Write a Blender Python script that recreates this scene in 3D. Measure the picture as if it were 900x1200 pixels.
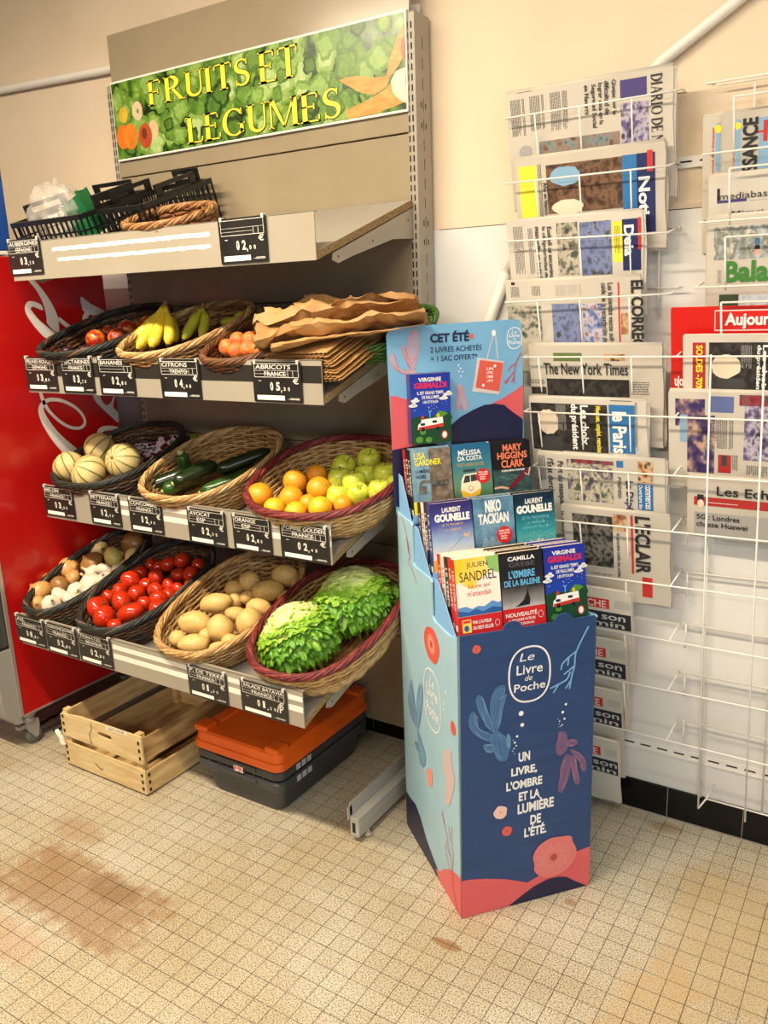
import bpy, math, random, json
from mathutils import Vector, Matrix
from mathutils.geometry import tessellate_polygon
random.seed(7)
SC = bpy.context.scene
COL = SC.collection
for o in list(bpy.data.objects):
    bpy.data.objects.remove(o)

# ------------------------------------------------------------------ camera, world, lights, exposure
cd = bpy.data.cameras.new('camera')
cam = bpy.data.objects.new('camera', cd)
COL.objects.link(cam)
CP = Vector((1.13607, -2.17904, 1.46187))
RX = Vector((0.842563, 0.537411, -0.035732)); RY = Vector((0.103747, -0.22704, -0.968344)); RZ = Vector((-0.528511, 0.812184, -0.24705))
mw = Matrix.Identity(4)
for i in range(3):
    mw[i][0] = RX[i]; mw[i][1] = -RY[i]; mw[i][2] = -RZ[i]; mw[i][3] = CP[i]
cam.matrix_world = mw
cd.sensor_fit = 'VERTICAL'; cd.sensor_height = 36.0; cd.sensor_width = 27.0
cd.lens = 975.92 / 1200 * 36.0
cd.clip_start = 0.02
SC.camera = cam

wd = bpy.data.worlds.new('world'); SC.world = wd
wd.use_nodes = True
bg = wd.node_tree.nodes['Background']
bg.inputs[0].default_value = (0.80, 0.86, 1.0, 1)
bg.inputs[1].default_value = 0.06

def area(name, loc, sx, sy, power, color, target=None):
    l = bpy.data.lights.new(name, 'AREA'); l.shape = 'RECTANGLE'; l.size = sx; l.size_y = sy
    l.energy = power; l.color = color
    o = bpy.data.objects.new(name, l); COL.objects.link(o); o.location = loc
    if target is not None:
        d = Vector(target) - Vector(loc)
        o.rotation_euler = d.to_track_quat('-Z', 'Y').to_euler()
    return o
area('ceiling_tube_lamp', (-0.60, -1.70, 2.70), 1.8, 0.12, 92, (1.0, 0.85, 0.64))
area('ceiling_tube_lamp', (1.25, -1.75, 2.70), 1.2, 0.12, 14, (1.0, 0.85, 0.66))
area('ceiling_tube_lamp', (0.7, -4.4, 2.70), 2.4, 0.20, 40, (1.0, 0.90, 0.76), (0.4, -1.5, 0.6))
area('shop_door_daylight', (3.4, -3.6, 1.3), 1.6, 2.0, 34, (0.72, 0.85, 1.0), (0.8, 0.0, 0.4))

vs = SC.view_settings
vs.view_transform = 'Standard'; vs.look = 'None'; vs.gamma = 1.0; vs.use_curve_mapping = False
vs.exposure = 0.30

# ------------------------------------------------------------------ helpers
def lin(c):
    return tuple((v / 12.92 if v <= 0.04045 else ((v + 0.055) / 1.055) ** 2.4) for v in (x / 255.0 for x in c)) + (1.0,)

MATS = {}
def mat(name, c, rough=0.5, metal=0.0, c2=None, scale=30.0, detail=3.0, bump=0.0, bscale=None, coat=0.0, lo=0.35, hi=0.65, spec=0.5, sss=0.0, trans=0.0, alpha=1.0, stretch=None, rnd=0.0):
    if name in MATS:
        return MATS[name]
    m = bpy.data.materials.new(name); m.use_nodes = True
    nt = m.node_tree; b = nt.nodes['Principled BSDF']
    b.inputs['Base Color'].default_value = lin(c)
    b.inputs['Roughness'].default_value = rough
    b.inputs['Metallic'].default_value = metal
    b.inputs['Specular IOR Level'].default_value = spec
    b.inputs['Coat Weight'].default_value = coat
    b.inputs['Transmission Weight'].default_value = trans
    b.inputs['Alpha'].default_value = alpha
    if sss:
        b.inputs['Subsurface Weight'].default_value = sss
        b.inputs['Subsurface Radius'].default_value = (0.01, 0.006, 0.003)
    if c2 or bump:
        tc = nt.nodes.new('ShaderNodeTexCoord')
        mp = nt.nodes.new('ShaderNodeMapping')
        nt.links.new(tc.outputs['Object'], mp.inputs['Vector'])
        if stretch:
            mp.inputs['Scale'].default_value = stretch
        if rnd:
            oi = nt.nodes.new('ShaderNodeObjectInfo')
            mu = nt.nodes.new('ShaderNodeVectorMath'); mu.operation = 'SCALE'; mu.inputs['Scale'].default_value = rnd
            cb = nt.nodes.new('ShaderNodeCombineXYZ')
            for k in range(3):
                nt.links.new(oi.outputs['Random'], cb.inputs[k])
            nt.links.new(cb.outputs[0], mu.inputs[0])
            nt.links.new(mu.outputs[0], mp.inputs['Location'])
        nz = nt.nodes.new('ShaderNodeTexNoise')
        nz.inputs['Scale'].default_value = scale; nz.inputs['Detail'].default_value = detail
        nt.links.new(mp.outputs[0], nz.inputs['Vector'])
        if c2:
            rp = nt.nodes.new('ShaderNodeValToRGB')
            e = rp.color_ramp.elements
            e[0].position = lo; e[0].color = lin(c); e[1].position = hi; e[1].color = lin(c2)
            nt.links.new(nz.outputs['Fac'], rp.inputs[0]); nt.links.new(rp.outputs[0], b.inputs['Base Color'])
        if bump:
            nb = nt.nodes.new('ShaderNodeTexNoise'); nb.inputs['Scale'].default_value = bscale or scale; nb.inputs['Detail'].default_value = 3
            nt.links.new(mp.outputs[0], nb.inputs['Vector'])
            bp = nt.nodes.new('ShaderNodeBump'); bp.inputs['Strength'].default_value = bump; bp.inputs['Distance'].default_value = 0.004
            nt.links.new(nb.outputs['Fac'], bp.inputs['Height']); nt.links.new(bp.outputs[0], b.inputs['Normal'])
    MATS[name] = m
    return m

def ramp_mat(name, stops, scale=20.0, tex='noise', rough=0.55, detail=4.0, dist=0.0, stretch=(1, 1, 1)):
    if name in MATS:
        return MATS[name]
    m = bpy.data.materials.new(name); m.use_nodes = True
    nt = m.node_tree; b = nt.nodes['Principled BSDF']; b.inputs['Roughness'].default_value = rough
    tc = nt.nodes.new('ShaderNodeTexCoord'); mp = nt.nodes.new('ShaderNodeMapping'); mp.inputs['Scale'].default_value = stretch
    nt.links.new(tc.outputs['Object'], mp.inputs['Vector'])
    src = mp.outputs[0]
    if tex == 'voronoi':
        n0 = nt.nodes.new('ShaderNodeTexNoise'); n0.inputs['Scale'].default_value = scale * 0.8
        nt.links.new(src, n0.inputs['Vector'])
        mx = nt.nodes.new('ShaderNodeMix'); mx.data_type = 'VECTOR'; mx.inputs['Factor'].default_value = 0.06
        nt.links.new(src, mx.inputs['A']); nt.links.new(n0.outputs['Color'], mx.inputs['B'])
        t = nt.nodes.new('ShaderNodeTexVoronoi'); t.inputs['Scale'].default_value = scale
        nt.links.new(mx.outputs['Result'], t.inputs['Vector']); fac = t.outputs['Distance']
    else:
        t = nt.nodes.new('ShaderNodeTexNoise'); t.inputs['Scale'].default_value = scale; t.inputs['Detail'].default_value = detail
        t.inputs['Distortion'].default_value = dist
        nt.links.new(src, t.inputs['Vector']); fac = t.outputs['Fac']
    rp = nt.nodes.new('ShaderNodeValToRGB'); cr = rp.color_ramp
    while len(cr.elements) < len(stops):
        cr.elements.new(0.5)
    for e, (p, c) in zip(cr.elements, stops):
        e.position = p; e.color = lin(c)
    nt.links.new(fac, rp.inputs[0]); nt.links.new(rp.outputs[0], b.inputs['Base Color'])
    MATS[name] = m
    return m

class MB:
    """collects shapes, builds ONE mesh object"""
    def __init__(s):
        s.v = []; s.f = []; s.m = []; s.sm = []
    def add(s, vs, fs, mi=0, smooth=False):
        o = len(s.v); s.v += [tuple(p) for p in vs]
        for f in fs:
            s.f.append(tuple(i + o for i in f)); s.m.append(mi); s.sm.append(smooth)
    def box(s, a, b, mi=0, M=None):
        x0, y0, z0 = a; x1, y1, z1 = b
        vs = [(x0, y0, z0), (x1, y0, z0), (x1, y1, z0), (x0, y1, z0), (x0, y0, z1), (x1, y0, z1), (x1, y1, z1), (x0, y1, z1)]
        if M is not None:
            vs = [M @ Vector(p) for p in vs]
        s.add(vs, [(0, 3, 2, 1), (4, 5, 6, 7), (0, 1, 5, 4), (1, 2, 6, 5), (2, 3, 7, 6), (3, 0, 4, 7)], mi)
    def bbox(s, a, b, r, mi=0, M=None, seg=2):
        """box with rounded vertical and horizontal edges (superellipsoid-style chamfer)"""
        import bmesh
        bm = bmesh.new(); bmesh.ops.create_cube(bm, size=1)
        for v in bm.verts:
            v.co = Vector([(a[i] + b[i]) / 2 + v.co[i] * (b[i] - a[i]) for i in range(3)])
        bmesh.ops.bevel(bm, geom=list(bm.edges), offset=r, segments=seg, profile=0.6, affect='EDGES')
        bm.verts.index_update()
        vs = [(M @ v.co if M is not None else v.co.copy()) for v in bm.verts]
        s.add(vs, [tuple(v.index for v in f.verts) for f in bm.faces], mi)
        bm.free()
    def poly(s, fr, pts, h=0.0, mi=0):
        vs = [fr.at(x, y, h) for x, y in pts]
        for t in tessellate_polygon([[Vector((x, y, 0)) for x, y in pts]]):
            a, b, c = (pts[i] for i in t)
            ar = (b[0] - a[0]) * (c[1] - a[1]) - (b[1] - a[1]) * (c[0] - a[0])
            t = t if ar > 0 else (t[0], t[2], t[1])
            s.add([vs[i] for i in t], [(0, 1, 2)], mi)
    def prism(s, fr, pts, h0, h1, mi=0, mside=None):
        n = len(pts)
        ar = sum(pts[i][0] * pts[(i + 1) % n][1] - pts[(i + 1) % n][0] * pts[i][1] for i in range(n))
        if ar < 0:
            pts = pts[::-1]
        s.poly(fr, pts, h1, mi)
        o = len(s.f)
        s.poly(fr, pts, h0, mi)
        for i in range(o, len(s.f)):
            s.f[i] = s.f[i][::-1]
        lo = [fr.at(x, y, h0) for x, y in pts]; hi = [fr.at(x, y, h1) for x, y in pts]
        s.add(lo + hi, [(i, (i + 1) % n, n + (i + 1) % n, n + i) for i in range(n)], mi if mside is None else mside)
    def rect(s, fr, x0, y0, x1, y1, h=0.0, mi=0):
        s.add([fr.at(x0, y0, h), fr.at(x1, y0, h), fr.at(x1, y1, h), fr.at(x0, y1, h)], [(0, 1, 2, 3)], mi)
    def ell(s, fr, cx, cy, rx, ry, h=0.0, mi=0, n=20):
        s.add([fr.at(cx + rx * math.cos(2 * math.pi * i / n), cy + ry * math.sin(2 * math.pi * i / n), h) for i in range(n)], [tuple(range(n))], mi)
    def ribbon(s, fr, pts, w, h=0.0, mi=0, closed=False):
        n = len(pts); ws = w if isinstance(w, (list, tuple)) else [w] * n
        L = []; R_ = []
        for i in range(n):
            a = pts[(i - 1) % n] if (closed or i > 0) else pts[i]
            b = pts[(i + 1) % n] if (closed or i < n - 1) else pts[i]
            dx, dy = b[0] - a[0], b[1] - a[1]; d = math.hypot(dx, dy) or 1
            nx, ny = -dy / d * ws[i] / 2, dx / d * ws[i] / 2
            L.append(fr.at(pts[i][0] + nx, pts[i][1] + ny, h)); R_.append(fr.at(pts[i][0] - nx, pts[i][1] - ny, h))
        k = n if closed else n - 1
        s.add(L + R_, [(n + i, n + (i + 1) % n, (i + 1) % n, i) for i in range(k)], mi)
    def tube(s, pts, r, seg=6, closed=False, mi=0, cap=True):
        pts = [Vector(p) for p in pts]; n = len(pts)
        rs = r if isinstance(r, (list, tuple)) else [r] * n
        vs = []; up = None
        for i in range(n):
            a = pts[(i - 1) % n] if (closed or i > 0) else pts[i]
            b = pts[(i + 1) % n] if (closed or i < n - 1) else pts[i]
            t = (b - a)
            t = t.normalized() if t.length > 1e-9 else Vector((0, 0, 1))
            if up is None:
                up = Vector((0, 0, 1)) if abs(t.z) < 0.9 else Vector((1, 0, 0))
            up = (up - t * up.dot(t))
            up = up.normalized() if up.length > 1e-6 else t.orthogonal().normalized()
            w = t.cross(up)
            for k in range(seg):
                an = 2 * math.pi * k / seg
                vs.append(pts[i] + (up * math.cos(an) + w * math.sin(an)) * rs[i])
        fs = []
        for i in range(n if closed else n - 1):
            j = (i + 1) % n
            for k in range(seg):
                l = (k + 1) % seg
                fs.append((i * seg + k, i * seg + l, j * seg + l, j * seg + k))
        if cap and not closed:
            fs.append(tuple(range(seg))[::-1]); fs.append(tuple((n - 1) * seg + k for k in range(seg)))
        s.add(vs, fs, mi, True)
    def lathe(s, prof, seg=20, mi=0, M=None, fn=None):
        """prof: (r,z) list bottom to top"""
        vs = []; n = len(prof)
        for r, z in prof:
            for k in range(seg):
                an = 2 * math.pi * k / seg; p = Vector((r * math.cos(an), r * math.sin(an), z))
                if fn:
                    p = fn(p, an)
                vs.append(M @ p if M is not None else p)
        fs = []
        for i in range(n - 1):
            for k in range(seg):
                l = (k + 1) % seg
                fs.append((i * seg + k, i * seg + l, (i + 1) * seg + l, (i + 1) * seg + k))
        fs.append(tuple(range(seg))[::-1]); fs.append(tuple((n - 1) * seg + k for k in range(seg)))
        s.add(vs, fs, mi, True)
    def ball(s, rf, mi=0, nu=20, nv=14, M=None):
        """rf(dir)->point"""
        prof = []
        vs = []
        for i in range(nv + 1):
            th = math.pi * i / nv
            th = min(max(th, 0.02), math.pi - 0.02)
            for k in range(nu):
                an = 2 * math.pi * k / nu
                p = rf(Vector((math.sin(th) * math.cos(an), math.sin(th) * math.sin(an), -math.cos(th))))
                vs.append(M @ p if M is not None else p)
        fs = []
        for i in range(nv):
            for k in range(nu):
                l = (k + 1) % nu
                fs.append((i * nu + k, i * nu + l, (i + 1) * nu + l, (i + 1) * nu + k))
        fs.append(tuple(range(nu))[::-1]); fs.append(tuple(nv * nu + k for k in range(nu)))
        s.add(vs, fs, mi, True)
    def text(s, fr, txt, box, h=0.0, mi=0, bold=0.0, mode='t', shear=0.0, serif=False):
        """fit txt in box (x0,y0,x1,y1) of frame; mode t normal, T reads downwards, U reads upwards"""
        x0, y0, x1, y1 = box
        if serif:
            vs, fs = serif_geo(txt)
        else:
            vs, fs = text_geo(txt, bold)
        if not vs:
            return
        ax = min(p[0] for p in vs); bx_ = max(p[0] for p in vs); ay = min(p[1] for p in vs); by = max(p[1] for p in vs)
        W = max(bx_ - ax, 1e-6); H = max(by - ay, 1e-6)
        out = []
        for x, y in vs:
            u = (x - ax) / W; v = (y - ay) / H
            if mode == 't':
                q = (x0 + (x1 - x0) * u + shear * (v - .5) * (y1 - y0), y0 + (y1 - y0) * v)
            elif mode == 'T':
                q = (x0 + (x1 - x0) * v, y1 - (y1 - y0) * u)
            else:
                q = (x1 - (x1 - x0) * v, y0 + (y1 - y0) * u)
            out.append(fr.at(q[0], q[1], h))
        s.add(out, fs, mi)
    def build(s, name, mats, parent=None, M=None):
        me = bpy.data.meshes.new(name)
        vs = s.v if M is None else [tuple(M @ Vector(p)) for p in s.v]
        me.from_pydata(vs, [], s.f)
        if not isinstance(mats, (list, tuple)):
            mats = [mats]
        for m in mats:
            me.materials.append(m)
        me.polygons.foreach_set('material_index', s.m)
        me.polygons.foreach_set('use_smooth', s.sm)
        me.update()
        o = bpy.data.objects.new(name, me); COL.objects.link(o)
        if parent is not None:
            o.parent = parent
            p = parent; w = Matrix.Identity(4)
            while p is not None:
                w = p.matrix_parent_inverse.copy() @ p.matrix_basis @ w if False else (p.matrix_parent_inverse @ p.matrix_basis) @ w
                p = p.parent
            o.matrix_parent_inverse = w.inverted()
        return o

class Fr:
    def __init__(s, o, u, v):
        s.o = Vector(o); s.u = Vector(u).normalized(); s.v = Vector(v).normalized(); s.n = s.u.cross(s.v).normalized()
    def at(s, x, y, h=0.0):
        return s.o + s.u * x + s.v * y + s.n * h

TG = {}
def text_geo(txt, bold=0.0):
    k = (txt, bold)
    if k not in TG:
        cu = bpy.data.curves.new('t', 'FONT'); cu.body = txt; cu.offset = bold; cu.resolution_u = 3
        ob = bpy.data.objects.new('t', cu)
        me = bpy.data.meshes.new_from_object(ob)
        TG[k] = ([(v.co.x, v.co.y) for v in me.vertices], [tuple(p.vertices) for p in me.polygons if p.normal.z > 0] or [tuple(p.vertices)[::-1] for p in me.polygons])
        bpy.data.objects.remove(ob); bpy.data.meshes.remove(me); bpy.data.curves.remove(cu)
    return TG[k]

class _F2:
    def at(s, x, y, h=0.0):
        return Vector((x, y, 0))
F2 = _F2()
def arc(cx, cy, rx, ry, a0, a1, n=14):
    return [(cx + rx * math.cos(math.radians(a0 + (a1 - a0) * i / (n - 1))), cy + ry * math.sin(math.radians(a0 + (a1 - a0) * i / (n - 1)))) for i in range(n)]
def serif_geo(txt):
    b = MB(); t, n, sh = .15, .055, .04
    R = lambda x0, y0, x1, y1: b.rect(F2, x0, y0, x1, y1)
    def stem(x, w=t, top=True, bot=True, y0=0.0, y1=1.0):
        R(x, y0, x + w, y1)
        if bot: R(x - .06, y0, x + w + .06, y0 + sh)
        if top: R(x - .06, y1 - sh, x + w + .06, y1)
    def bow(ch):
        m = len(ch)
        return [n + (t + .02 - n) * abs(math.sin(math.pi * i / (m - 1))) for i in range(m)]
    x = 0.0
    for c in txt:
        X = x + .07
        if c == ' ':
            x += .3; continue
        if c in 'FEL':
            stem(X, top=c != 'L'); w = .52
            if c != 'L':
                R(X, 1 - n, X + w - .06, 1); R(X + w - .1, .80, X + w - .06, 1)
                R(X, .5, X + .36, .5 + n); R(X + .33, .42, X + .37, .63)
            else: R(X - .06, 1 - sh, X + t + .06, 1)
            if c != 'F':
                R(X, 0, X + w, n); R(X + w - .04, 0, X + w, .22)
            x = X + w + .05
        elif c == 'I':
            stem(X); x = X + t + .12
        elif c == 'T':
            stem(X + .2, top=False); R(X - .04, 1 - n, X + .57, 1); R(X - .04, .78, X, 1); R(X + .53, .78, X + .57, 1); x = X + .60
        elif c == 'U':
            R(X, .3, X + t, 1); R(X - .06, 1 - sh, X + t + .06, 1); R(X + .5, .3, X + .5 + n, 1); R(X + .44, 1 - sh, X + .61, 1)
            ch = arc(X + .295, .3, .23, .27, 180, 360); b.ribbon(F2, ch, [t + (n - t) * i / (len(ch) - 1) for i in range(len(ch))]); x = X + .64
        elif c in 'RD':
            stem(X)
            if c == 'D':
                ch = arc(X + t - .02, .5, .46, .475, 90, -90, 20); b.ribbon(F2, ch, bow(ch)); x = X + .70
            else:
                ch = arc(X + t, .74, .29, .235, 90, -90, 16); b.ribbon(F2, ch, bow(ch))
                b.poly(F2, [(X + .20, .5), (X + .33, .5), (X + .66, .02), (X + .50, .02)]); R(X + .48, 0, X + .72, sh); x = X + .72
        elif c == 'S':
            ch = arc(X + .24, .745, .19, .23, 35, 250, 14)[:-1] + arc(X + .24, .255, .20, .235, 80, -145, 14)
            m = len(ch); b.ribbon(F2, ch, [n + (t - n) * math.exp(-((i / (m - 1) - .5) / .22) ** 2) + .012 for i in range(m)])
            R(X + .385, .77, X + .42, .99); R(X + .04, .0, X + .075, .23); x = X + .50
        elif c in 'GOQ':
            ch = arc(X + .36, .5, .33, .475, 40, 325, 24) if c == 'G' else arc(X + .36, .5, .33, .475, 0, 360, 28)
            m = len(ch)
            ws = [n + (t - n) * abs(math.cos(math.atan2(p[1] - .5, (p[0] - X - .36) * 1.4))) ** 1.5 for p in ch]
            b.ribbon(F2, ch, ws)
            if c == 'G':
                stem(X + .55, .12, True, False, 0.1, .45); R(X + .60, .75, X + .64, .98)
            x = X + .78
        elif c == 'M':
            stem(X, n); b.poly(F2, [(X, 1), (X + t, 1), (X + .47, .02), (X + .40, .02)]); b.poly(F2, [(X + .40, .02), (X + .45, .02), (X + .79, 1), (X + .73, 1)]); stem(X + .70, t); x = X + .94
        elif c == 'N':
            stem(X, n); b.poly(F2, [(X - .04, 1), (X + .1, 1), (X + .6, .0), (X + .52, 0)]); stem(X + .55, n, True, False); x = X + .70
        elif c == 'A':
            b.poly(F2, [(X + .02, 0), (X + .07, 0), (X + .36, 1), (X + .30, 1)]); b.poly(F2, [(X + .28, 1), (X + .38, 1), (X + .68, 0), (X + .54, 0)])
            R(X + .14, .32, X + .56, .36); R(X - .04, 0, X + .15, sh); R(X + .48, 0, X + .74, sh); x = X + .74
    return [(p[0], p[1]) for p in b.v], b.f

def tag(o, label, cat, group=None, kind=None):
    o['label'] = label; o['category'] = cat
    if group: o['group'] = group
    if kind: o['kind'] = kind
    return o
def thing(name, loc, label, cat, group=None):
    o = bpy.data.objects.new(name, None); o.empty_display_size = 0.05
    COL.objects.link(o); o.location = loc
    return tag(o, label, cat, group)
def struct(o):
    o['kind'] = 'structure'; o['label'] = o.get('label', o.name.replace('_', ' ')); return o
def children_of(o):
    return [c for c in bpy.data.objects if c.parent == o]
def copy_tree(o, M, label=None, group=None, kids=None):
    """copy of a thing with its parts; M is the new world matrix of the root"""
    c = o.copy(); COL.objects.link(c); c.matrix_basis = M
    if label: c['label'] = label
    if group: c['group'] = group
    for k in (kids if kids is not None else children_of(o)):
        d = k.copy(); COL.objects.link(d); d.parent = c; d.matrix_parent_inverse = k.matrix_parent_inverse.copy()
    return c
ORD = ['first', 'second', 'third', 'fourth', 'fifth', 'sixth', 'seventh', 'eighth', 'ninth', 'tenth', 'eleventh', 'twelfth']
def nth(i, n, side='left'):
    if n == 1: return 'only one'
    if i == 0: return 'leftmost'
    if i == n - 1: return 'rightmost'
    return ORD[i] + ' from left'
def project(p):
    d = Vector(p) - CP
    z = d.dot(RZ)
    return d.dot(RX) / z, d.dot(RY) / z
def heap_labels(P, what, where, per=5):
    """a label per item of a heap, by row from the front and place in the row"""
    q = [project(p) for p in P]
    order = sorted(range(len(P)), key=lambda i: -q[i][1])
    n = len(P); nr = max(1, round(n / per)); lab = [None] * n
    for r in range(nr):
        row = sorted(order[r * n // nr:(r + 1) * n // nr], key=lambda i: q[i][0])
        rn = 'in the heap' if nr == 1 else 'front row' if r == 0 else 'back row' if r == nr - 1 else '%s row from front' % ORD[r]
        for k, i in enumerate(row):
            lab[i] = '%s, %s, %s, %s' % (what, nth(k, len(row)), rn, where)
    return lab
rnd = random.Random(3)

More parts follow.
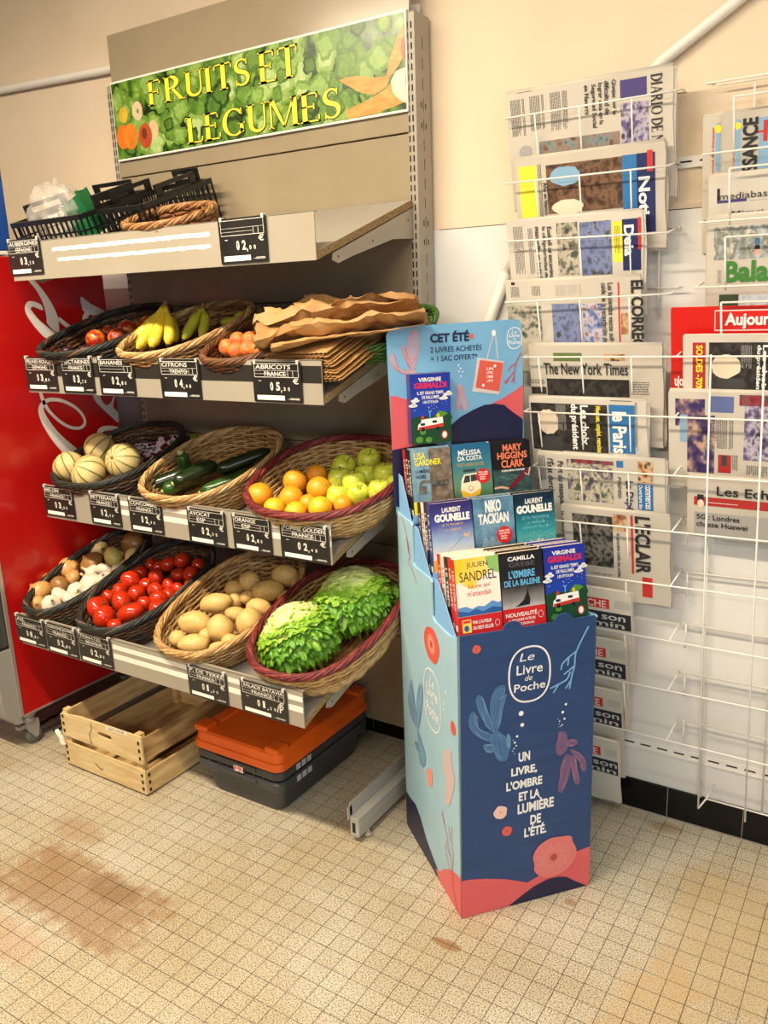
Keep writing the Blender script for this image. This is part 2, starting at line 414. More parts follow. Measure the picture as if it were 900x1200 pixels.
DATA = r'''{"tomato":[[-0.9791,-0.5996,0.5531,0.0377,0.0377],[-0.9188,-0.6278,0.5427,0.0369,0.0369],[-0.8651,-0.633,0.5283,0.0243,0.0243],[-0.8379,-0.5901,0.5598,0.0473,0.0359],[-0.75,-0.5528,0.5686,0.0388,0.0356],[-0.9143,-0.5593,0.5711,0.0361,0.0361],[-1.0174,-0.5317,0.5598,0.0257,0.0257],[-0.9802,-0.5085,0.5794,0.0276,0.0276],[-0.9136,-0.4981,0.5761,0.0322,0.0322],[-0.8465,-0.5268,0.5647,0.025,0.025],[-0.9886,-0.457,0.5983,0.0332,0.0332],[-0.9993,-0.4048,0.6057,0.0266,0.0266],[-0.9407,-0.4358,0.5873,0.0217,0.0217],[-0.9062,-0.4185,0.6111,0.0287,0.0287],[-0.8572,-0.4699,0.5888,0.0271,0.0271],[-0.794,-0.5155,0.584,0.0291,0.0291],[-0.8026,-0.469,0.5823,0.0235,0.0235],[-0.8421,-0.4244,0.5947,0.0256,0.0256],[-0.799,-0.4283,0.5903,0.0228,0.0228],[-0.73,-0.4901,0.5838,0.0312,0.0312],[-0.7405,-0.4224,0.6058,0.0302,0.0302],[-0.7888,-0.3759,0.6223,0.0309,0.0309],[-0.8446,-0.3786,0.6165,0.026,0.026],[-1.008,-0.3457,0.616,0.0251,0.0251],[-0.9182,-0.353,0.6348,0.0293,0.0293],[-0.8722,-0.3323,0.6474,0.0284,0.0284],[-0.8079,-0.3188,0.637,0.0262,0.0262],[-0.7166,-0.37,0.6163,0.0229,0.0229],[-0.9634,-0.3511,0.6166,0.0249,0.0249]],"onion":[[-1.2807,-0.5948,0.5535,0.04,0.0355],[-1.2481,-0.6319,0.5291,0.0263,0.021],[-1.2928,-0.4632,0.5967,0.0369,0.0332],[-1.2424,-0.5432,0.5668,0.0322,0.0322],[-1.2249,-0.4197,0.6132,0.0405,0.0331],[-1.2798,-0.3415,0.6353,0.0341,0.0303],[-1.1605,-0.3738,0.6283,0.0396,0.0331],[-1.1546,-0.2922,0.6599,0.045,0.0356],[-1.0845,-0.3515,0.6325,0.0347,0.031],[-1.3172,-0.5245,0.5682,0.0274,0.0274],[-1.2418,-0.4887,0.5784,0.0272,0.0236]],"garlic":[[-1.1787,-0.6251,0.5406,0.033,0.0243],[-1.1974,-0.5767,0.5473,0.0298,0.0298],[-1.1363,-0.5844,0.549,0.0278,0.0226],[-1.1535,-0.5432,0.5623,0.0291,0.0247],[-1.1529,-0.4931,0.5793,0.0338,0.0302],[-1.1924,-0.4487,0.5929,0.0291,0.0236],[-1.1522,-0.4244,0.6011,0.029,0.0236],[-1.1026,-0.4649,0.5878,0.0285,0.0249],[-1.105,-0.4011,0.6059,0.0244,0.0217],[-1.1108,-0.5294,0.5602,0.0228,0.0193]],"potato":[[-0.5203,-0.6442,0.5391,0.0466,0.0289],[-0.5857,-0.5697,0.5664,0.05,0.0333],[-0.4817,-0.5723,0.5675,0.0375,0.0408],[-0.5841,-0.4787,0.5963,0.0513,0.0308],[-0.5916,-0.3873,0.6111,0.0316,0.0263],[-0.545,-0.365,0.6347,0.0352,0.0334],[-0.455,-0.3886,0.6272,0.0496,0.0325],[-0.446,-0.3122,0.6521,0.0436,0.0349],[-0.3791,-0.3287,0.6357,0.0274,0.0291],[-0.3815,-0.382,0.6165,0.0338,0.0219],[-0.4405,-0.4501,0.598,0.0377,0.0268],[-0.495,-0.4905,0.58,0.0335,0.0226],[-0.5528,-0.4256,0.593,0.0232,0.0258],[-0.4064,-0.528,0.583,0.0373,0.0503],[-0.6047,-0.6236,0.5319,0.0247,0.0247],[-0.5294,-0.5844,0.5364,0.0228,0.0286],[-0.4276,-0.6334,0.5367,0.0356,0.0237],[-0.514,-0.4163,0.6056,0.0233,0.0207],[-0.4328,-0.5867,0.5434,0.0257,0.0217]],"lettuce":[[-0.2193,-0.5506,0.5765,0.0781,0.0781],[-0.1514,-0.394,0.6294,0.0778,0.0778]],"melon":[[-1.2107,-0.4678,0.9595,0.0553,0.0553],[-1.0919,-0.4865,0.953,0.0632,0.0478],[-1.195,-0.3482,1.0008,0.0578,0.0578],[-1.0163,-0.4068,0.9823,0.0619,0.055]],"orange":[[-0.3947,-0.4611,0.9428,0.0364,0.0364],[-0.3375,-0.3719,0.9701,0.0347,0.0347],[-0.2925,-0.4488,0.9439,0.0336,0.0336],[-0.2363,-0.3946,0.9624,0.0344,0.0344],[-0.2972,-0.3217,0.9821,0.0304,0.0304],[-0.23,-0.4534,0.9348,0.0259,0.0259],[-0.1266,-0.4374,0.9394,0.0254,0.0254]],"grapefruit":[[-0.3099,-0.5003,0.9239,0.0303,0.0303],[-0.2341,-0.5047,0.9219,0.0297,0.0297],[-0.1722,-0.4768,0.9336,0.0323,0.0323]],"apple":[[-0.2361,-0.2776,1.0002,0.0342,0.0342],[-0.1777,-0.2311,1.0154,0.0342,0.0342],[-0.2061,-0.3371,0.9797,0.0333,0.0333],[-0.143,-0.3569,0.9794,0.0328,0.0328],[-0.1456,-0.2979,0.9846,0.0331,0.0331],[-0.1613,-0.4122,0.9523,0.0301,0.0301],[-0.106,-0.3948,0.9597,0.0299,0.0299],[-0.0422,-0.3841,0.9707,0.0318,0.0318],[-0.0825,-0.2928,0.994,0.0329,0.0329],[-0.0303,-0.3299,0.9713,0.0298,0.0298]],"nectarine":[[-1.1001,-0.3888,1.3703,0.0339,0.0237],[-1.1271,-0.3145,1.3875,0.0217,0.0217],[-1.0287,-0.3633,1.3759,0.0303,0.0219],[-1.0459,-0.3059,1.398,0.0275,0.0275],[-1.0354,-0.2653,1.3985,0.019,0.019],[-1.0351,-0.2296,1.4139,0.021,0.021],[-0.9979,-0.2214,1.413,0.0174,0.0174]],"apricot":[[-0.4913,-0.4401,1.3493,0.0257,0.022],[-0.5047,-0.3803,1.3653,0.021,0.0202],[-0.4607,-0.3775,1.3656,0.0208,0.0193],[-0.4265,-0.3699,1.3643,0.0163,0.0163],[-0.4561,-0.4422,1.3408,0.0175,0.0145],[-0.4215,-0.4319,1.3452,0.0181,0.0159],[-0.3781,-0.4437,1.3438,0.0214,0.0157],[-0.3775,-0.4133,1.3489,0.0158,0.0158]],"zuc":[[-0.868,-0.437,0.923],[-0.784,-0.345,0.952],[-0.806,-0.446,0.92],[-0.743,-0.339,0.954],[-0.766,-0.431,0.925],[-0.703,-0.303,0.966],[-0.726,-0.416,0.929],[-0.578,-0.313,0.963],[-0.7,-0.299,0.967],[-0.614,-0.22,0.993],[-0.942,-0.301,0.967],[-0.874,-0.359,0.948]],"zuc2":[[-0.63,-0.319,0.961],[-0.608,-0.217,0.994],[-0.619,-0.381,0.941],[-0.563,-0.309,0.964],[-0.54,-0.273,0.976]],"pack":[[-1.041,-0.298,0.968],[-0.928,-0.209,0.997],[-1.115,-0.234,0.989],[-0.994,-0.181,1.006]],"ban":[[-1.079,-0.082,1.449],[-0.854,-0.413,1.343],[-0.85,-0.367,1.357],[-0.782,-0.378,1.354],[-0.773,-0.347,1.364],[-0.947,-0.115,1.438],[-0.781,-0.305,1.377],[-0.731,-0.327,1.37],[-0.68,-0.311,1.375]],"ban3":[[-0.756,-0.209,1.408],[-0.658,-0.273,1.387],[-0.609,-0.268,1.389],[-0.729,-0.176,1.419],[-0.665,-0.179,1.417],[-0.678,-0.144,1.429],[-0.635,-0.214,1.406]],"swirl":[[[-0.449,1.572],[-0.428,1.568],[-0.401,1.541],[-0.373,1.5],[-0.353,1.455],[-0.35,1.42],[-0.355,1.394],[-0.376,1.404],[-0.395,1.427],[-0.394,1.447],[-0.4,1.491],[-0.419,1.532],[-0.44,1.558]],[[-0.404,1.468],[-0.407,1.484],[-0.425,1.494],[-0.45,1.498],[-0.465,1.488],[-0.47,1.469],[-0.461,1.444],[-0.434,1.405],[-0.399,1.374],[-0.358,1.383],[-0.387,1.407],[-0.423,1.438],[-0.444,1.465],[-0.448,1.475],[-0.439,1.48],[-0.423,1.474]],[[-0.346,1.444],[-0.335,1.437],[-0.286,1.398],[-0.305,1.397],[-0.346,1.428]],[[-0.248,1.508],[-0.21,1.484],[-0.146,1.451],[-0.15,1.414],[-0.161,1.418],[-0.192,1.434],[-0.215,1.448],[-0.226,1.441],[-0.23,1.426],[-0.214,1.409],[-0.241,1.403],[-0.253,1.421],[-0.251,1.442],[-0.24,1.457],[-0.248,1.467]],[[-0.247,1.182],[-0.221,1.179],[-0.212,1.148],[-0.195,1.13],[-0.174,1.136],[-0.156,1.161],[-0.151,1.16],[-0.164,1.129],[-0.163,1.115],[-0.145,1.093],[-0.149,1.06],[-0.181,1.087],[-0.216,1.122],[-0.242,1.152]],[[-0.25,1.026],[-0.244,1.047],[-0.219,1.057],[-0.179,1.052],[-0.149,1.041],[-0.148,1.024],[-0.188,1.037],[-0.218,1.038],[-0.23,1.031],[-0.232,1.022]]],"swirl_line":[[-0.456,1.217],[-0.454,1.2],[-0.449,1.174],[-0.431,1.138],[-0.398,1.101],[-0.359,1.074],[-0.319,1.065],[-0.296,1.078],[-0.3,1.106],[-0.327,1.138],[-0.37,1.164],[-0.41,1.175],[-0.44,1.173],[-0.461,1.152],[-0.457,1.119],[-0.432,1.069],[-0.398,1.022],[-0.349,0.971]],"front":{"coral":[[[0.329,0.709],[0.298,0.651],[0.294,0.615],[0.288,0.594],[0.282,0.559]],[[0.298,0.651],[0.278,0.639],[0.262,0.625],[0.259,0.612]],[[0.278,0.637],[0.276,0.62]],[[0.294,0.615],[0.278,0.605],[0.267,0.598]],[[0.283,0.602],[0.274,0.584],[0.252,0.575],[0.232,0.569]],[[0.253,0.575],[0.24,0.557]],[[0.286,0.581],[0.272,0.562]]],"bluefish":[[[0.037,0.546],[0.028,0.539],[0.025,0.518],[0.034,0.495],[0.06,0.472],[0.083,0.463],[0.079,0.481],[0.056,0.495],[0.041,0.515],[0.039,0.533]],[[0.048,0.584],[0.043,0.57],[0.052,0.539],[0.068,0.505],[0.086,0.485],[0.079,0.516],[0.069,0.548],[0.06,0.576]],[[0.112,0.598],[0.094,0.595],[0.082,0.576],[0.078,0.547],[0.083,0.502],[0.09,0.484],[0.103,0.503],[0.109,0.541],[0.119,0.575],[0.112,0.57],[0.115,0.587]],[[0.086,0.485],[0.101,0.481],[0.116,0.465],[0.125,0.441],[0.12,0.411],[0.107,0.405],[0.094,0.417],[0.085,0.441],[0.079,0.46]],[[0.06,0.455],[0.068,0.457],[0.085,0.452],[0.085,0.434],[0.068,0.438]],[[0.122,0.475],[0.129,0.458],[0.127,0.432],[0.119,0.451]]],"pinkfish":[[[0.256,0.45],[0.273,0.446],[0.278,0.427],[0.277,0.4],[0.264,0.389],[0.252,0.394],[0.249,0.415],[0.254,0.432]],[[0.276,0.387],[0.263,0.357],[0.261,0.33],[0.257,0.298],[0.266,0.287],[0.28,0.312],[0.288,0.347],[0.288,0.375]],[[0.288,0.379],[0.293,0.341],[0.304,0.302],[0.315,0.304],[0.307,0.343],[0.302,0.372]],[[0.287,0.398],[0.311,0.384],[0.328,0.362],[0.332,0.337],[0.324,0.33],[0.321,0.349],[0.302,0.376]],[[0.279,0.423],[0.298,0.423],[0.306,0.412],[0.292,0.406],[0.278,0.411]]],"bubbles":[[0.156,0.519,0.0064],[0.159,0.489,0.005],[0.146,0.462,0.0032],[0.14,0.447,0.0028],[0.144,0.438,0.0021],[0.138,0.432,0.0018],[0.134,0.426,0.0014],[0.139,0.418,0.0011],[0.136,0.454,0.0011],[0.273,0.52,0.0032],[0.265,0.501,0.0036],[0.27,0.483,0.0028],[0.257,0.479,0.0018],[0.264,0.468,0.0021],[0.253,0.485,0.0011],[0.256,0.472,0.0011],[0.26,0.465,0.0014],[0.255,0.464,0.0007]],"logo":[[0.177,0.683],[0.178,0.546],[0.125,0.623],[0.23,0.609]],"text":[["Le",[0.154,0.649,0.19,0.669]],["Livre",[0.144,0.616,0.211,0.64]],["de",[0.166,0.599,0.185,0.613]],["Poche",[0.138,0.574,0.218,0.594]],["UN",[0.15,0.393,0.18,0.418]],["LIVRE,",[0.131,0.355,0.199,0.38]],["L'OMBRE",[0.118,0.322,0.213,0.346]],["ET LA",[0.151,0.288,0.207,0.312]],["LUMI\u00c8RE",[0.148,0.253,0.245,0.287]],["DE",[0.182,0.217,0.211,0.243]],["L'\u00c9T\u00c9.",[0.166,0.185,0.226,0.216]]],"flower":[[0.045,0.698,0.0105],[0.103,0.27,0.0175],[0.12,0.215,0.0135]],"bigflower":[[0.262,0.164],[0.293,0.159],[0.3,0.14],[0.31,0.118],[0.309,0.093],[0.294,0.073],[0.271,0.059],[0.233,0.055],[0.209,0.066],[0.194,0.085],[0.194,0.104],[0.19,0.125],[0.203,0.15],[0.226,0.163],[0.245,0.166]],"bigc":[0.247,0.11],"wave":[[0.006,0.107],[0.03,0.104],[0.066,0.096],[0.111,0.083],[0.148,0.068],[0.176,0.055],[0.204,0.065],[0.232,0.084],[0.27,0.094],[0.308,0.108],[0.346,0.113]],"hill":[[0.123,-0.0],[0.158,0.021],[0.195,0.04],[0.233,0.05],[0.261,0.049],[0.285,0.042],[0.31,0.023],[0.342,0.0]]},"side":{"flower":[[0.184,0.69],[0.149,0.695],[0.129,0.683],[0.113,0.663],[0.117,0.639],[0.137,0.612],[0.163,0.606],[0.189,0.612],[0.21,0.631],[0.215,0.656],[0.203,0.678]],"logo":[[0.191,0.576],[0.156,0.583],[0.131,0.563],[0.112,0.525],[0.109,0.486],[0.119,0.447],[0.139,0.423],[0.165,0.419],[0.201,0.43],[0.226,0.464],[0.228,0.505],[0.219,0.548]],"text":[[[0.189,0.54],[0.156,0.55]],[[0.207,0.497],[0.126,0.545]],[[0.175,0.481],[0.156,0.501]],[[0.222,0.449],[0.118,0.502]]],"bubbles":[[0.075,0.567],[0.085,0.536],[0.092,0.513],[0.087,0.497]],"small":[[0.04,0.511],[0.025,0.509],[0.018,0.493],[0.026,0.479],[0.042,0.48],[0.049,0.493]],"fish":[[[0.321,0.488],[0.346,0.436],[0.334,0.397],[0.291,0.366],[0.28,0.383],[0.301,0.428]],[[0.256,0.505],[0.234,0.506],[0.241,0.457],[0.276,0.366],[0.286,0.398],[0.279,0.46]],[[0.346,0.436],[0.353,0.41],[0.33,0.376],[0.291,0.366],[0.318,0.405]],[[0.286,0.361],[0.267,0.352],[0.235,0.328],[0.226,0.3],[0.249,0.272],[0.273,0.274],[0.28,0.307]],[[0.31,0.314],[0.296,0.303],[0.281,0.3],[0.279,0.319]]],"pink":[[[0.093,0.404],[0.051,0.426],[0.044,0.385],[0.028,0.361],[0.043,0.318],[0.067,0.272],[0.095,0.262],[0.083,0.325],[0.1,0.353]]],"orange":[[0.217,0.282],[0.186,0.298],[0.181,0.263],[0.194,0.245],[0.212,0.248]],"coral":[[[0.023,0.003],[0.047,0.054],[0.054,0.098],[0.072,0.15],[0.094,0.192],[0.116,0.221]],[[0.094,0.192],[0.107,0.207],[0.111,0.231]],[[0.054,0.098],[0.045,0.145],[0.053,0.179],[0.049,0.221]],[[0.053,0.179],[0.066,0.186],[0.07,0.211]],[[0.059,0.135],[0.082,0.139],[0.086,0.161]],[[0.07,0.09],[0.083,0.109],[0.097,0.125],[0.099,0.144]]],"navy":[[0.36,0.111],[0.322,0.117],[0.284,0.102],[0.237,0.062],[0.186,0.037],[0.146,0.023],[0.107,0.009]],"wave":[[0.143,0.029],[0.114,0.058],[0.075,0.087],[0.033,0.105],[-0.003,0.113]],"red":[[0.366,0.927],[0.341,0.903],[0.326,0.885],[0.317,0.861],[0.314,0.835],[0.327,0.877],[0.307,0.852],[0.303,0.835],[0.316,0.816],[0.29,0.801],[0.258,0.777]]},"head":{"out":[[-0.015,1.394],[0.368,1.399],[0.382,1.103],[-0.011,0.971]],"pinkL":[[-0.015,1.228],[0.008,1.226],[0.043,1.213],[0.069,1.179],[0.077,1.132],[0.076,1.095],[0.047,1.095],[-0.012,1.09]],"navyL":[[-0.012,1.09],[0.047,1.095],[0.106,1.102],[0.155,1.05],[0.027,0.938],[-0.009,0.942]],"navyR":[[0.155,1.142],[0.182,1.161],[0.218,1.177],[0.249,1.187],[0.28,1.188],[0.305,1.183],[0.331,1.162],[0.358,1.143],[0.377,1.135],[0.385,1.049],[0.155,1.05]],"pinkR":[[0.267,1.188],[0.3,1.2],[0.337,1.218],[0.372,1.233],[0.377,1.135],[0.358,1.143],[0.331,1.162],[0.305,1.183],[0.28,1.188]],"text":[["CET \u00c9T\u00c9",[0.102,1.352,0.208,1.38]],["2 LIVRES ACHET\u00c9S",[0.102,1.328,0.242,1.345]],["= 1 SAC OFFERT*",[0.103,1.306,0.23,1.32]]],"fl":[0.214,1.364],"logo":[[0.334,1.38],[0.335,1.327],[0.314,1.354],[0.355,1.352]],"coral":[[[0.354,1.315],[0.339,1.288],[0.335,1.263],[0.334,1.24]],[[0.339,1.288],[0.323,1.28],[0.318,1.271]],[[0.335,1.268],[0.318,1.25],[0.306,1.241]],[[0.318,1.25],[0.311,1.237]],[[0.336,1.258],[0.327,1.241]]],"bag":[[0.23,1.31],[0.305,1.296],[0.291,1.211],[0.215,1.224]],"bagr":[[0.237,1.303],[0.303,1.292],[0.291,1.219],[0.224,1.233]],"hand":[[[0.256,1.304],[0.276,1.367],[0.28,1.369],[0.288,1.303]]],"hook":[0.276,1.369],"fish":[[[0.06,1.39],[0.045,1.369],[0.042,1.325],[0.057,1.289],[0.071,1.341],[0.07,1.381]],[[0.026,1.352],[0.028,1.335],[0.039,1.308],[0.057,1.284],[0.048,1.311],[0.035,1.339]],[[-0.001,1.334],[-0.005,1.314],[0.01,1.291],[0.043,1.276],[0.015,1.3],[0.008,1.322]],[[0.038,1.29],[0.062,1.284],[0.047,1.253],[0.037,1.25],[0.033,1.272]]],"fish2":[[[0.179,1.247],[0.189,1.235],[0.193,1.216],[0.203,1.188],[0.193,1.175],[0.183,1.189],[0.175,1.176],[0.17,1.199],[0.176,1.222],[0.171,1.239]]],"bub":[[0.178,1.293],[0.183,1.285],[0.179,1.278],[0.189,1.276],[0.184,1.265]]},"sign":{"f":[[-1.191,2.086,0.022],[-1.123,2.089,0.026],[-1.057,2.024,0.026],[-1.096,2.01,0.034],[-1.221,2.019,0.034],[-1.165,2.016,0.036]],"car":[[[-0.312,2.054],[-0.293,2.058],[-0.251,2.056],[-0.204,2.044],[-0.147,2.04],[-0.159,2.015],[-0.2,2.001],[-0.241,2.012],[-0.288,2.039]],[[-0.295,1.972],[-0.273,1.98],[-0.218,1.991],[-0.159,2.011],[-0.136,2.029],[-0.098,1.971],[-0.138,1.963],[-0.203,1.954],[-0.28,1.952],[-0.293,1.96]],[[-0.098,2.158],[-0.115,2.138],[-0.133,2.107],[-0.148,2.075],[-0.158,2.041],[-0.144,2.039],[-0.118,2.061],[-0.096,2.087]]],"turnip":[[-0.144,2.026],[-0.129,2.048],[-0.096,2.053],[-0.098,1.966],[-0.121,1.979],[-0.14,1.999]],"tom":[[-0.096,2.13],[-0.108,2.122],[-0.112,2.099],[-0.106,2.076],[-0.097,2.062]],"text":[["FRUITS",[-1.068,2.094,-0.633,2.168]],["ET",[-0.6,2.089,-0.454,2.171]],["LEGUMES",[-0.909,1.96,-0.311,2.039]]]}}'''
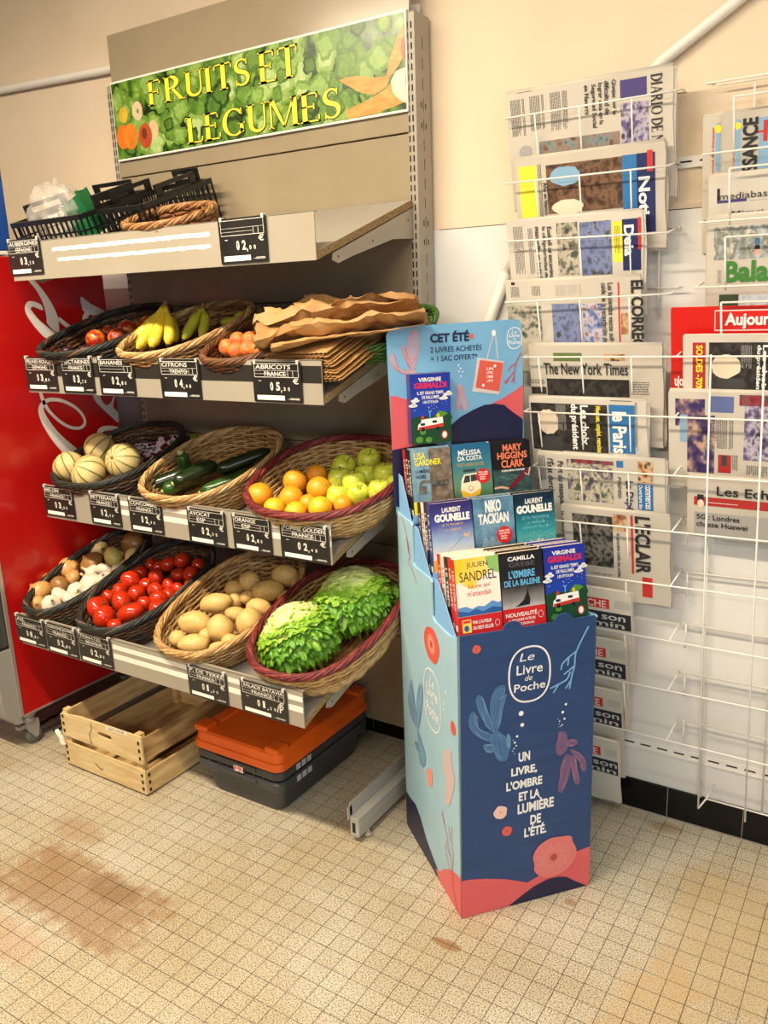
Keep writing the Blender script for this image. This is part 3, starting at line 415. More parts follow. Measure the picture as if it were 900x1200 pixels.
PAPERS = r'''[{"n":"diario","x":0.193,"z":1.942,"y":-0.108,"w":0.405,"h":0.275,"t":0.016,"e":[["T",0.3552,0.0097,0.3809,0.1531,"DIARIO DE N","k",1],["R",0.2845,0.0118,0.3456,0.0517,"purple"],["L",0.2918,0.0171,0.3325,0.0411,"white",4],["P",0.2847,0.0607,0.3491,0.1501,"violet"],["T",0.2635,0.0072,0.2758,0.0811,"Quejas por la","k"],["T",0.2477,0.0074,0.2596,0.079,"dificultad de","k"],["T",0.2308,0.0093,0.2433,0.0979,"lograr esta en la","k"],["T",0.2145,0.01,0.2277,0.1031,"Seguridad Social","k"],["T",0.1995,0.0096,0.2107,0.0724,"en Navarra","k"],["L",0.114,0.0131,0.16,0.1001,"k",5],["L",0.0612,0.0136,0.1019,0.0936,"k",4],["L",0.0106,0.0154,0.0497,0.1016,"k",5],["P",0.0796,0.1174,0.2813,0.1521,"beach"],["O",0.0252,0.1205,0.0612,0.1518,"grey"],["R",0.0314,0.1264,0.0578,0.1325,"coral"],["R",0.0303,0.1393,0.0568,0.1461,"coral"],["R",0.0298,-0.0012,0.0681,0.0016,"k"]]},{"n":"noti","x":0.215,"z":1.788,"y":-0.108,"w":0.372,"h":0.235,"t":0.014,"e":[["R",0.0113,0.0175,0.058,0.1398,"yellow"],["L",0.0188,0.0237,0.0498,0.1296,"k",3],["T",0.0738,0.0589,0.0843,0.1368,"Año en blanco","k"],["P",0.0829,0.021,0.2723,0.136,"brown"],["O",0.0915,0.0268,0.1715,0.0724,"skyblue"],["O",0.0936,0.1034,0.1746,0.1411,"cream"],["R",0.2721,0.0197,0.3106,0.1525,"blue"],["L",0.2864,0.0413,0.3011,0.1044,"white",1],["R",0.3063,0.0194,0.349,0.1961,"navy"],["T",0.31,0.0706,0.3369,0.1559,"Noti","w",2],["R",0.3309,0.0147,0.3438,0.0604,"red"],["L",0.0618,0.0168,0.0729,0.1433,"k",2]]},{"n":"deia","x":0.197,"z":1.643,"y":-0.108,"w":0.345,"h":0.24,"t":0.012,"e":[["L",0.0146,0.014,0.0464,0.1363,"k",4],["L",0.0547,0.02,0.0701,0.1382,"k",2],["T",0.1065,0.0196,0.1182,0.1458,"Euskadi se encamina","k"],["T",0.0908,0.0185,0.1026,0.1461,"la obligatoriedad de","k"],["T",0.0743,0.0172,0.0868,0.1508,"mascarilla en todo la","k"],["P",0.1307,0.0134,0.1851,0.1412,"street"],["P",0.1903,0.0157,0.2689,0.1438,"sky"],["R",0.2719,0.0198,0.2973,0.1154,"yellow"],["R",0.2955,0.0166,0.3395,0.1365,"navy"],["T",0.2999,0.0299,0.3239,0.1021,"Deia","w",2],["R",0.3331,0.0152,0.341,0.0881,"red"],["L",0.2771,0.0314,0.2923,0.0984,"k",2]]},{"n":"correo","x":0.191,"z":1.494,"y":-0.108,"w":0.352,"h":0.24,"t":0.013,"e":[["L",0.0152,0.0129,0.0399,0.0433,"k",4],["L",0.0735,0.0132,0.1004,0.0407,"k",4],["L",0.1378,0.0134,0.2078,0.0441,"grey",7],["R",0.0174,0.0007,0.0274,0.0082,"k"],["T",0.3284,0.0083,0.3588,0.1769,"EL CORREO","k",2],["T",0.2719,0.0123,0.285,0.1717,"Las haciendas vascas sufren","k"],["T",0.2556,0.0117,0.2688,0.1717,"caída de la recaudación de 7","k"],["P",0.0003,0.0639,0.0945,0.1485,"street"],["P",0.1243,0.0601,0.2023,0.1685,"sky"],["P",0.2061,0.0618,0.2546,0.1688,"blue2"],["R",0.296,0.0121,0.3001,0.1718,"red"],["P",0.302,0.0874,0.3191,0.1401,"orange"]]},{"n":"nytimes","x":0.257,"z":1.332,"y":-0.108,"w":0.345,"h":0.265,"t":0.014,"e":[["t",0.0395,0.0458,0.2606,0.0765,"The New York Times","k",1],["P",0.045,0.0882,0.2629,0.1339,"dark"],["R",0.0674,0.0194,0.1436,0.0412,"green"],["P",0.2018,0.0221,0.2538,0.0399,"orange"],["l",0.2643,0.0932,0.312,0.129,"k",5],["P",-0.0083,0.1114,0.0428,0.1313,"dark"],["l",-0.0066,0.0915,0.0393,0.1078,"k",3]]},{"n":"parisien","x":0.26,"z":1.197,"y":-0.108,"w":0.31,"h":0.235,"t":0.01,"e":[["P",0.0036,0.0143,0.2103,0.1456,"dark"],["O",0.0216,0.0296,0.0791,0.1024,"cream"],["R",0.0241,0.1065,0.0867,0.1485,"darkgrey"],["T",0.1102,0.0133,0.1327,0.1402,"du président","w",2],["T",0.1398,0.0157,0.161,0.1255,"Les choix","w",2],["T",0.1772,0.0172,0.1938,0.1449,"Masques, emploi, retraites","yellow",2],["R",0.2146,0.0125,0.2799,0.1425,"blue"],["T",0.2226,0.03,0.2595,0.1513,"le Parisi","w",2],["L",0.2809,0.0048,0.2908,0.1389,"k",1],["R",0.2188,-0.0017,0.2727,0.0025,"darkgrey"],["L",0.0739,0.0172,0.1011,0.0912,"grey",4]]},{"n":"depeche","x":0.287,"z":1.049,"y":-0.108,"w":0.335,"h":0.24,"t":0.014,"e":[["T",0.0491,0.0184,0.0704,0.1431,"Port du masque","k"],["T",0.0258,0.0129,0.0462,0.1132,"l'État durcit","k"],["P",0.0796,0.011,0.2025,0.1289,"street2"],["P",0.0917,0.0095,0.2044,0.0204,"redcar"],["R",0.2123,0.006,0.2299,0.0245,"blue"],["T",0.23,0.0599,0.2547,0.1439,"La Dépê","navy",1],["T",0.2145,0.0507,0.2248,0.11,"PYRÉNÉES","k"],["P",0.2667,0.0032,0.3046,0.0617,"orange"],["R",0.2652,0.0651,0.304,0.1384,"blue"],["T",0.2691,0.0669,0.2787,0.1366,"Ouverture des","w"],["T",0.2845,0.0655,0.2979,0.1344,"commerces","w"],["L",-0.0012,0.0057,0.022,0.0832,"k",3]]},{"n":"eclair","x":0.355,"z":0.91,"y":-0.108,"w":0.285,"h":0.265,"t":0.013,"e":[["P",0.029,0.0172,0.1379,0.1699,"crowd"],["P",0.1392,0.0081,0.1749,0.0568,"orange"],["T",0.1481,0.0621,0.157,0.1939,"le caractère inédit des soldes","k"],["R",0.1852,0.0069,0.1915,0.179,"red"],["T",0.1963,0.007,0.2368,0.1738,"L'ECLAIR","k",2],["R",0.2122,0.1844,0.2388,0.2448,"red"],["L",0.2182,0.1903,0.2341,0.2387,"white",2],["L",0.0749,0.1908,0.1335,0.1997,"k",6],["T",-0.0029,0.0154,0.0078,0.0928,"le masque","k"]]},{"n":"presse","x":0.324,"z":0.693,"y":-0.108,"w":0.225,"h":0.3,"t":0.008,"e":[["R",0.096,0.03,0.167,0.06,"red"],["t",0.106,0.034,0.159,0.056,"CHE","pink",1],["R",0.019,0.07,0.236,0.12,"ink"],["t",0.030999999999999996,0.075,0.21,0.093,"trace son","grey2",1],["t",0.030999999999999996,0.097,0.23199999999999998,0.115,"chemin »","grey2",1],["l",0.18,0.03,0.233,0.06,"grey",3]]},{"n":"presse","x":0.315,"z":0.551,"y":-0.108,"w":0.225,"h":0.3,"t":0.008,"e":[["R",0.099,0.03,0.171,0.06,"red"],["t",0.109,0.034,0.163,0.056,"CHE","pink",1],["R",0.02,0.07,0.241,0.12,"ink"],["t",0.033,0.075,0.215,0.093,"trace son","grey2",1],["t",0.033,0.097,0.237,0.115,"chemin »","grey2",1],["l",0.184,0.03,0.238,0.06,"grey",3]]},{"n":"presse","x":0.309,"z":0.403,"y":-0.108,"w":0.225,"h":0.3,"t":0.008,"e":[["R",0.1,0.03,0.173,0.06,"red"],["t",0.11,0.034,0.165,0.056,"CHE","pink",1],["R",0.019,0.07,0.245,0.12,"ink"],["t",0.034,0.075,0.218,0.093,"trace son","grey2",1],["t",0.034,0.097,0.241,0.115,"chemin »","grey2",1],["l",0.186,0.03,0.241,0.06,"grey",3]]},{"n":"presse","x":0.304,"z":0.252,"y":-0.108,"w":0.225,"h":0.222,"t":0.008,"e":[["R",0.101,0.03,0.176,0.06,"red"],["t",0.112,0.034,0.168,0.056,"CHE","pink",1],["R",0.02,0.07,0.249,0.12,"ink"],["t",0.034,0.075,0.222,0.093,"trace son","grey2",1],["t",0.034,0.097,0.245,0.115,"chemin »","grey2",1],["l",0.19,0.03,0.245,0.06,"grey",3]]},{"n":"issance_back","x":0.661,"z":1.834,"y":-0.075,"w":0.12,"h":0.3,"t":0.008,"e":[["U",0.0181,0.0257,0.0247,0.1306,"journal des basques","red"],["R",0.0265,0.0179,0.0367,0.1192,"skyblue"],["O",0.0235,0.0208,0.0397,0.0386,"yellow"],["O",0.0274,0.1231,0.036,0.1303,"k"]]},{"n":"issance","x":0.705,"z":1.832,"y":-0.088,"w":0.3,"h":0.27,"t":0.01,"e":[["U",0.0215,0.0245,0.0267,0.1299,"journal des basques","red"],["R",0.0279,0.0168,0.0383,0.1209,"skyblue"],["O",0.0227,0.0216,0.0384,0.0361,"yellow"],["U",0.0415,0.0155,0.0735,0.1323,"iSSANCE","k",2],["R",0.0749,0.0179,0.1164,0.1328,"skyblue"],["R",0.0698,0.044,0.0881,0.0485,"red"],["R",0.0835,0.0242,0.0926,0.0663,"red"]]},{"n":"mediabask","x":0.686,"z":1.702,"y":-0.1,"w":0.31,"h":0.24,"t":0.012,"e":[["t",0.0226,0.0374,0.1364,0.0512,"mediabask","k",0],["R",0.017,0.027,0.0233,0.058,"ink"],["R",0.0172,0.0526,0.0481,0.0586,"purple"],["R",0.0481,0.0519,0.0794,0.0583,"purple"],["l",0.0849,0.0566,0.1232,0.0582,"grey",1],["t",0.0492,0.077,0.1149,0.0852,"Mirari","k"]]},{"n":"balades","x":0.689,"z":1.615,"y":-0.108,"w":0.31,"h":0.28,"t":0.012,"e":[["P",0.0144,0.0229,0.1846,0.0954,"mountain"],["t",0.0389,0.0982,0.2103,0.1466,"Balades","green2",2],["U",0.023,0.1169,0.0309,0.1476,"2020","grey"],["R",0.101,0.0517,0.1115,0.0657,"blue2c"],["R",0.1014,0.0663,0.1119,0.0756,"k"],["R",0.1017,0.0762,0.1123,0.088,"skin"],["P",0.0277,0.176,0.1912,0.2021,"sky2"],["R",0.0277,0.174,0.07,0.203,"dkgreen"]]},{"n":"aujour_card","x":0.618,"z":1.419,"y":-0.112,"w":0.36,"h":0.22,"t":0.004,"e":[["R",0.0987,0.008,0.2814,0.0566,"pink"],["R",0.1007,0.0111,0.2814,0.0535,"red2"],["t",0.1215,0.0136,0.2769,0.0525,"Aujourd'hui","w",2],["t",0.009,0.165,0.0295,0.1991,"ujo","w",2]]},{"n":"soldes","x":0.654,"z":1.356,"y":-0.122,"w":0.3,"h":0.2,"t":0.006,"e":[["R",0.0197,0.0178,0.0488,0.135,"red3"],["T",0.0277,0.0237,0.0431,0.1322,"SOLDES -70%","yellow",2],["P",0.0564,0.0176,0.2309,0.1325,"dark"],["O",0.0615,0.0449,0.1275,0.1027,"cream"],["R",0.0748,0.1024,0.1348,0.1322,"darkgrey"],["T",0.158,0.0234,0.17,0.1355,"du président","w",2],["T",0.1724,0.0235,0.1831,0.1351,"Les choix","w",2],["L",0.1269,0.0248,0.1511,0.0817,"grey",4]]},{"n":"purple","x":0.622,"z":1.223,"y":-0.108,"w":0.34,"h":0.25,"t":0.014,"e":[["P",0.015,0.0179,0.0838,0.0872,"purpleart"],["P",0.0433,0.0576,0.1069,0.2077,"purpleart"],["R",0.0257,0.0578,0.0432,0.1292,"skyblue2"],["R",0.0939,0.0096,0.1484,0.0495,"blue3"],["L",0.1091,0.0628,0.1501,0.1444,"k",5],["R",0.1156,0.157,0.1455,0.2039,"red3"],["R",0.1233,0.1579,0.1363,0.1866,"darkgrey"],["P",0.1726,0.0247,0.2724,0.1674,"violet"],["P",0.1605,0.0045,0.2686,0.0311,"redcar"],["L",0.1805,0.18,0.2282,0.2087,"k",7],["L",0.148,0.1561,0.1622,0.1994,"k",3]]},{"n":"echos","x":0.675,"z":1.018,"y":-0.095,"w":0.36,"h":0.165,"t":0.008,"e":[["t",0.0673,0.0242,0.221,0.0485,"Les Echos","k",1],["R",0.0142,0.0554,0.2562,0.0789,"red3"],["R",0.0217,0.0496,0.037,0.0659,"k"],["O",0.0224,0.0628,0.038,0.0845,"cream"],["R",0.0146,0.0976,0.2608,0.2081,"grey"],["t",0.0204,0.1021,0.121,0.1163,"5G : Londres","k",1],["t",0.0206,0.1219,0.1397,0.1362,"chasse Huawei","k",1],["O",0.0508,0.1687,0.0887,0.2279,"darkgrey"],["O",0.0991,0.1684,0.1256,0.1997,"khaki"],["l",0.0465,0.0685,0.1174,0.0721,"white",1]]}]'''
D0 = json.loads(DATA)
# ------------------------------------------------------------------ room shell
wall_m = mat('wall_paint', (226, 206, 178), 0.6, c2=(220, 199, 170), scale=3.0, bump=0.03, bscale=60)
floor_m = bpy.data.materials.new('terrazzo_tile'); floor_m.use_nodes = True
def floor_nodes(m):
    nt = m.node_tree; b = nt.nodes['Principled BSDF']; L = nt.links.new
    N = nt.nodes.new
    tc = N('ShaderNodeTexCoord')
    def noise(sc, det=3.0, rough=0.5):
        n = N('ShaderNodeTexNoise'); n.inputs['Scale'].default_value = sc; n.inputs['Detail'].default_value = det
        n.inputs['Roughness'].default_value = rough
        L(tc.outputs['Object'], n.inputs['Vector']); return n
    def ramp(src, stops):
        r = N('ShaderNodeValToRGB'); cr = r.color_ramp
        while len(cr.elements) < len(stops): cr.elements.new(.5)
        for e, (p, c) in zip(cr.elements, stops): e.position = p; e.color = lin(c)
        L(src, r.inputs[0]); return r
    def mix(fac, a, bb, mode='MIX'):
        x = N('ShaderNodeMix'); x.data_type = 'RGBA'; x.blend_type = mode
        if isinstance(fac, float): x.inputs['Factor'].default_value = fac
        else: L(fac, x.inputs['Factor'])
        for s, k in ((a, 'A'), (bb, 'B')):
            if isinstance(s, tuple): x.inputs[6 if k == 'A' else 7].default_value = s
            else: L(s, x.inputs[6 if k == 'A' else 7])
        return x.outputs[2]
    def math_(op, a, bb=None, c=None):
        x = N('ShaderNodeMath'); x.operation = op
        for i, s in enumerate((a, bb, c)):
            if s is None: continue
            if isinstance(s, (int, float)): x.inputs[i].default_value = s
            else: L(s, x.inputs[i])
        return x.outputs[0]
    sp = noise(290, 2.0); base = ramp(sp.outputs['Fac'], [(0.34, (104, 94, 78)), (0.42, (170, 161, 142)), (0.52, (203, 195, 174)), (0.66, (220, 214, 198))])
    # per-tile tone
    mp = N('ShaderNodeMapping'); mp.inputs['Scale'].default_value = (20, 20, 20)
    L(tc.outputs['Object'], mp.inputs['Vector'])
    fl = N('ShaderNodeVectorMath'); fl.operation = 'FLOOR'; L(mp.outputs[0], fl.inputs[0])
    wn = N('ShaderNodeTexWhiteNoise'); L(fl.outputs[0], wn.inputs['Vector'])
    tone = ramp(wn.outputs['Value'], [(0.0, (246, 244, 240)), (1.0, (255, 255, 255))])
    col = mix(1.0, base.outputs[0], tone.outputs[0], 'MULTIPLY')
    # broad dirt
    d = noise(2.2, 5.0); dr = ramp(d.outputs['Fac'], [(0.35, (236, 226, 208)), (0.62, (255, 255, 255))])
    col = mix(1.0, col, dr.outputs[0], 'MULTIPLY')
    # stains with their own place and outline
    sx = N('ShaderNodeSeparateXYZ'); L(tc.outputs['Object'], sx.inputs[0])
    def stain(x, y, rx, ry, c, amount, edge=0.5):
        nonlocal col
        n = noise(26, 4.0)
        a = math_('DIVIDE', math_('SUBTRACT', sx.outputs[0], x), rx); a = math_('MULTIPLY', a, a)
        e = math_('DIVIDE', math_('SUBTRACT', sx.outputs[1], y), ry); e = math_('MULTIPLY', e, e)
        r = math_('ADD', math_('MAXIMUM', a, e) if edge > 1 else math_('ADD', a, e), math_('MULTIPLY', math_('SUBTRACT', n.outputs['Fac'], 0.5), 1.6))
        f = math_('MULTIPLY', math_('SMOOTH_MIN', math_('MAXIMUM', math_('MULTIPLY', math_('SUBTRACT', 1.0, r), 1.6), 0.0), 1.0, 0.2), amount)
        col = mix(f, col, lin(c))
    stain(-0.575, -1.08, 0.30, 0.125, (138, 96, 48), 0.60, 2)
    stain(-0.50, -1.02, 0.10, 0.05, (112, 74, 34), 0.35)
    stain(-0.80, -0.90, 0.12, 0.05, (150, 112, 70), 0.40)
    stain(-0.60, -1.27, 0.14, 0.06, (178, 128, 88), 0.35, 2)
    stain(0.92, -0.42, 0.20, 0.27, (186, 156, 104), 0.45, 2)
    stain(0.80, -0.72, 0.12, 0.20, (190, 156, 100), 0.40)
    stain(0.335, -0.752, 0.04, 0.016, (140, 92, 44), 0.7)
    stain(0.535, -0.475, 0.016, 0.014, (150, 108, 62), 0.6)
    stain(0.66, -0.06, 0.05, 0.03, (150, 110, 64), 0.5)
    # grout
    def line(o):
        fr = math_('FRACT', math_('MULTIPLY', o, 20.0)); q = math_('ABSOLUTE', math_('SUBTRACT', fr, 0.5))
        return q
    g = math_('MAXIMUM', line(sx.outputs[0]), line(sx.outputs[1]))
    gn = noise(11, 3.0)
    th = math_('ADD', 0.470, math_('MULTIPLY', gn.outputs['Fac'], 0.018))
    gm = N('ShaderNodeMapRange'); gm.inputs['From Min'].default_value = 0.0; gm.inputs['From Max'].default_value = 0.010
    L(math_('SUBTRACT', g, th), gm.inputs['Value'])
    gd = noise(5, 3.0); gs = math_('MULTIPLY', gm.outputs[0], math_('ADD', 0.62, math_('MULTIPLY', gd.outputs['Fac'], 0.55)))
    gs = math_('MINIMUM', gs, 0.95)
    col = mix(gs, col, lin((56, 44, 30)))
    L(col, b.inputs['Base Color'])
    b.inputs['Roughness'].default_value = 0.42
    bp = N('ShaderNodeBump'); bp.inputs['Strength'].default_value = 0.25; bp.inputs['Distance'].default_value = 0.002
    L(math_('SUBTRACT', math_('MULTIPLY', sp.outputs['Fac'], 0.4), gm.outputs[0]), bp.inputs['Height']); L(bp.outputs[0], b.inputs['Normal'])
floor_nodes(floor_m)
b = MB(); b.box((-4, -7, -0.06), (4.5, 0.0, 0.0)); struct(b.build('floor', floor_m))
b = MB(); b.box((-4, 0.0, -0.06), (4.5, 0.12, 2.86))
struct(b.build('wall_back', wall_m))
b = MB()
for x0, x1 in ((-4.0, -1.36), (-1.358, 0.20), (0.2015, 1.45), (1.4515, 4.4)): b.box((x0, -0.004, 0.0), (x1, 0.0, 1.6455))
struct(b.build('wall_back_panelling', mat('wall_laminate', (222, 219, 214), 0.35, c2=(216, 214, 210), scale=2.5)))
b = MB(); b.box((-4, -7, 2.80), (4.5, 0.12, 2.9)); struct(b.build('ceiling', mat('ceiling_paint', (226, 222, 214), 0.8)))
# wall panel joints and slotted fixing rails
b = MB()
b.box((-0.06, -0.0015, 1.6455), (4.4, 0.0, 1.6480))
struct(b.build('trim_1', mat('joint_dark', (96, 84, 70), 0.8)))
rail_m = mat('rail_white', (226, 222, 214), 0.4); slot_m = mat('slot_black', (22, 20, 18), 0.8)
def wall_rail(i, x0, x1, z):
    b = MB(); b.box((x0, -0.006, z - .012), (x1, 0, z + .012)); b.box((x0, -0.009, z - .014), (x1, 0, z - .010))
    x = x0 + .02
    while x < x1 - .05:
        b.box((x, -0.0068, z - .002), (x + .028, -0.006, z + .002), 1); x += .046
    struct(b.build('trim_%d' % i, [rail_m, slot_m]))
wall_rail(2, 0.50, 1.9, 0.208); wall_rail(3, 0.30, 1.9, 1.752)
# black glazed skirting tiles
skirt_m = mat('skirting_black', (10, 9, 9), 0.22, c2=(16, 15, 14), scale=12, spec=.25); sj = mat('skirting_joint', (150, 142, 128), 0.8)
b = MB()
x = -3.951
while x < 4.4:
    b.box((x + .0012, -0.012, 0.0), (x + .1988, 0.0, 0.094), 0); b.box((x - .0012, -0.0105, 0), (x + .0012, 0.0, 0.092), 1); x += .2
b.box((-3.95, -0.014, 0.0), (4.4, -0.012, 0.004), 1)
struct(b.build('baseboard_back', [skirt_m, sj]))
# surface conduits on the wall
pipe_m = mat('pipe_paint', (232, 226, 214), 0.45)
b = MB(); b.tube([(-2.6, -0.016, 2.316), (-1.95, -0.016, 2.288), (-1.0, -0.016, 2.247), (-0.10, -0.016, 2.21)], 0.014, 8); struct(b.build('trim_4', pipe_m))
b = MB(); b.tube([(0.06, -0.018, 1.26), (0.105, -0.018, 1.398), (0.155, -0.018, 1.52)], 0.017, 8)
b.tube([(0.155, -0.018, 1.52), (0.26, -0.018, 1.68), (0.40, -0.018, 1.85), (0.545, -0.018, 1.975), (0.72, -0.018, 2.08), (1.0, -0.018, 2.22)], 0.014, 8); struct(b.build('trim_5', pipe_m))

# ------------------------------------------------------------------ gondola shelving
steel = mat('shelf_steel', (158, 149, 132), 0.34, metal=0.0, c2=(164, 155, 138), scale=4, spec=0.45)
panel_m = mat('back_panel', (160, 145, 118), 0.22, c2=(152, 137, 111), scale=5, bump=0.02, bscale=30)
chip_m = mat('particleboard', (168, 140, 92), 0.8, c2=(122, 98, 62), scale=220, detail=2)
board_m = mat('shelf_board', (150, 144, 134), 0.4)
XL, XR = -1.245, -0.09
g = thing('shelving_unit', (-0.67, -0.1, 0), 'tall beige steel shelving unit holding the fruit and vegetable baskets', 'shelving')
for (z0, z1) in ((0.10, 0.42), (0.423, 0.72), (0.723, 1.028), (1.031, 1.462), (1.465, 1.893), (1.897, 2.335)):
    b = MB(); b.bbox((XL, -0.088, z0), (XR, -0.075, z1), .002); b.build('back_panel', panel_m, g)
def upright(x0, x1):
    b = MB(); b.bbox((x0, -0.092, 0.0), (x1, -0.012, 2.186), .004)
    z = 0.12
    while z < 2.15:
        for xx in (x0 + .004, x0 + .015):
            b.box((xx, -0.0926, z), (xx + .004, -0.0918, z + .016), 1)
        z += .025
    z = 0.1; k = 0
    while z < 2.15:
        b.box((x1 - .0004, -0.054, z), (x1 + .0006, -0.0525, z + .03), 1)
        if k % 6 < 2:
            for yy in (-.066, -.043): b.box((x1 - .0004, yy, z + .006), (x1 + .0006, yy + .004, z + .02), 1)
        z += .05; k += 1
    b.build('upright', [steel, slot_m], g)
upright(-0.100, -0.073); upright(-1.268, -1.245)
def foot(x):
    b = MB(); b.bbox((x - .03, -0.548, 0.018), (x + .0, -0.09, 0.078), .005)
    b.box((x - .032, -0.545, 0.078), (x - .029, -0.09, 0.118)); b.box((x - .032, -0.555, 0.072), (x - .029, -0.535, 0.108))
    b.box((x - .0, -0.54, .04), (x + .0008, -.09, .058))
    f = b.build('base_leg', mat('foot_steel', (172, 168, 158), 0.4), g)
    b = MB(); b.box((x - .021, -0.5488, 0.032), (x - .011, -0.5475, 0.062)); b.build('slot', slot_m, f)
    b = MB(); b.lathe([(.006, 0.0), (.014, 0.002), (.014, 0.008), (.005, 0.012), (.005, 0.03)], 12, M=Matrix.Translation((x - .004, -0.50, 0))); b.build('levelling_foot', steel, f)
foot(-0.047); foot(-1.22)
tape_m = mat('tape_white', (240, 232, 214), 0.35); band_m = mat('price_rail_dark', (48, 44, 38), 0.3)
# shelf: (fascia y, fascia z0, z1, board back y)
SH = {1: (-0.545, 1.557, 1.667), 2: (-0.547, 1.217, 1.326), 3: (-0.545, 0.807, 0.915), 4: (-0.699, 0.418, 0.520)}
SLOPE = 0.33
def board_z(k, y):
    fy, z0, z1 = SH[k]
    return z0 + 0.021 + SLOPE * (y - fy)
for k, (fy, z0, z1) in SH.items():
    s = bpy.data.objects.new('shelf', None); COL.objects.link(s); s.parent = g; s.matrix_parent_inverse = Matrix.Translation((0.67, 0.1, 0))
    yb = -0.094
    fr = Fr((0, fy + .004, z0 + .001), (0, 1, SLOPE), (0, -SLOPE, 1)); ln = (yb - fy - .004) * math.hypot(1, SLOPE)
    b = MB(); cb = [fr.at(0, 0), fr.at(ln, 0), fr.at(ln, .018), fr.at(0, .018)]
    vs = [Vector((XL, p.y, p.z)) for p in cb] + [Vector((XR, p.y, p.z)) for p in cb]
    b.add(vs, [(3, 2, 1, 0)][:0] + [(0, 1, 2, 3), (7, 6, 5, 4)], 0); b.add(vs, [(0, 4, 5, 1), (1, 5, 6, 2), (2, 6, 7, 3), (3, 7, 4, 0)], 1)
    b.build('board', [chip_m, board_m], s)
    b = MB(); b.bbox((XL - .006, fy - .002, z0), (XR + .001, fy + .001, z1), .0008)
    b.box((XL - .006, fy - .002, z1 - .002), (XR + .001, fy + .010, z1))
    f = b.build('fascia', steel, s)
    e = fy - .0026
    if k == 1:
        for (a, c, za, zb) in ((-1.05, -.42, 1.632, 1.644), (-1.03, -.42, 1.603, 1.614)):
            b = MB(); n = 60; r2 = random.Random(int(za * 1000))
            up_ = [(a + (c - a) * i / n, zb + r2.uniform(-.0012, .0006)) for i in range(n + 1)]; lo_ = [(a + (c - a) * i / n, za + r2.uniform(-.0008, .0022)) for i in range(n + 1)]
            b.prism(Fr((0, fy - .0020, 0), (1, 0, 0), (0, 0, 1)), lo_ + up_[::-1], 0, .0006); b.build('tape_remnant', tape_m, f)
    if k == 2:
        b = MB(); b.box((XL, e, 1.270), (XR, fy, 1.312)); b.build('price_rail', band_m, f)
    if k in (3, 4):
        za, zb, zc, zd = (z1 - .030, z1 - .016, z1 - .060, z1 - .044)
        for a, c in (((-.88, -.838), (-.697, -.593), (-.284, -.252), (-.092, -.089)) if k == 3 else ((-.80, -.49), (-.342, -.295), (-.137, -.09))):
            for q0, q1 in ((za, zb), (zc, zd)):
                b = MB(); b.box((a, e, q0), (c, fy, q1)); b.build('tape_strip', tape_m, f)
    for x in (XR - .004, XL + .001):
        b = MB()
        d0 = 0.07 if k < 4 else .1
        pts = [(fy + d0, board_z(k, fy + d0) - .026), (-.092, board_z(k, -.092) - .024), (-.092, board_z(k, -.092) - .105), (-.20, board_z(k, -.2) - .075), (fy + d0 + .08, board_z(k, fy + d0 + .08) - .058), (fy + d0 + .02, board_z(k, fy + d0 + .02) - .056), (fy + d0 - .004, board_z(k, fy + d0) - .042)]
        b.prism(Fr((x, 0, 0), (0, 1, 0), (0, 0, 1)), pts, 0, .003)
        for py, pz in ((-.12, -.05), (-.30, -.05), (fy + d0 + .02, -.04)):
            b.ell(Fr((x + .0034, 0, 0), (0, 1, 0), (0, 0, 1)), py, board_z(k, py) + pz, .003, .003, 0, 1, 8)
        b.build('bracket', [steel, slot_m], s)

# ------------------------------------------------------------------ fruit sign
SG = json.loads(DATA)['sign']
sg = thing('fruit_sign', (-0.66, -0.092, 1.95), 'green lettuce sign reading FRUITS ET LEGUMES on the shelving back', 'sign')
fs_ = Fr((0, -0.094, 0), (1, 0, 0), (0, 0, 1))
leaf_print = ramp_mat('leaf_print', [(0.0, (176, 196, 92)), (0.22, (120, 156, 52)), (0.45, (78, 118, 34)), (0.62, (52, 84, 26)), (0.80, (24, 40, 14))], 26, 'voronoi', 0.25, stretch=(1, 1, .75))
b = MB(); b.bbox((-1.240, -0.0985, 1.946), (-0.094, -0.090, 2.191), .001); b.build('panel', mat('sign_white', (242, 236, 220), .3), sg)
b = MB(); fr = Fr((0, -0.0990, 0), (1, 0, 0), (0, 0, 1)); b.rect(fr, -1.237, 1.952, -0.098, 2.185); lp = b.build('lettuce_print', leaf_print, sg)
b = MB()
rr = random.Random(5)
for i in range(170):   # printed lettuce leaves
    cx, cy = rr.uniform(-1.21, -.12), rr.uniform(1.965, 2.175); r = rr.uniform(.020, .046); a0 = rr.uniform(0, 6.28); n = 30; p1, p2 = rr.uniform(0, 6.28), rr.uniform(0, 6.28)
    mi = rr.choice((0, 0, 1, 1, 2, 3)); h = .0002 + i * 3e-6
    for q_, (sc_, m_) in enumerate(((1.0, mi), (.70, {0: 2, 1: 0, 2: 4, 3: 1}[mi]))):
        pts = []
        for q in range(n):
            a = 2 * math.pi * q / n; R_ = sc_ * r * (1 + .13 * math.sin(a * 4 + p1) + .07 * math.sin(a * 9 + p2)) * (1 - .25 * math.cos(a - a0))
            x_, z_ = R_ * math.cos(a) - (.12 * r * math.cos(a0) if q_ else 0), R_ * math.sin(a) - (.12 * r * math.sin(a0) if q_ else 0)
            pts.append((min(max(cx + x_, -1.236), -.099), min(max(cy + z_, 1.953), 2.184)))
        b.poly(fr, pts, h + q_ * 1e-6, m_)
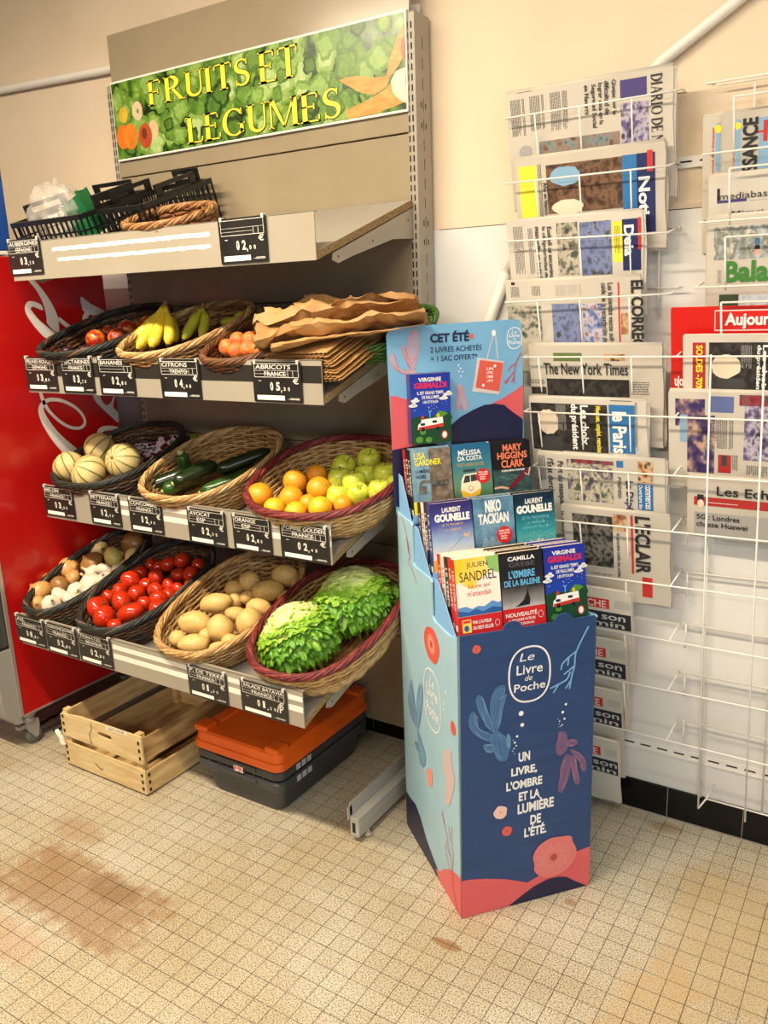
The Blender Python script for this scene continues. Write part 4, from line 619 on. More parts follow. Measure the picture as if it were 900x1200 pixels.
b.build('leaf_drawing', [mat('lf%d' % i, c, .3, c2=c2, scale=60) for i, (c, c2) in enumerate([((92, 130, 44), (116, 152, 58)), ((68, 104, 34), (90, 128, 46)), ((124, 158, 70), (150, 180, 92)), ((30, 52, 18), (52, 82, 28)), ((160, 186, 108), (182, 202, 134))])], lp)
b = MB(); h = .0008
cols = [(222, 176, 50), (240, 206, 168), (236, 200, 150), (196, 84, 44), (232, 120, 36), (236, 138, 40)]
for i in (0, 1, 2, 3, 4, 5):
    x, y, r = SG['f'][i]; x = max(x, -1.236 + r); b.ell(fr, x, y, r * .92, r * 1.12, h + i * 2e-5, i)
b.ell(fr, SG['f'][1][0] + .002, SG['f'][1][1], .006, .008, h + .0002, 6, 10); b.ell(fr, SG['f'][3][0] - .004, SG['f'][3][1] + .008, .012, .018, h + .0002, 7, 12)
b.build('printed_apples', [mat('pa%d' % i, c, .3, c2=tuple(int(v * .86) for v in c), scale=18) for i, c in enumerate(cols)] + [mat('pa_eye', (120, 140, 60), .3), mat('pa_dk', (110, 50, 32), .3)], lp)
b = MB()
for i, p in enumerate(SG['car']): b.poly(fr, [(min(x, -.0985), y) for x, y in p], h + i * 3e-5, 0)
b.poly(fr, [(min(x, -.0985), y) for x, y in SG['turnip']], h + .0002, 1); b.poly(fr, [(min(x, -.0985), y) for x, y in SG['tom']], h + .0001, 2)
b.build('printed_carrots', [mat('pcarrot', (222, 130, 44), .3, c2=(232, 158, 74), scale=26, stretch=(1, 1, 3)), mat('pturnip', (236, 226, 180), .3), mat('ptom', (206, 84, 40), .3)], lp)
for words in (('FRUITS', 'ET'), ('LEGUMES',)):
    b = MB(); d = MB()
    for t, bx in SG['text']:
        if t not in words: continue
        for dx, dz in ((.0028, -.0028), (-.0016, .0012), (.0016, .0014), (-.0016, -.002)): d.text(fr, t, (bx[0] + dx, bx[1] + dz, bx[2] + dx, bx[3] + dz), .0012 + dx * .01, serif=True)
        b.text(fr, t, bx, .0016, serif=True)
    lt = b.build('lettering', mat('ltr_yellow', (250, 232, 60), .35), sg); d.build('letter_outline', mat('ltr_dark', (42, 44, 16), .4), lt)

# ------------------------------------------------------------------ price tags
tag_black = mat('tag_black', (30, 28, 26), 0.35, c2=(40, 37, 34), scale=14); chalk = mat('tag_chalk', (226, 220, 206), .7); tag_white = mat('tag_white', (248, 244, 232), .45)
def price_tag(k, x0, x1, z0, z1, name, origin, big, small, label, slant=0.0):
    y = SH[k][0] - .0035; t = thing('price_tag', ((x0 + x1) / 2, y, z0), label, 'price tag', 'price tags on the %s shelf edge' % ('top' if k == 1 else ORD[k - 1]))
    w, h = x1 - x0, z1 - z0; fr = Fr((x0, y, z0), (1, 0, 0), (0, -.03, 1))
    b = MB(); b.prism(fr, [(0, .002), (.002, 0), (w - .002, 0), (w, .002), (w, h - .002), (w - .002, h), (.002, h), (0, h - .002)], 0, .0022); b.build('board', tag_black, t)
    b = MB(); e = .0025; X = lambda u: u * w; Z = lambda v: v * h
    for (u0, v0, u1, v1) in ((.05, .62, .95, .95), (.05, .78, .95, .78), (.05, .70, .72, .70)):
        for a in ((u0, v0, u1, v0), (u0, v1, u1, v1)): b.rect(fr, X(a[0]), Z(a[1]) - .0006, X(a[2]), Z(a[1]) + .0006, e)
    for u, v0, v1 in ((.05, .62, .95), (.95, .62, .95), (.74, .62, .78), (.84, .62, .78)): b.rect(fr, X(u) - .0006, Z(v0), X(u) + .0006, Z(v1), e)
    if name: b.text(fr, name, (X(.08), Z(.815), X(min(.94, .12 + .085 * len(name))), Z(.925)), e + .0001, bold=.012, shear=.12)
    if origin: b.text(fr, origin, (X(.26), Z(.645), X(min(.72, .28 + .07 * len(origin))), Z(.755)), e + .0001, bold=.01, shear=-.1)
    b.text(fr, big[0], (X(.36), Z(.29), X(.42), Z(.50)), e, bold=.03); b.text(fr, big[1], (X(.48), Z(.29), X(.56) if big[1] != '1' else X(.53), Z(.50)), e, bold=.035)
    b.text(fr, ',', (X(.575), Z(.24), X(.595), Z(.31)), e, bold=.03)
    b.text(fr, small[0], (X(.63), Z(.29), X(.67), Z(.38)), e, bold=.02); b.text(fr, small[1], (X(.72), Z(.29), X(.76), Z(.38)), e, bold=.02)
    if 'p' in small[2:]: b.text(fr, '/P', (X(.78), Z(.28), X(.92), Z(.50)), e, bold=.02)
    b.text(fr, '€', (X(.83), Z(.46), X(.94), Z(.60)), e, bold=.02)
    b.text(fr, '--', (X(.12), Z(.52), X(.18), Z(.535)), e, bold=.02); b.text(fr, '--00/00', (X(.70), Z(.07), X(.94), Z(.12)), e, bold=.015)
    b.build('lettering', chalk, t)
    b = MB(); b.rect(fr, X(.07), Z(.055), X(.64), Z(.17), e); b.build('blank_strip', tag_white, t)
    for u in (.06, .94):
        b = MB(); b.bbox((-.004, -.0035, -.007), (.004, .0075, .004), .0015, M=Matrix.Translation(fr.at(X(u), h, 0))); b.build('clip', mat('clip_clear', (206, 200, 190), .2), t)
TL = [(1, -1.256, -1.098, 1.572, 1.676, 'AUBERGINES', 'ESPAGNE', '03', '20', 'black price tag for aubergines, far left of the top shelf edge'),
 (1, -.384, -.230, 1.562, 1.669, '', '', '02', '00', 'black price tag with empty name box on top shelf edge'),
 (2, -1.248, -1.098, 1.224, 1.328, 'PRUNES ROUGES', 'ESPAGNE', '03', '10', 'black price tag for red plums, leftmost below the nectarine basket'),
 (2, -1.071, -.926, 1.222, 1.329, 'NECTARINES', 'FRANCE', '03', '20', 'black price tag for nectarines, second from left on second shelf'),
 (2, -.900, -.749, 1.220, 1.328, 'BANANES', '', '02', '10', 'black price tag for bananes below the banana basket'),
 (2, -.644, -.492, 1.218, 1.325, 'CITRONS', 'TRENTO', '04', '40', 'black price tag for citrons at 04,40 on second shelf'),
 (2, -.306, -.149, 1.220, 1.322, 'ABRICOTS', 'FRANCE', '05', '30', 'black price tag for abricots below the brown paper bags'),
 (3, -1.248, -1.098, .816, .916, 'MELON', 'FRANCE', '03', '00', 'black price tag for melon below the four melons'),
 (3, -1.019, -.880, .814, .916, 'BETTERAVES', 'FRANCE', '02', '90', 'black price tag for betteraves, second on third shelf'),
 (3, -.839, -.697, .812, .914, 'CONCOMBRE', 'FRANCE', '02', '90', 'black price tag for concombre, left below the cucumber basket'),
 (3, -.593, -.447, .806, .909, 'AVOCAT', 'ESP', '02', '00', 'black price tag for avocat on the third shelf edge'),
 (3, -.421, -.284, .808, .909, 'ORANGE', 'ESP', '02', '10', 'black price tag for orange on the third shelf edge'),
 (3, -.252, -.094, .807, .907, 'POMME GOLDEN', 'FRANCE', '02', '40', 'black price tag for pomme golden, right end of third shelf'),
 (4, -1.266, -1.118, .425, .520, 'AIL', 'FRANCE', '08', '10', 'black price tag for garlic, leftmost on the lowest shelf'),
 (4, -1.110, -.960, .422, .522, 'OIGNONS JAUNES', 'FRANCE', '02', '10', 'black price tag for onions, second on the lowest shelf'),
 (4, -.952, -.802, .423, .522, 'TOMATES', 'BELGIQUE', '02', '10', 'black price tag for tomates from Belgique below tomato basket'),
 (4, -.488, -.343, .420, .512, 'P. DE TERRE', 'FRANCE', '01', '00', 'black price tag for potatoes below the potato basket'),
 (4, -.294, -.138, .419, .513, 'SALADE BATAVIA', 'FRANCE', '01', '20p', 'black price tag for salade batavia below the lettuce basket')]
for a in TL: price_tag(*a)
# ------------------------------------------------------------------ wire newspaper racks on the wall
wire = mat('rack_wire', (238, 234, 226), .35)
WR = .0023
def crook(z): return (1.886 - z) * .031
def rack(lb, name='newspaper_rack', x=.4, z=1.0):
    return thing(name, (x, -.03, z), lb, 'newspaper rack', 'white wire newspaper racks on the wall')
def tier(parent, z, x0, x1, verts, drop=.20, hookl=True, hookr=True, zr=None, link=()):
    """one tier of a rack: front wire, wires falling back to the wall, end hooks, rear wire"""
    b = MB(); k = crook(z); zr = z if zr is None else zr
    F = lambda x: (x, -.127, z + (zr - z) * (x - x0) / (x1 - x0))
    b.tube([F(x0), F((x0 + x1) / 2), F(x1)], WR, 6)
    if hookl: b.tube([F(x0), (x0 + .003, -.060, z + .010)], WR * .9, 6)
    if hookr: b.tube([F(x1), (x1 + .004, -.060, zr + .014)], WR * .9, 6)
    for x in link: b.tube([F(x), (x + .004, -.060, F(x)[2] + .014), (x + .004, -.024, F(x)[2] + .014)], WR * .9, 6)
    for x in verts: b.tube([F(x), (x + drop * .031 - .022, -.127 + .098, F(x)[2] - drop)], WR * .85, 6)
    xr = link[0] if link else x0
    b.tube([(xr + .004, -.024, z + .014), (x1 + .004, -.024, zr + .014), (x1 + .004, -.060, zr + .014)], WR, 6)
    return b.build('wire_tier', wire, parent)
def posts(parent, xs, z0, z1):
    b = MB()
    for x in xs:
        b.tube([(x + crook(z1), -.020, z1), (x + crook(z0), -.020, z0)], WR * 1.1, 6)
        for z in (z0 + .04, (z0 + z1) / 2, z1 - .04): b.tube([(x + crook(z), -.020, z), (x + crook(z), -.0065, z)], WR, 5)
    b.build('rear_posts', wire, parent)
ra = rack('upper left white wire newspaper rack, four tiers of Spanish papers', x=.4, z=1.45)
for z, zr, x0, x1 in ((1.884, 1.886, .197, .605), (1.733, 1.732, .197, .600), (1.594, 1.588, .200, .608), (1.443, 1.451, .200, .618)):
    tier(ra, z, x0, x1, [v + crook(z) * .8 for v in (.277, .389, .512)], zr=zr)
posts(ra, (.25, .55), 1.40, 1.91)
rb = rack('upper right white wire newspaper rack holding the landscape supplement', x=.95, z=1.45)
for z in (1.890, 1.747, 1.604, 1.463):
    tier(rb, z, .675, 1.32, [], hookr=True)
    b = MB(); zz = z - .035; xs = [.733, .845, .955, 1.07, 1.18, 1.29]
    b.tube([(.733, -.128, zz), (1.32, -.128, zz)], WR, 6)
    for x in xs: b.tube([(x, -.128, zz), (x + .003, -.104, zz - .115)] + ([(x + .005, -.05, zz - .24)] if z < 1.5 else []), WR, 6)
    b.build('front_grid', wire, rb)
posts(rb, (.755, 1.22), 1.42, 1.905)
rc = rack('long lower white wire newspaper rack, eight tiers reaching the skirting', x=.8, z=.15)
CT = [(1.303, 1.312, .25), (1.161, 1.166, .255), (1.015, 1.028, .28), (.873, .886, .30), (.730, .745, .31), (.586, .590, .315), (.446, .455, .32), (.308, .305, .325)]
for i, (z, zr, x0) in enumerate(CT):
    tier(rc, z, x0, 1.34, [v + crook(z) * .45 - .008 for v in (.293, .408, .533)] if i < 7 else [], zr=zr + (zr - z) * .1, hookl=True, link=(.625 + crook(z) * .8,), drop=.2)
b = MB()
for i, x in enumerate((.700, .815, .928, 1.043, 1.158, 1.27)):
    b.tube([(x + crook(1.31), -.1272, 1.312), (x + crook(.72), -.1272, .72), (x + crook(.13), -.1272, .132)], WR, 6)
b.tube([(.755, -.1272, .134), (.768, -.10, .150), (.772, -.022, .150)], WR, 6); b.tube([(.768, -.10, .150), (1.34, -.10, .150)], WR, 6)
b.build('front_grid', wire, rc)
b = MB()
for z, zr, x0 in CT[3:]:
    for x in (.565, ): b.tube([(x + crook(z) + .07, -.024, z + .014), (x + crook(z) + .072, -.03, z - .05)], WR, 6)
b.build('paper_stops', wire, rc)
posts(rc, (.40, .683, .84, 1.2), .10, 1.40)

# ------------------------------------------------------------------ newspapers
PC = {'k': (40, 38, 38), 'w': (246, 244, 238), 'white': (236, 232, 222), 'purple': (74, 62, 122), 'coral': (206, 92, 72), 'grey': (168, 164, 160), 'grey2': (196, 194, 190), 'yellow': (242, 224, 60), 'blue': (44, 116, 176), 'navy': (26, 40, 92), 'red': (200, 48, 40), 'green': (96, 116, 66),
      'darkgrey': (64, 62, 62), 'ink': (36, 36, 46), 'pink': (240, 206, 200), 'skyblue': (134, 174, 204), 'skyblue2': (140, 176, 202), 'cream': (232, 214, 188), 'blue2c': (70, 112, 160), 'skin': (226, 166, 138), 'dkgreen': (56, 74, 46), 'green2': (62, 132, 50), 'red2': (212, 20, 12), 'red3': (178, 42, 40), 'blue3': (96, 110, 160), 'khaki': (176, 168, 70)}
PHOTO = {'violet': [(60, 46, 74), (110, 94, 138), (196, 188, 206), (70, 54, 60)], 'beach': [(72, 104, 108), (128, 140, 136), (150, 122, 104), (88, 68, 56)], 'brown': [(40, 28, 20), (84, 58, 40), (124, 92, 66), (56, 38, 28)], 'street': [(60, 62, 56), (128, 124, 110), (196, 186, 166), (72, 84, 72)], 'sky': [(74, 84, 96), (112, 124, 164), (128, 138, 180), (70, 72, 62)],
         'blue2': [(60, 72, 128), (118, 130, 178), (196, 196, 206), (150, 60, 60)], 'orange': [(90, 56, 40), (176, 118, 76), (214, 180, 140), (70, 50, 44)], 'dark': [(22, 20, 20), (36, 33, 32), (62, 56, 52), (28, 26, 26)], 'street2': [(60, 52, 74), (120, 108, 120), (206, 196, 170), (84, 96, 70)], 'redcar': [(120, 30, 40), (150, 46, 54), (120, 84, 90), (56, 32, 40)],
         'crowd': [(22, 22, 20), (54, 56, 48), (120, 112, 106), (34, 42, 30)], 'mountain': [(196, 202, 208), (160, 164, 160), (120, 124, 112), (206, 200, 186)], 'sky2': [(168, 186, 200), (196, 206, 212), (210, 216, 218), (150, 160, 150)], 'purpleart': [(44, 30, 74), (64, 48, 100), (120, 96, 110), (196, 160, 140)]}
def pcm(k): return mat('ink_' + k, PC[k], .62)
def phm(k):
    c = PHOTO[k]; return ramp_mat('photo_' + k, [(.30, c[0]), (.43, c[1]), (.55, c[2]), (.68, c[3])], 52, rough=.6, detail=2.5, dist=.0, stretch=(1, 1, .8))
news = [mat('newsprint%d' % i, c, .8, c2=tuple(v - 8 for v in c), scale=7) for i, c in enumerate([(206, 198, 183), (200, 191, 176), (210, 202, 188)])]
redcard = mat('card_red', (208, 18, 12), .4)
NLAB = {'diario': 'folded newspaper with purple box and sideways serif masthead, topmost in left rack', 'noti': 'folded newspaper with yellow strip and navy masthead, second in left rack', 'deia': 'folded newspaper with bare tree photo, third in left rack', 'correo': 'folded newspaper with black sideways masthead over plain grey columns, fourth in left rack',
        'nytimes': 'upright newspaper with black gothic masthead, above the white bearded photo paper', 'parisien': 'folded newspaper with white bearded man photo and blue masthead, left rack', 'depeche': 'folded newspaper with street photo and blue headline box, left rack', 'eclair': 'folded newspaper with dark crowd photo and black and red masthead, lowest of the sideways ones',
        'issance_back': 'newspaper with yellow dot peeking out at far left of upper right rack', 'issance': 'newspaper with yellow dot and red scribble on blue, upper right rack', 'mediabask': 'newspaper with purple square emblem, above the green titled supplement', 'balades': 'magazine supplement with mountain photo and green title', 'aujour_card': 'bright red card with white title behind the sale newspaper',
        'soldes': 'newspaper with red sale strip standing before the red card', 'purple': 'creased newspaper with purple advert, below the red card', 'echos': 'newspaper with red band and top hat man, lowest in right rack'}
PRESS = ['uppermost of four identical newspapers beside the blue display', 'second of four identical newspapers beside the blue display', 'third of four identical newspapers beside the blue display', 'lowest of four identical newspapers beside the blue display']
np_ = 0
for pi, p in enumerate(json.loads(PAPERS)):
    w, h, th = p['w'], p['h'], p['t']; q = math.hypot(1, .2143)
    fr = Fr((p['x'], p['y'], p['z']), (1, 0, 0), (0, -.2143, 1))
    card = p['n'] == 'aujour_card'; b = MB(); r = random.Random(pi); NL = 1 if card else 5
    for i in range(NL):
        h1 = -th * i / NL - (.0 if i == 0 else .0004); h0 = -th * (i + 1) / NL + .0002; dx = 0 if i == 0 else r.uniform(-.003, .006); dl = 0 if i == 0 else r.uniform(-.002, .004); dz = 0 if i == 0 else r.uniform(-.006, .004)
        n = 12; pts = [(-dl, -h + dz)] + [(w * j / n, -h + dz + .0015 * math.sin(j * 1.3 + i)) for j in range(1, n)] + [(w + dx, -h + dz)] + [(w + dx + .002 * math.sin(j * .9 + i + pi), -h + (h - .004) * j / 8) for j in range(1, 8)] + [(w + dx, -.003), (w + dx - .003, 0), (.002 - dl, 0), (-dl, -.003)]
        b.prism(fr, pts, h0, h1, 0)
    if not card:
        c = [(-.0 - th / 2 + math.cos(a) * th / 2 * .98, math.sin(a) * th * .45) for a in [math.pi * i / 8 for i in range(9)]]
        vs = [fr.at(.001, y - .0006, hh) for hh, y in c] + [fr.at(w - .002, y - .0006, hh) for hh, y in c]
        b.add(vs, [(i, i + 1, 10 + i, 9 + i) for i in range(8)] + [tuple(range(9))[::-1], tuple(range(9, 18))], 0, True)
    o = b.build('red_card' if card else 'newspaper', redcard if card else news[pi % 3])
    if p['n'] == 'presse':
        tag(o, PRESS[np_], 'newspaper', 'newspapers in the wall racks'); np_ += 1
    else:
        tag(o, NLAB[p['n']], 'card' if card else 'magazine' if p['n'] == 'balades' else 'newspaper', None if card else 'newspapers in the wall racks')
    photos = {}; blocks = {}; letters = {}
    for ei, e in enumerate(p['e']):
        k, u0, v0, u1, v1 = e[:5]; u0, u1 = min(max(u0, .0008), w - .0008), min(max(u1, .0016), w - .0008); v0, v1 = max(v0, .0008), min(v1, h - .0008)
        if u1 - u0 < .0006 or v1 - v0 < .0006: continue
        hh = .0003 + ei * .00003
        if k == 'P':
            bb = photos.setdefault(e[5], MB()); bb.rect(fr, u0, -v1, u1, -v0, hh)
        elif k == 'R':
            bb = blocks.setdefault(e[5], MB()); bb.rect(fr, u0, -v1, u1, -v0, hh + .0001)
        elif k == 'O':
            bb = blocks.setdefault(e[5], MB()); rr = random.Random(ei); cx, cy, rx, ry = (u0 + u1) / 2, -(v0 + v1) / 2, (u1 - u0) / 2, (v1 - v0) / 2
            bb.poly(fr, [(cx + rx * (1 + rr.uniform(-.08, .05)) * math.cos(a), cy + ry * (1 + rr.uniform(-.08, .05)) * math.sin(a)) for a in [2 * math.pi * i / 22 for i in range(22)]], hh + .0002)
        elif k in 'Ll':
            bb = letters.setdefault(e[5], MB()); nc = e[6]; rr = random.Random(ei + pi)
            if k == 'L':   # lines of small print running downwards, in columns
                st = .0034; n = max(1, int((u1 - u0) / st))
                rows = max(1, int((v1 - v0) / .05))
                for i in range(n):
                    if nc > 2 and i % 9 == 8: continue
                    for j in range(rows):
                        a = v0 + (v1 - v0) * j / rows; c = v0 + (v1 - v0) * (j + 1) / rows - .003; c -= rr.random() * .25 * (c - a) * (rr.random() < .25)
                        s_ = a
                        while s_ < c - .002:
                            wl = rr.uniform(.002, .006); bb.rect(fr, u0 + i * st, -min(c, s_ + wl), u0 + i * st + st * .45, -s_, hh); s_ += wl + .0011
            else:
                st = .0044; n = max(1, int((v1 - v0) / st))
                for i in range(n):
                    s_ = u0
                    while s_ < u1 - .002:
                        wl = rr.uniform(.002, .007); bb.rect(fr, s_, -(v0 + i * st + st * .45), min(u1, s_ + wl), -(v0 + i * st), hh); s_ += wl + .0013
        else:
            bb = letters.setdefault(e[6], MB()); bold = {0: 0, 1: .015, 2: .035}[e[7] if len(e) > 7 else 1]
            txt = e[5]
            u0, v0, u1, v1 = [float(x) for x in e[1:5]]
            # letters that would run past the sheet are cut at its edge
            if k == 't' and u1 > w: n = max(1, int(len(txt) * (w - u0) / (u1 - u0))); u1 = u0 + (u1 - u0) * n / len(txt); txt = txt[:n].rstrip()
            bb.text(fr, txt, (u0, -v1, u1, -v0), .0022 if False else .0003 + .0018, 0, bold, 't' if k == 't' else k, serif=(p['n'] == 'diario' and ei == 0))
    for key, bb in photos.items(): bb.build('photograph', phm(key), o)
    for key, bb in blocks.items(): bb.build('printed_block', pcm(key), o)
    for key, bb in letters.items(): bb.build('lettering', pcm(key), o)
# ------------------------------------------------------------------ cardboard book display
FA = Vector((.3296, -.6613, 0)); EA = Vector((.639, .769, 0)).normalized(); EB = Vector((-EA.y, EA.x, 0))
def W(a, b_, z): return FA + EA * a + EB * b_ + Vector((0, 0, z))
MD = Matrix((( EA.x, EB.x, 0, FA.x), (EA.y, EB.y, 0, FA.y), (0, 0, 1, 0), (0, 0, 0, 1)))
DW = .350; DD = .400
sky = mat('card_sky', (126, 184, 222), .42, c2=(118, 176, 216), scale=6); pale = mat('card_pale', (168, 206, 222), .42, c2=(160, 198, 214), scale=5); navyp = mat('card_blue', (38, 72, 122), .42, c2=(34, 66, 114), scale=16, stretch=(.5, .5, 3)); navy = mat('card_navy', (24, 26, 66), .42); coral = mat('card_coral', (226, 100, 104), .42, c2=(218, 92, 98), scale=6)
tray_m = mat('card_tray', (132, 184, 232), .45); pw = mat('print_white', (246, 246, 244), .5); cor2 = mat('print_coral', (222, 92, 74), .5); cor3 = mat('print_salmon', (242, 148, 128), .5); cream_p = mat('print_cream', (244, 210, 196), .5); lblue = mat('print_lightblue', (126, 182, 226), .5); fishb = mat('print_fishblue', (54, 98, 148), .5); fishl = mat('print_fishline', (130, 176, 212), .5); fishp = mat('print_fishpink', (96, 78, 122), .5); fishpl = mat('print_fishpinkline', (188, 128, 148), .5); fn = mat('print_fishnavy', (70, 108, 150), .5); ink = mat('print_navytext', (26, 40, 72), .5); redp = mat('print_red', (206, 62, 66), .5); rust_p = mat('print_rust', (188, 74, 52), .5)
ds = thing('book_display', W(DW / 2, DD / 2, 0), 'tall blue cardboard floor display stand of paperbacks', 'display stand')
A = D0['front']; S_ = D0['side']; H_ = D0['head']
fF = Fr(W(0, 0, 0), EA, (0, 0, 1)); fS = Fr(W(0, 0, 0), -EB, (0, 0, 1)); fH = Fr(W(0, DD, 0), EA, (0, 0, 1))
def flipS(L_): return [(-x, y) for x, y in L_]
def smooth(l):
    n = len(l); q = []
    for j in range(n):
        p0, p1, p2, p3 = l[(j - 1) % n], l[j], l[(j + 1) % n], l[(j + 2) % n]
        for t in (0, .33, .66): q.append(tuple(.5 * (2 * p1[k] + (p2[k] - p0[k]) * t + (2 * p0[k] - 5 * p1[k] + 4 * p2[k] - p3[k]) * t * t + (3 * p1[k] - p0[k] - 3 * p2[k] + p3[k]) * t ** 3) for k in (0, 1)))
    return q
# front panel with scalloped top tabs
top = [(DW, .728), (.345, .732)]
for c in (.265, .135): top += [(c + .024 * math.cos(math.radians(a)), .732 + .018 * math.sin(math.radians(a))) for a in range(0, 181, 20)]
top += [(.005, .734), (0, .735)]
b = MB(); b.prism(fF, [(0, 0), (DW, 0)] + top, -.005, 0); fp = b.build('front_panel', navyp, ds)
h = .0005
wave = A['wave']
b = MB(); b.poly(fF, [(0, .001), (DW, .001)] + [(min(max(x, 0), DW), z) for x, z in wave[::-1]] if False else [(0, .001)] + [(DW, .001)] + [(DW, wave[-1][1])] + [(min(max(x, 0), DW), z) for x, z in wave[::-1]] + [(0, wave[0][1])], h); b.build('coral_dune', coral, fp)
b = MB(); b.poly(fF, [(x, max(z, .0012)) for x, z in A['hill']], h * 2); b.build('navy_dune', navy, fp)
def flower(fr, x, y, r, parent, m, dot, hh=.0014, name='flower_print'):
    b = MB(); n = 40; rr = random.Random(int(x * 999)); b.poly(fr, [(x + r * (1 + .06 * math.sin(5 * a + x * 50) + .03 * rr.uniform(-1, 1)) * math.cos(a), y + r * (1 + .06 * math.sin(4 * a) + .03 * rr.uniform(-1, 1)) * math.sin(a)) for a in [2 * math.pi * i / n for i in range(n)]], hh, 0)
    b.ell(fr, x, y, r * .17, r * .17, hh + .0003, 1, 10)
    for i in range(22):
        a = 2 * math.pi * i / 22; b.ribbon(fr, [(x + r * .3 * math.cos(a), y + r * .3 * math.sin(a)), (x + r * .9 * math.cos(a), y + r * .9 * math.sin(a))], r * .018, hh + .0002, 2)
    b.build(name, [m, dot, mat('petal_line', (238, 160, 146), .5)], parent)
flower(fF, *A['flower'][0], fp, cor2, rust_p); flower(fF, *A['flower'][1], fp, cream_p, cor3); flower(fF, *A['flower'][2], fp, cor2, rust_p)
b = MB(); b.poly(fF, smooth(A['bigflower']), .0018, 0); cx, cy = A['bigc']; b.ell(fF, cx, cy, .0095, .0095, .0024, 1, 16)
for i in range(46):
    a = 2 * math.pi * i / 46; r0 = .013 + .003 * (i % 3); r1 = .034 + .005 * ((i * 7) % 4); b.ribbon(fF, [(cx + r0 * math.cos(a), cy + r0 * math.sin(a)), (cx + r1 * math.cos(a), cy + r1 * .86 * math.sin(a))], [.0004, .0012], .0021, 2)
b.build('sea_anemone_print', [mat('anemone', (226, 124, 122), .5), rust_p, mat('anemone_line', (238, 164, 158), .5)], fp)
def strokes(fr, Ls, w, hh, m, name, parent):
    b = MB()
    for i, l in enumerate(Ls):
        # subdivide for smooth curves
        q = []
        for j in range(len(l) - 1):
            p0, p1, p2, p3 = l[max(j - 1, 0)], l[j], l[j + 1], l[min(j + 2, len(l) - 1)]
            for t in (0, .25, .5, .75): q.append(tuple(.5 * (2 * p1[k] + (p2[k] - p0[k]) * t + (2 * p0[k] - 5 * p1[k] + 4 * p2[k] - p3[k]) * t * t + (3 * p1[k] - p0[k] - 3 * p2[k] + p3[k]) * t ** 3) for k in (0, 1)))
        q.append(tuple(l[-1])); b.ribbon(fr, q, w, hh + i * .00003); b.ell(fr, q[-1][0], q[-1][1], w / 2, w / 2, hh + i * .00003, 0, 8)
    return b.build(name, m, parent)
strokes(fF, A['coral'], .0042, .001, lblue, 'coral_print', fp)
def fish(fr, Ls, mf, ml, name, parent, hh=.001, fill=True, w=.0007):
    b = MB()
    for i, l in enumerate(Ls):
        q = smooth(l)
        if fill: b.poly(fr, q, hh + i * .00006, 0)
        b.ribbon(fr, q, w, hh + i * .00006 + .00003, 1, True)
        cx = sum(p[0] for p in q) / len(q); cy = sum(p[1] for p in q) / len(q)
        for s_ in (.15, .3, .45, .6, .75, .88): b.ribbon(fr, [(cx + (x - cx) * s_, cy + (y - cy) * (s_ * .3 + .62)) for x, y in q], w * .55, hh + i * .00006 + .00004, 1, True)
    return b.build(name, [mf, ml], parent)
fish(fF, A['bluefish'], fishb, fishl, 'blue_fish_print', fp); fish(fF, A['pinkfish'], fishp, fishpl, 'pink_fish_print', fp)
b = MB()
for x, y, r in A['bubbles']: b.ell(fF, x, y, r, r, .0012, 0, 14)
b.build('bubbles_print', pw, fp)
lg = A['logo']; cx, cy = (lg[2][0] + lg[3][0]) / 2, (lg[0][1] + lg[1][1]) / 2; rx, ry = abs(lg[3][0] - lg[2][0]) / 2, abs(lg[0][1] - lg[1][1]) / 2
def oval(fr, cx, cy, rx, ry, w, hh, m, name, parent, tx, script=True):
    b = MB(); n = 40; b.ribbon(fr, [(cx + rx * math.copysign(abs(math.cos(a)) ** .82, math.cos(a)), cy + ry * math.copysign(abs(math.sin(a)) ** .82, math.sin(a))) for a in [2 * math.pi * i / n for i in range(n)]], w, hh, 0, True)
    for i, (s_, bx) in enumerate(tx): b.text(fr, s_, bx, hh, bold=.012 if i % 2 else .0, shear=.28 if i % 2 == 0 else 0.03)
    return b.build(name, m, parent)
oval(fF, cx, cy, rx, ry, .0045, .0011, pw, 'publisher_emblem', fp, A['text'][:4])
b = MB()
for s_, bx in A['text'][4:]: b.text(fF, s_, bx, .0013, bold=.04)
b.build('slogan', pw, fp)
# side panels with stepped top
prof = [(0, 0), (DD, 0), (DD, .93), (.385, .925), (.30, .925), (.288, .918), (.285, .822), (.272, .816), (.165, .818), (.158, .812), (.155, .728), (.143, .718), (.05, .718), (.02, .725), (0, .735)]
b = MB(); b.prism(fS, flipS(prof), -.005, 0); sp = b.build('side_panel', pale, ds)
b = MB(); b.prism(Fr(W(DW, 0, 0), EB, (0, 0, 1)), prof, -.005, 0); b.build('side_panel', pale, ds)
b = MB(); b.prism(Fr(W(DW, DD, 0), -EA, (0, 0, 1)), [(0, 0), (DW, 0), (DW, .93), (0, .93)], -.005, 0); b.build('rear_panel', pale, ds)
cl = lambda L_: flipS([(min(max(x, .0005), DD), max(z, .001)) for x, z in L_])
b = MB(); b.poly(fS, cl([(DD, .001)] + [(DD, S_['navy'][0][1])] + S_['navy'] + [(S_['navy'][-1][0], .001)]), h); b.build('navy_dune', navy, sp)
b = MB(); b.poly(fS, cl([(.0, .001), (0, S_['wave'][-1][1])] + S_['wave'][::-1] + [(S_['wave'][0][0] + .03, .02), (S_['wave'][0][0] + .0, .001)]), h * 1.6); b.build('coral_dune', coral, sp)
b = MB(); q = smooth(cl(S_['flower'])); b.poly(fS, q, .001, 0); cx = sum(p[0] for p in q) / len(q); cy = sum(p[1] for p in q) / len(q); b.ell(fS, cx, cy, .006, .006, .0016, 1, 10)
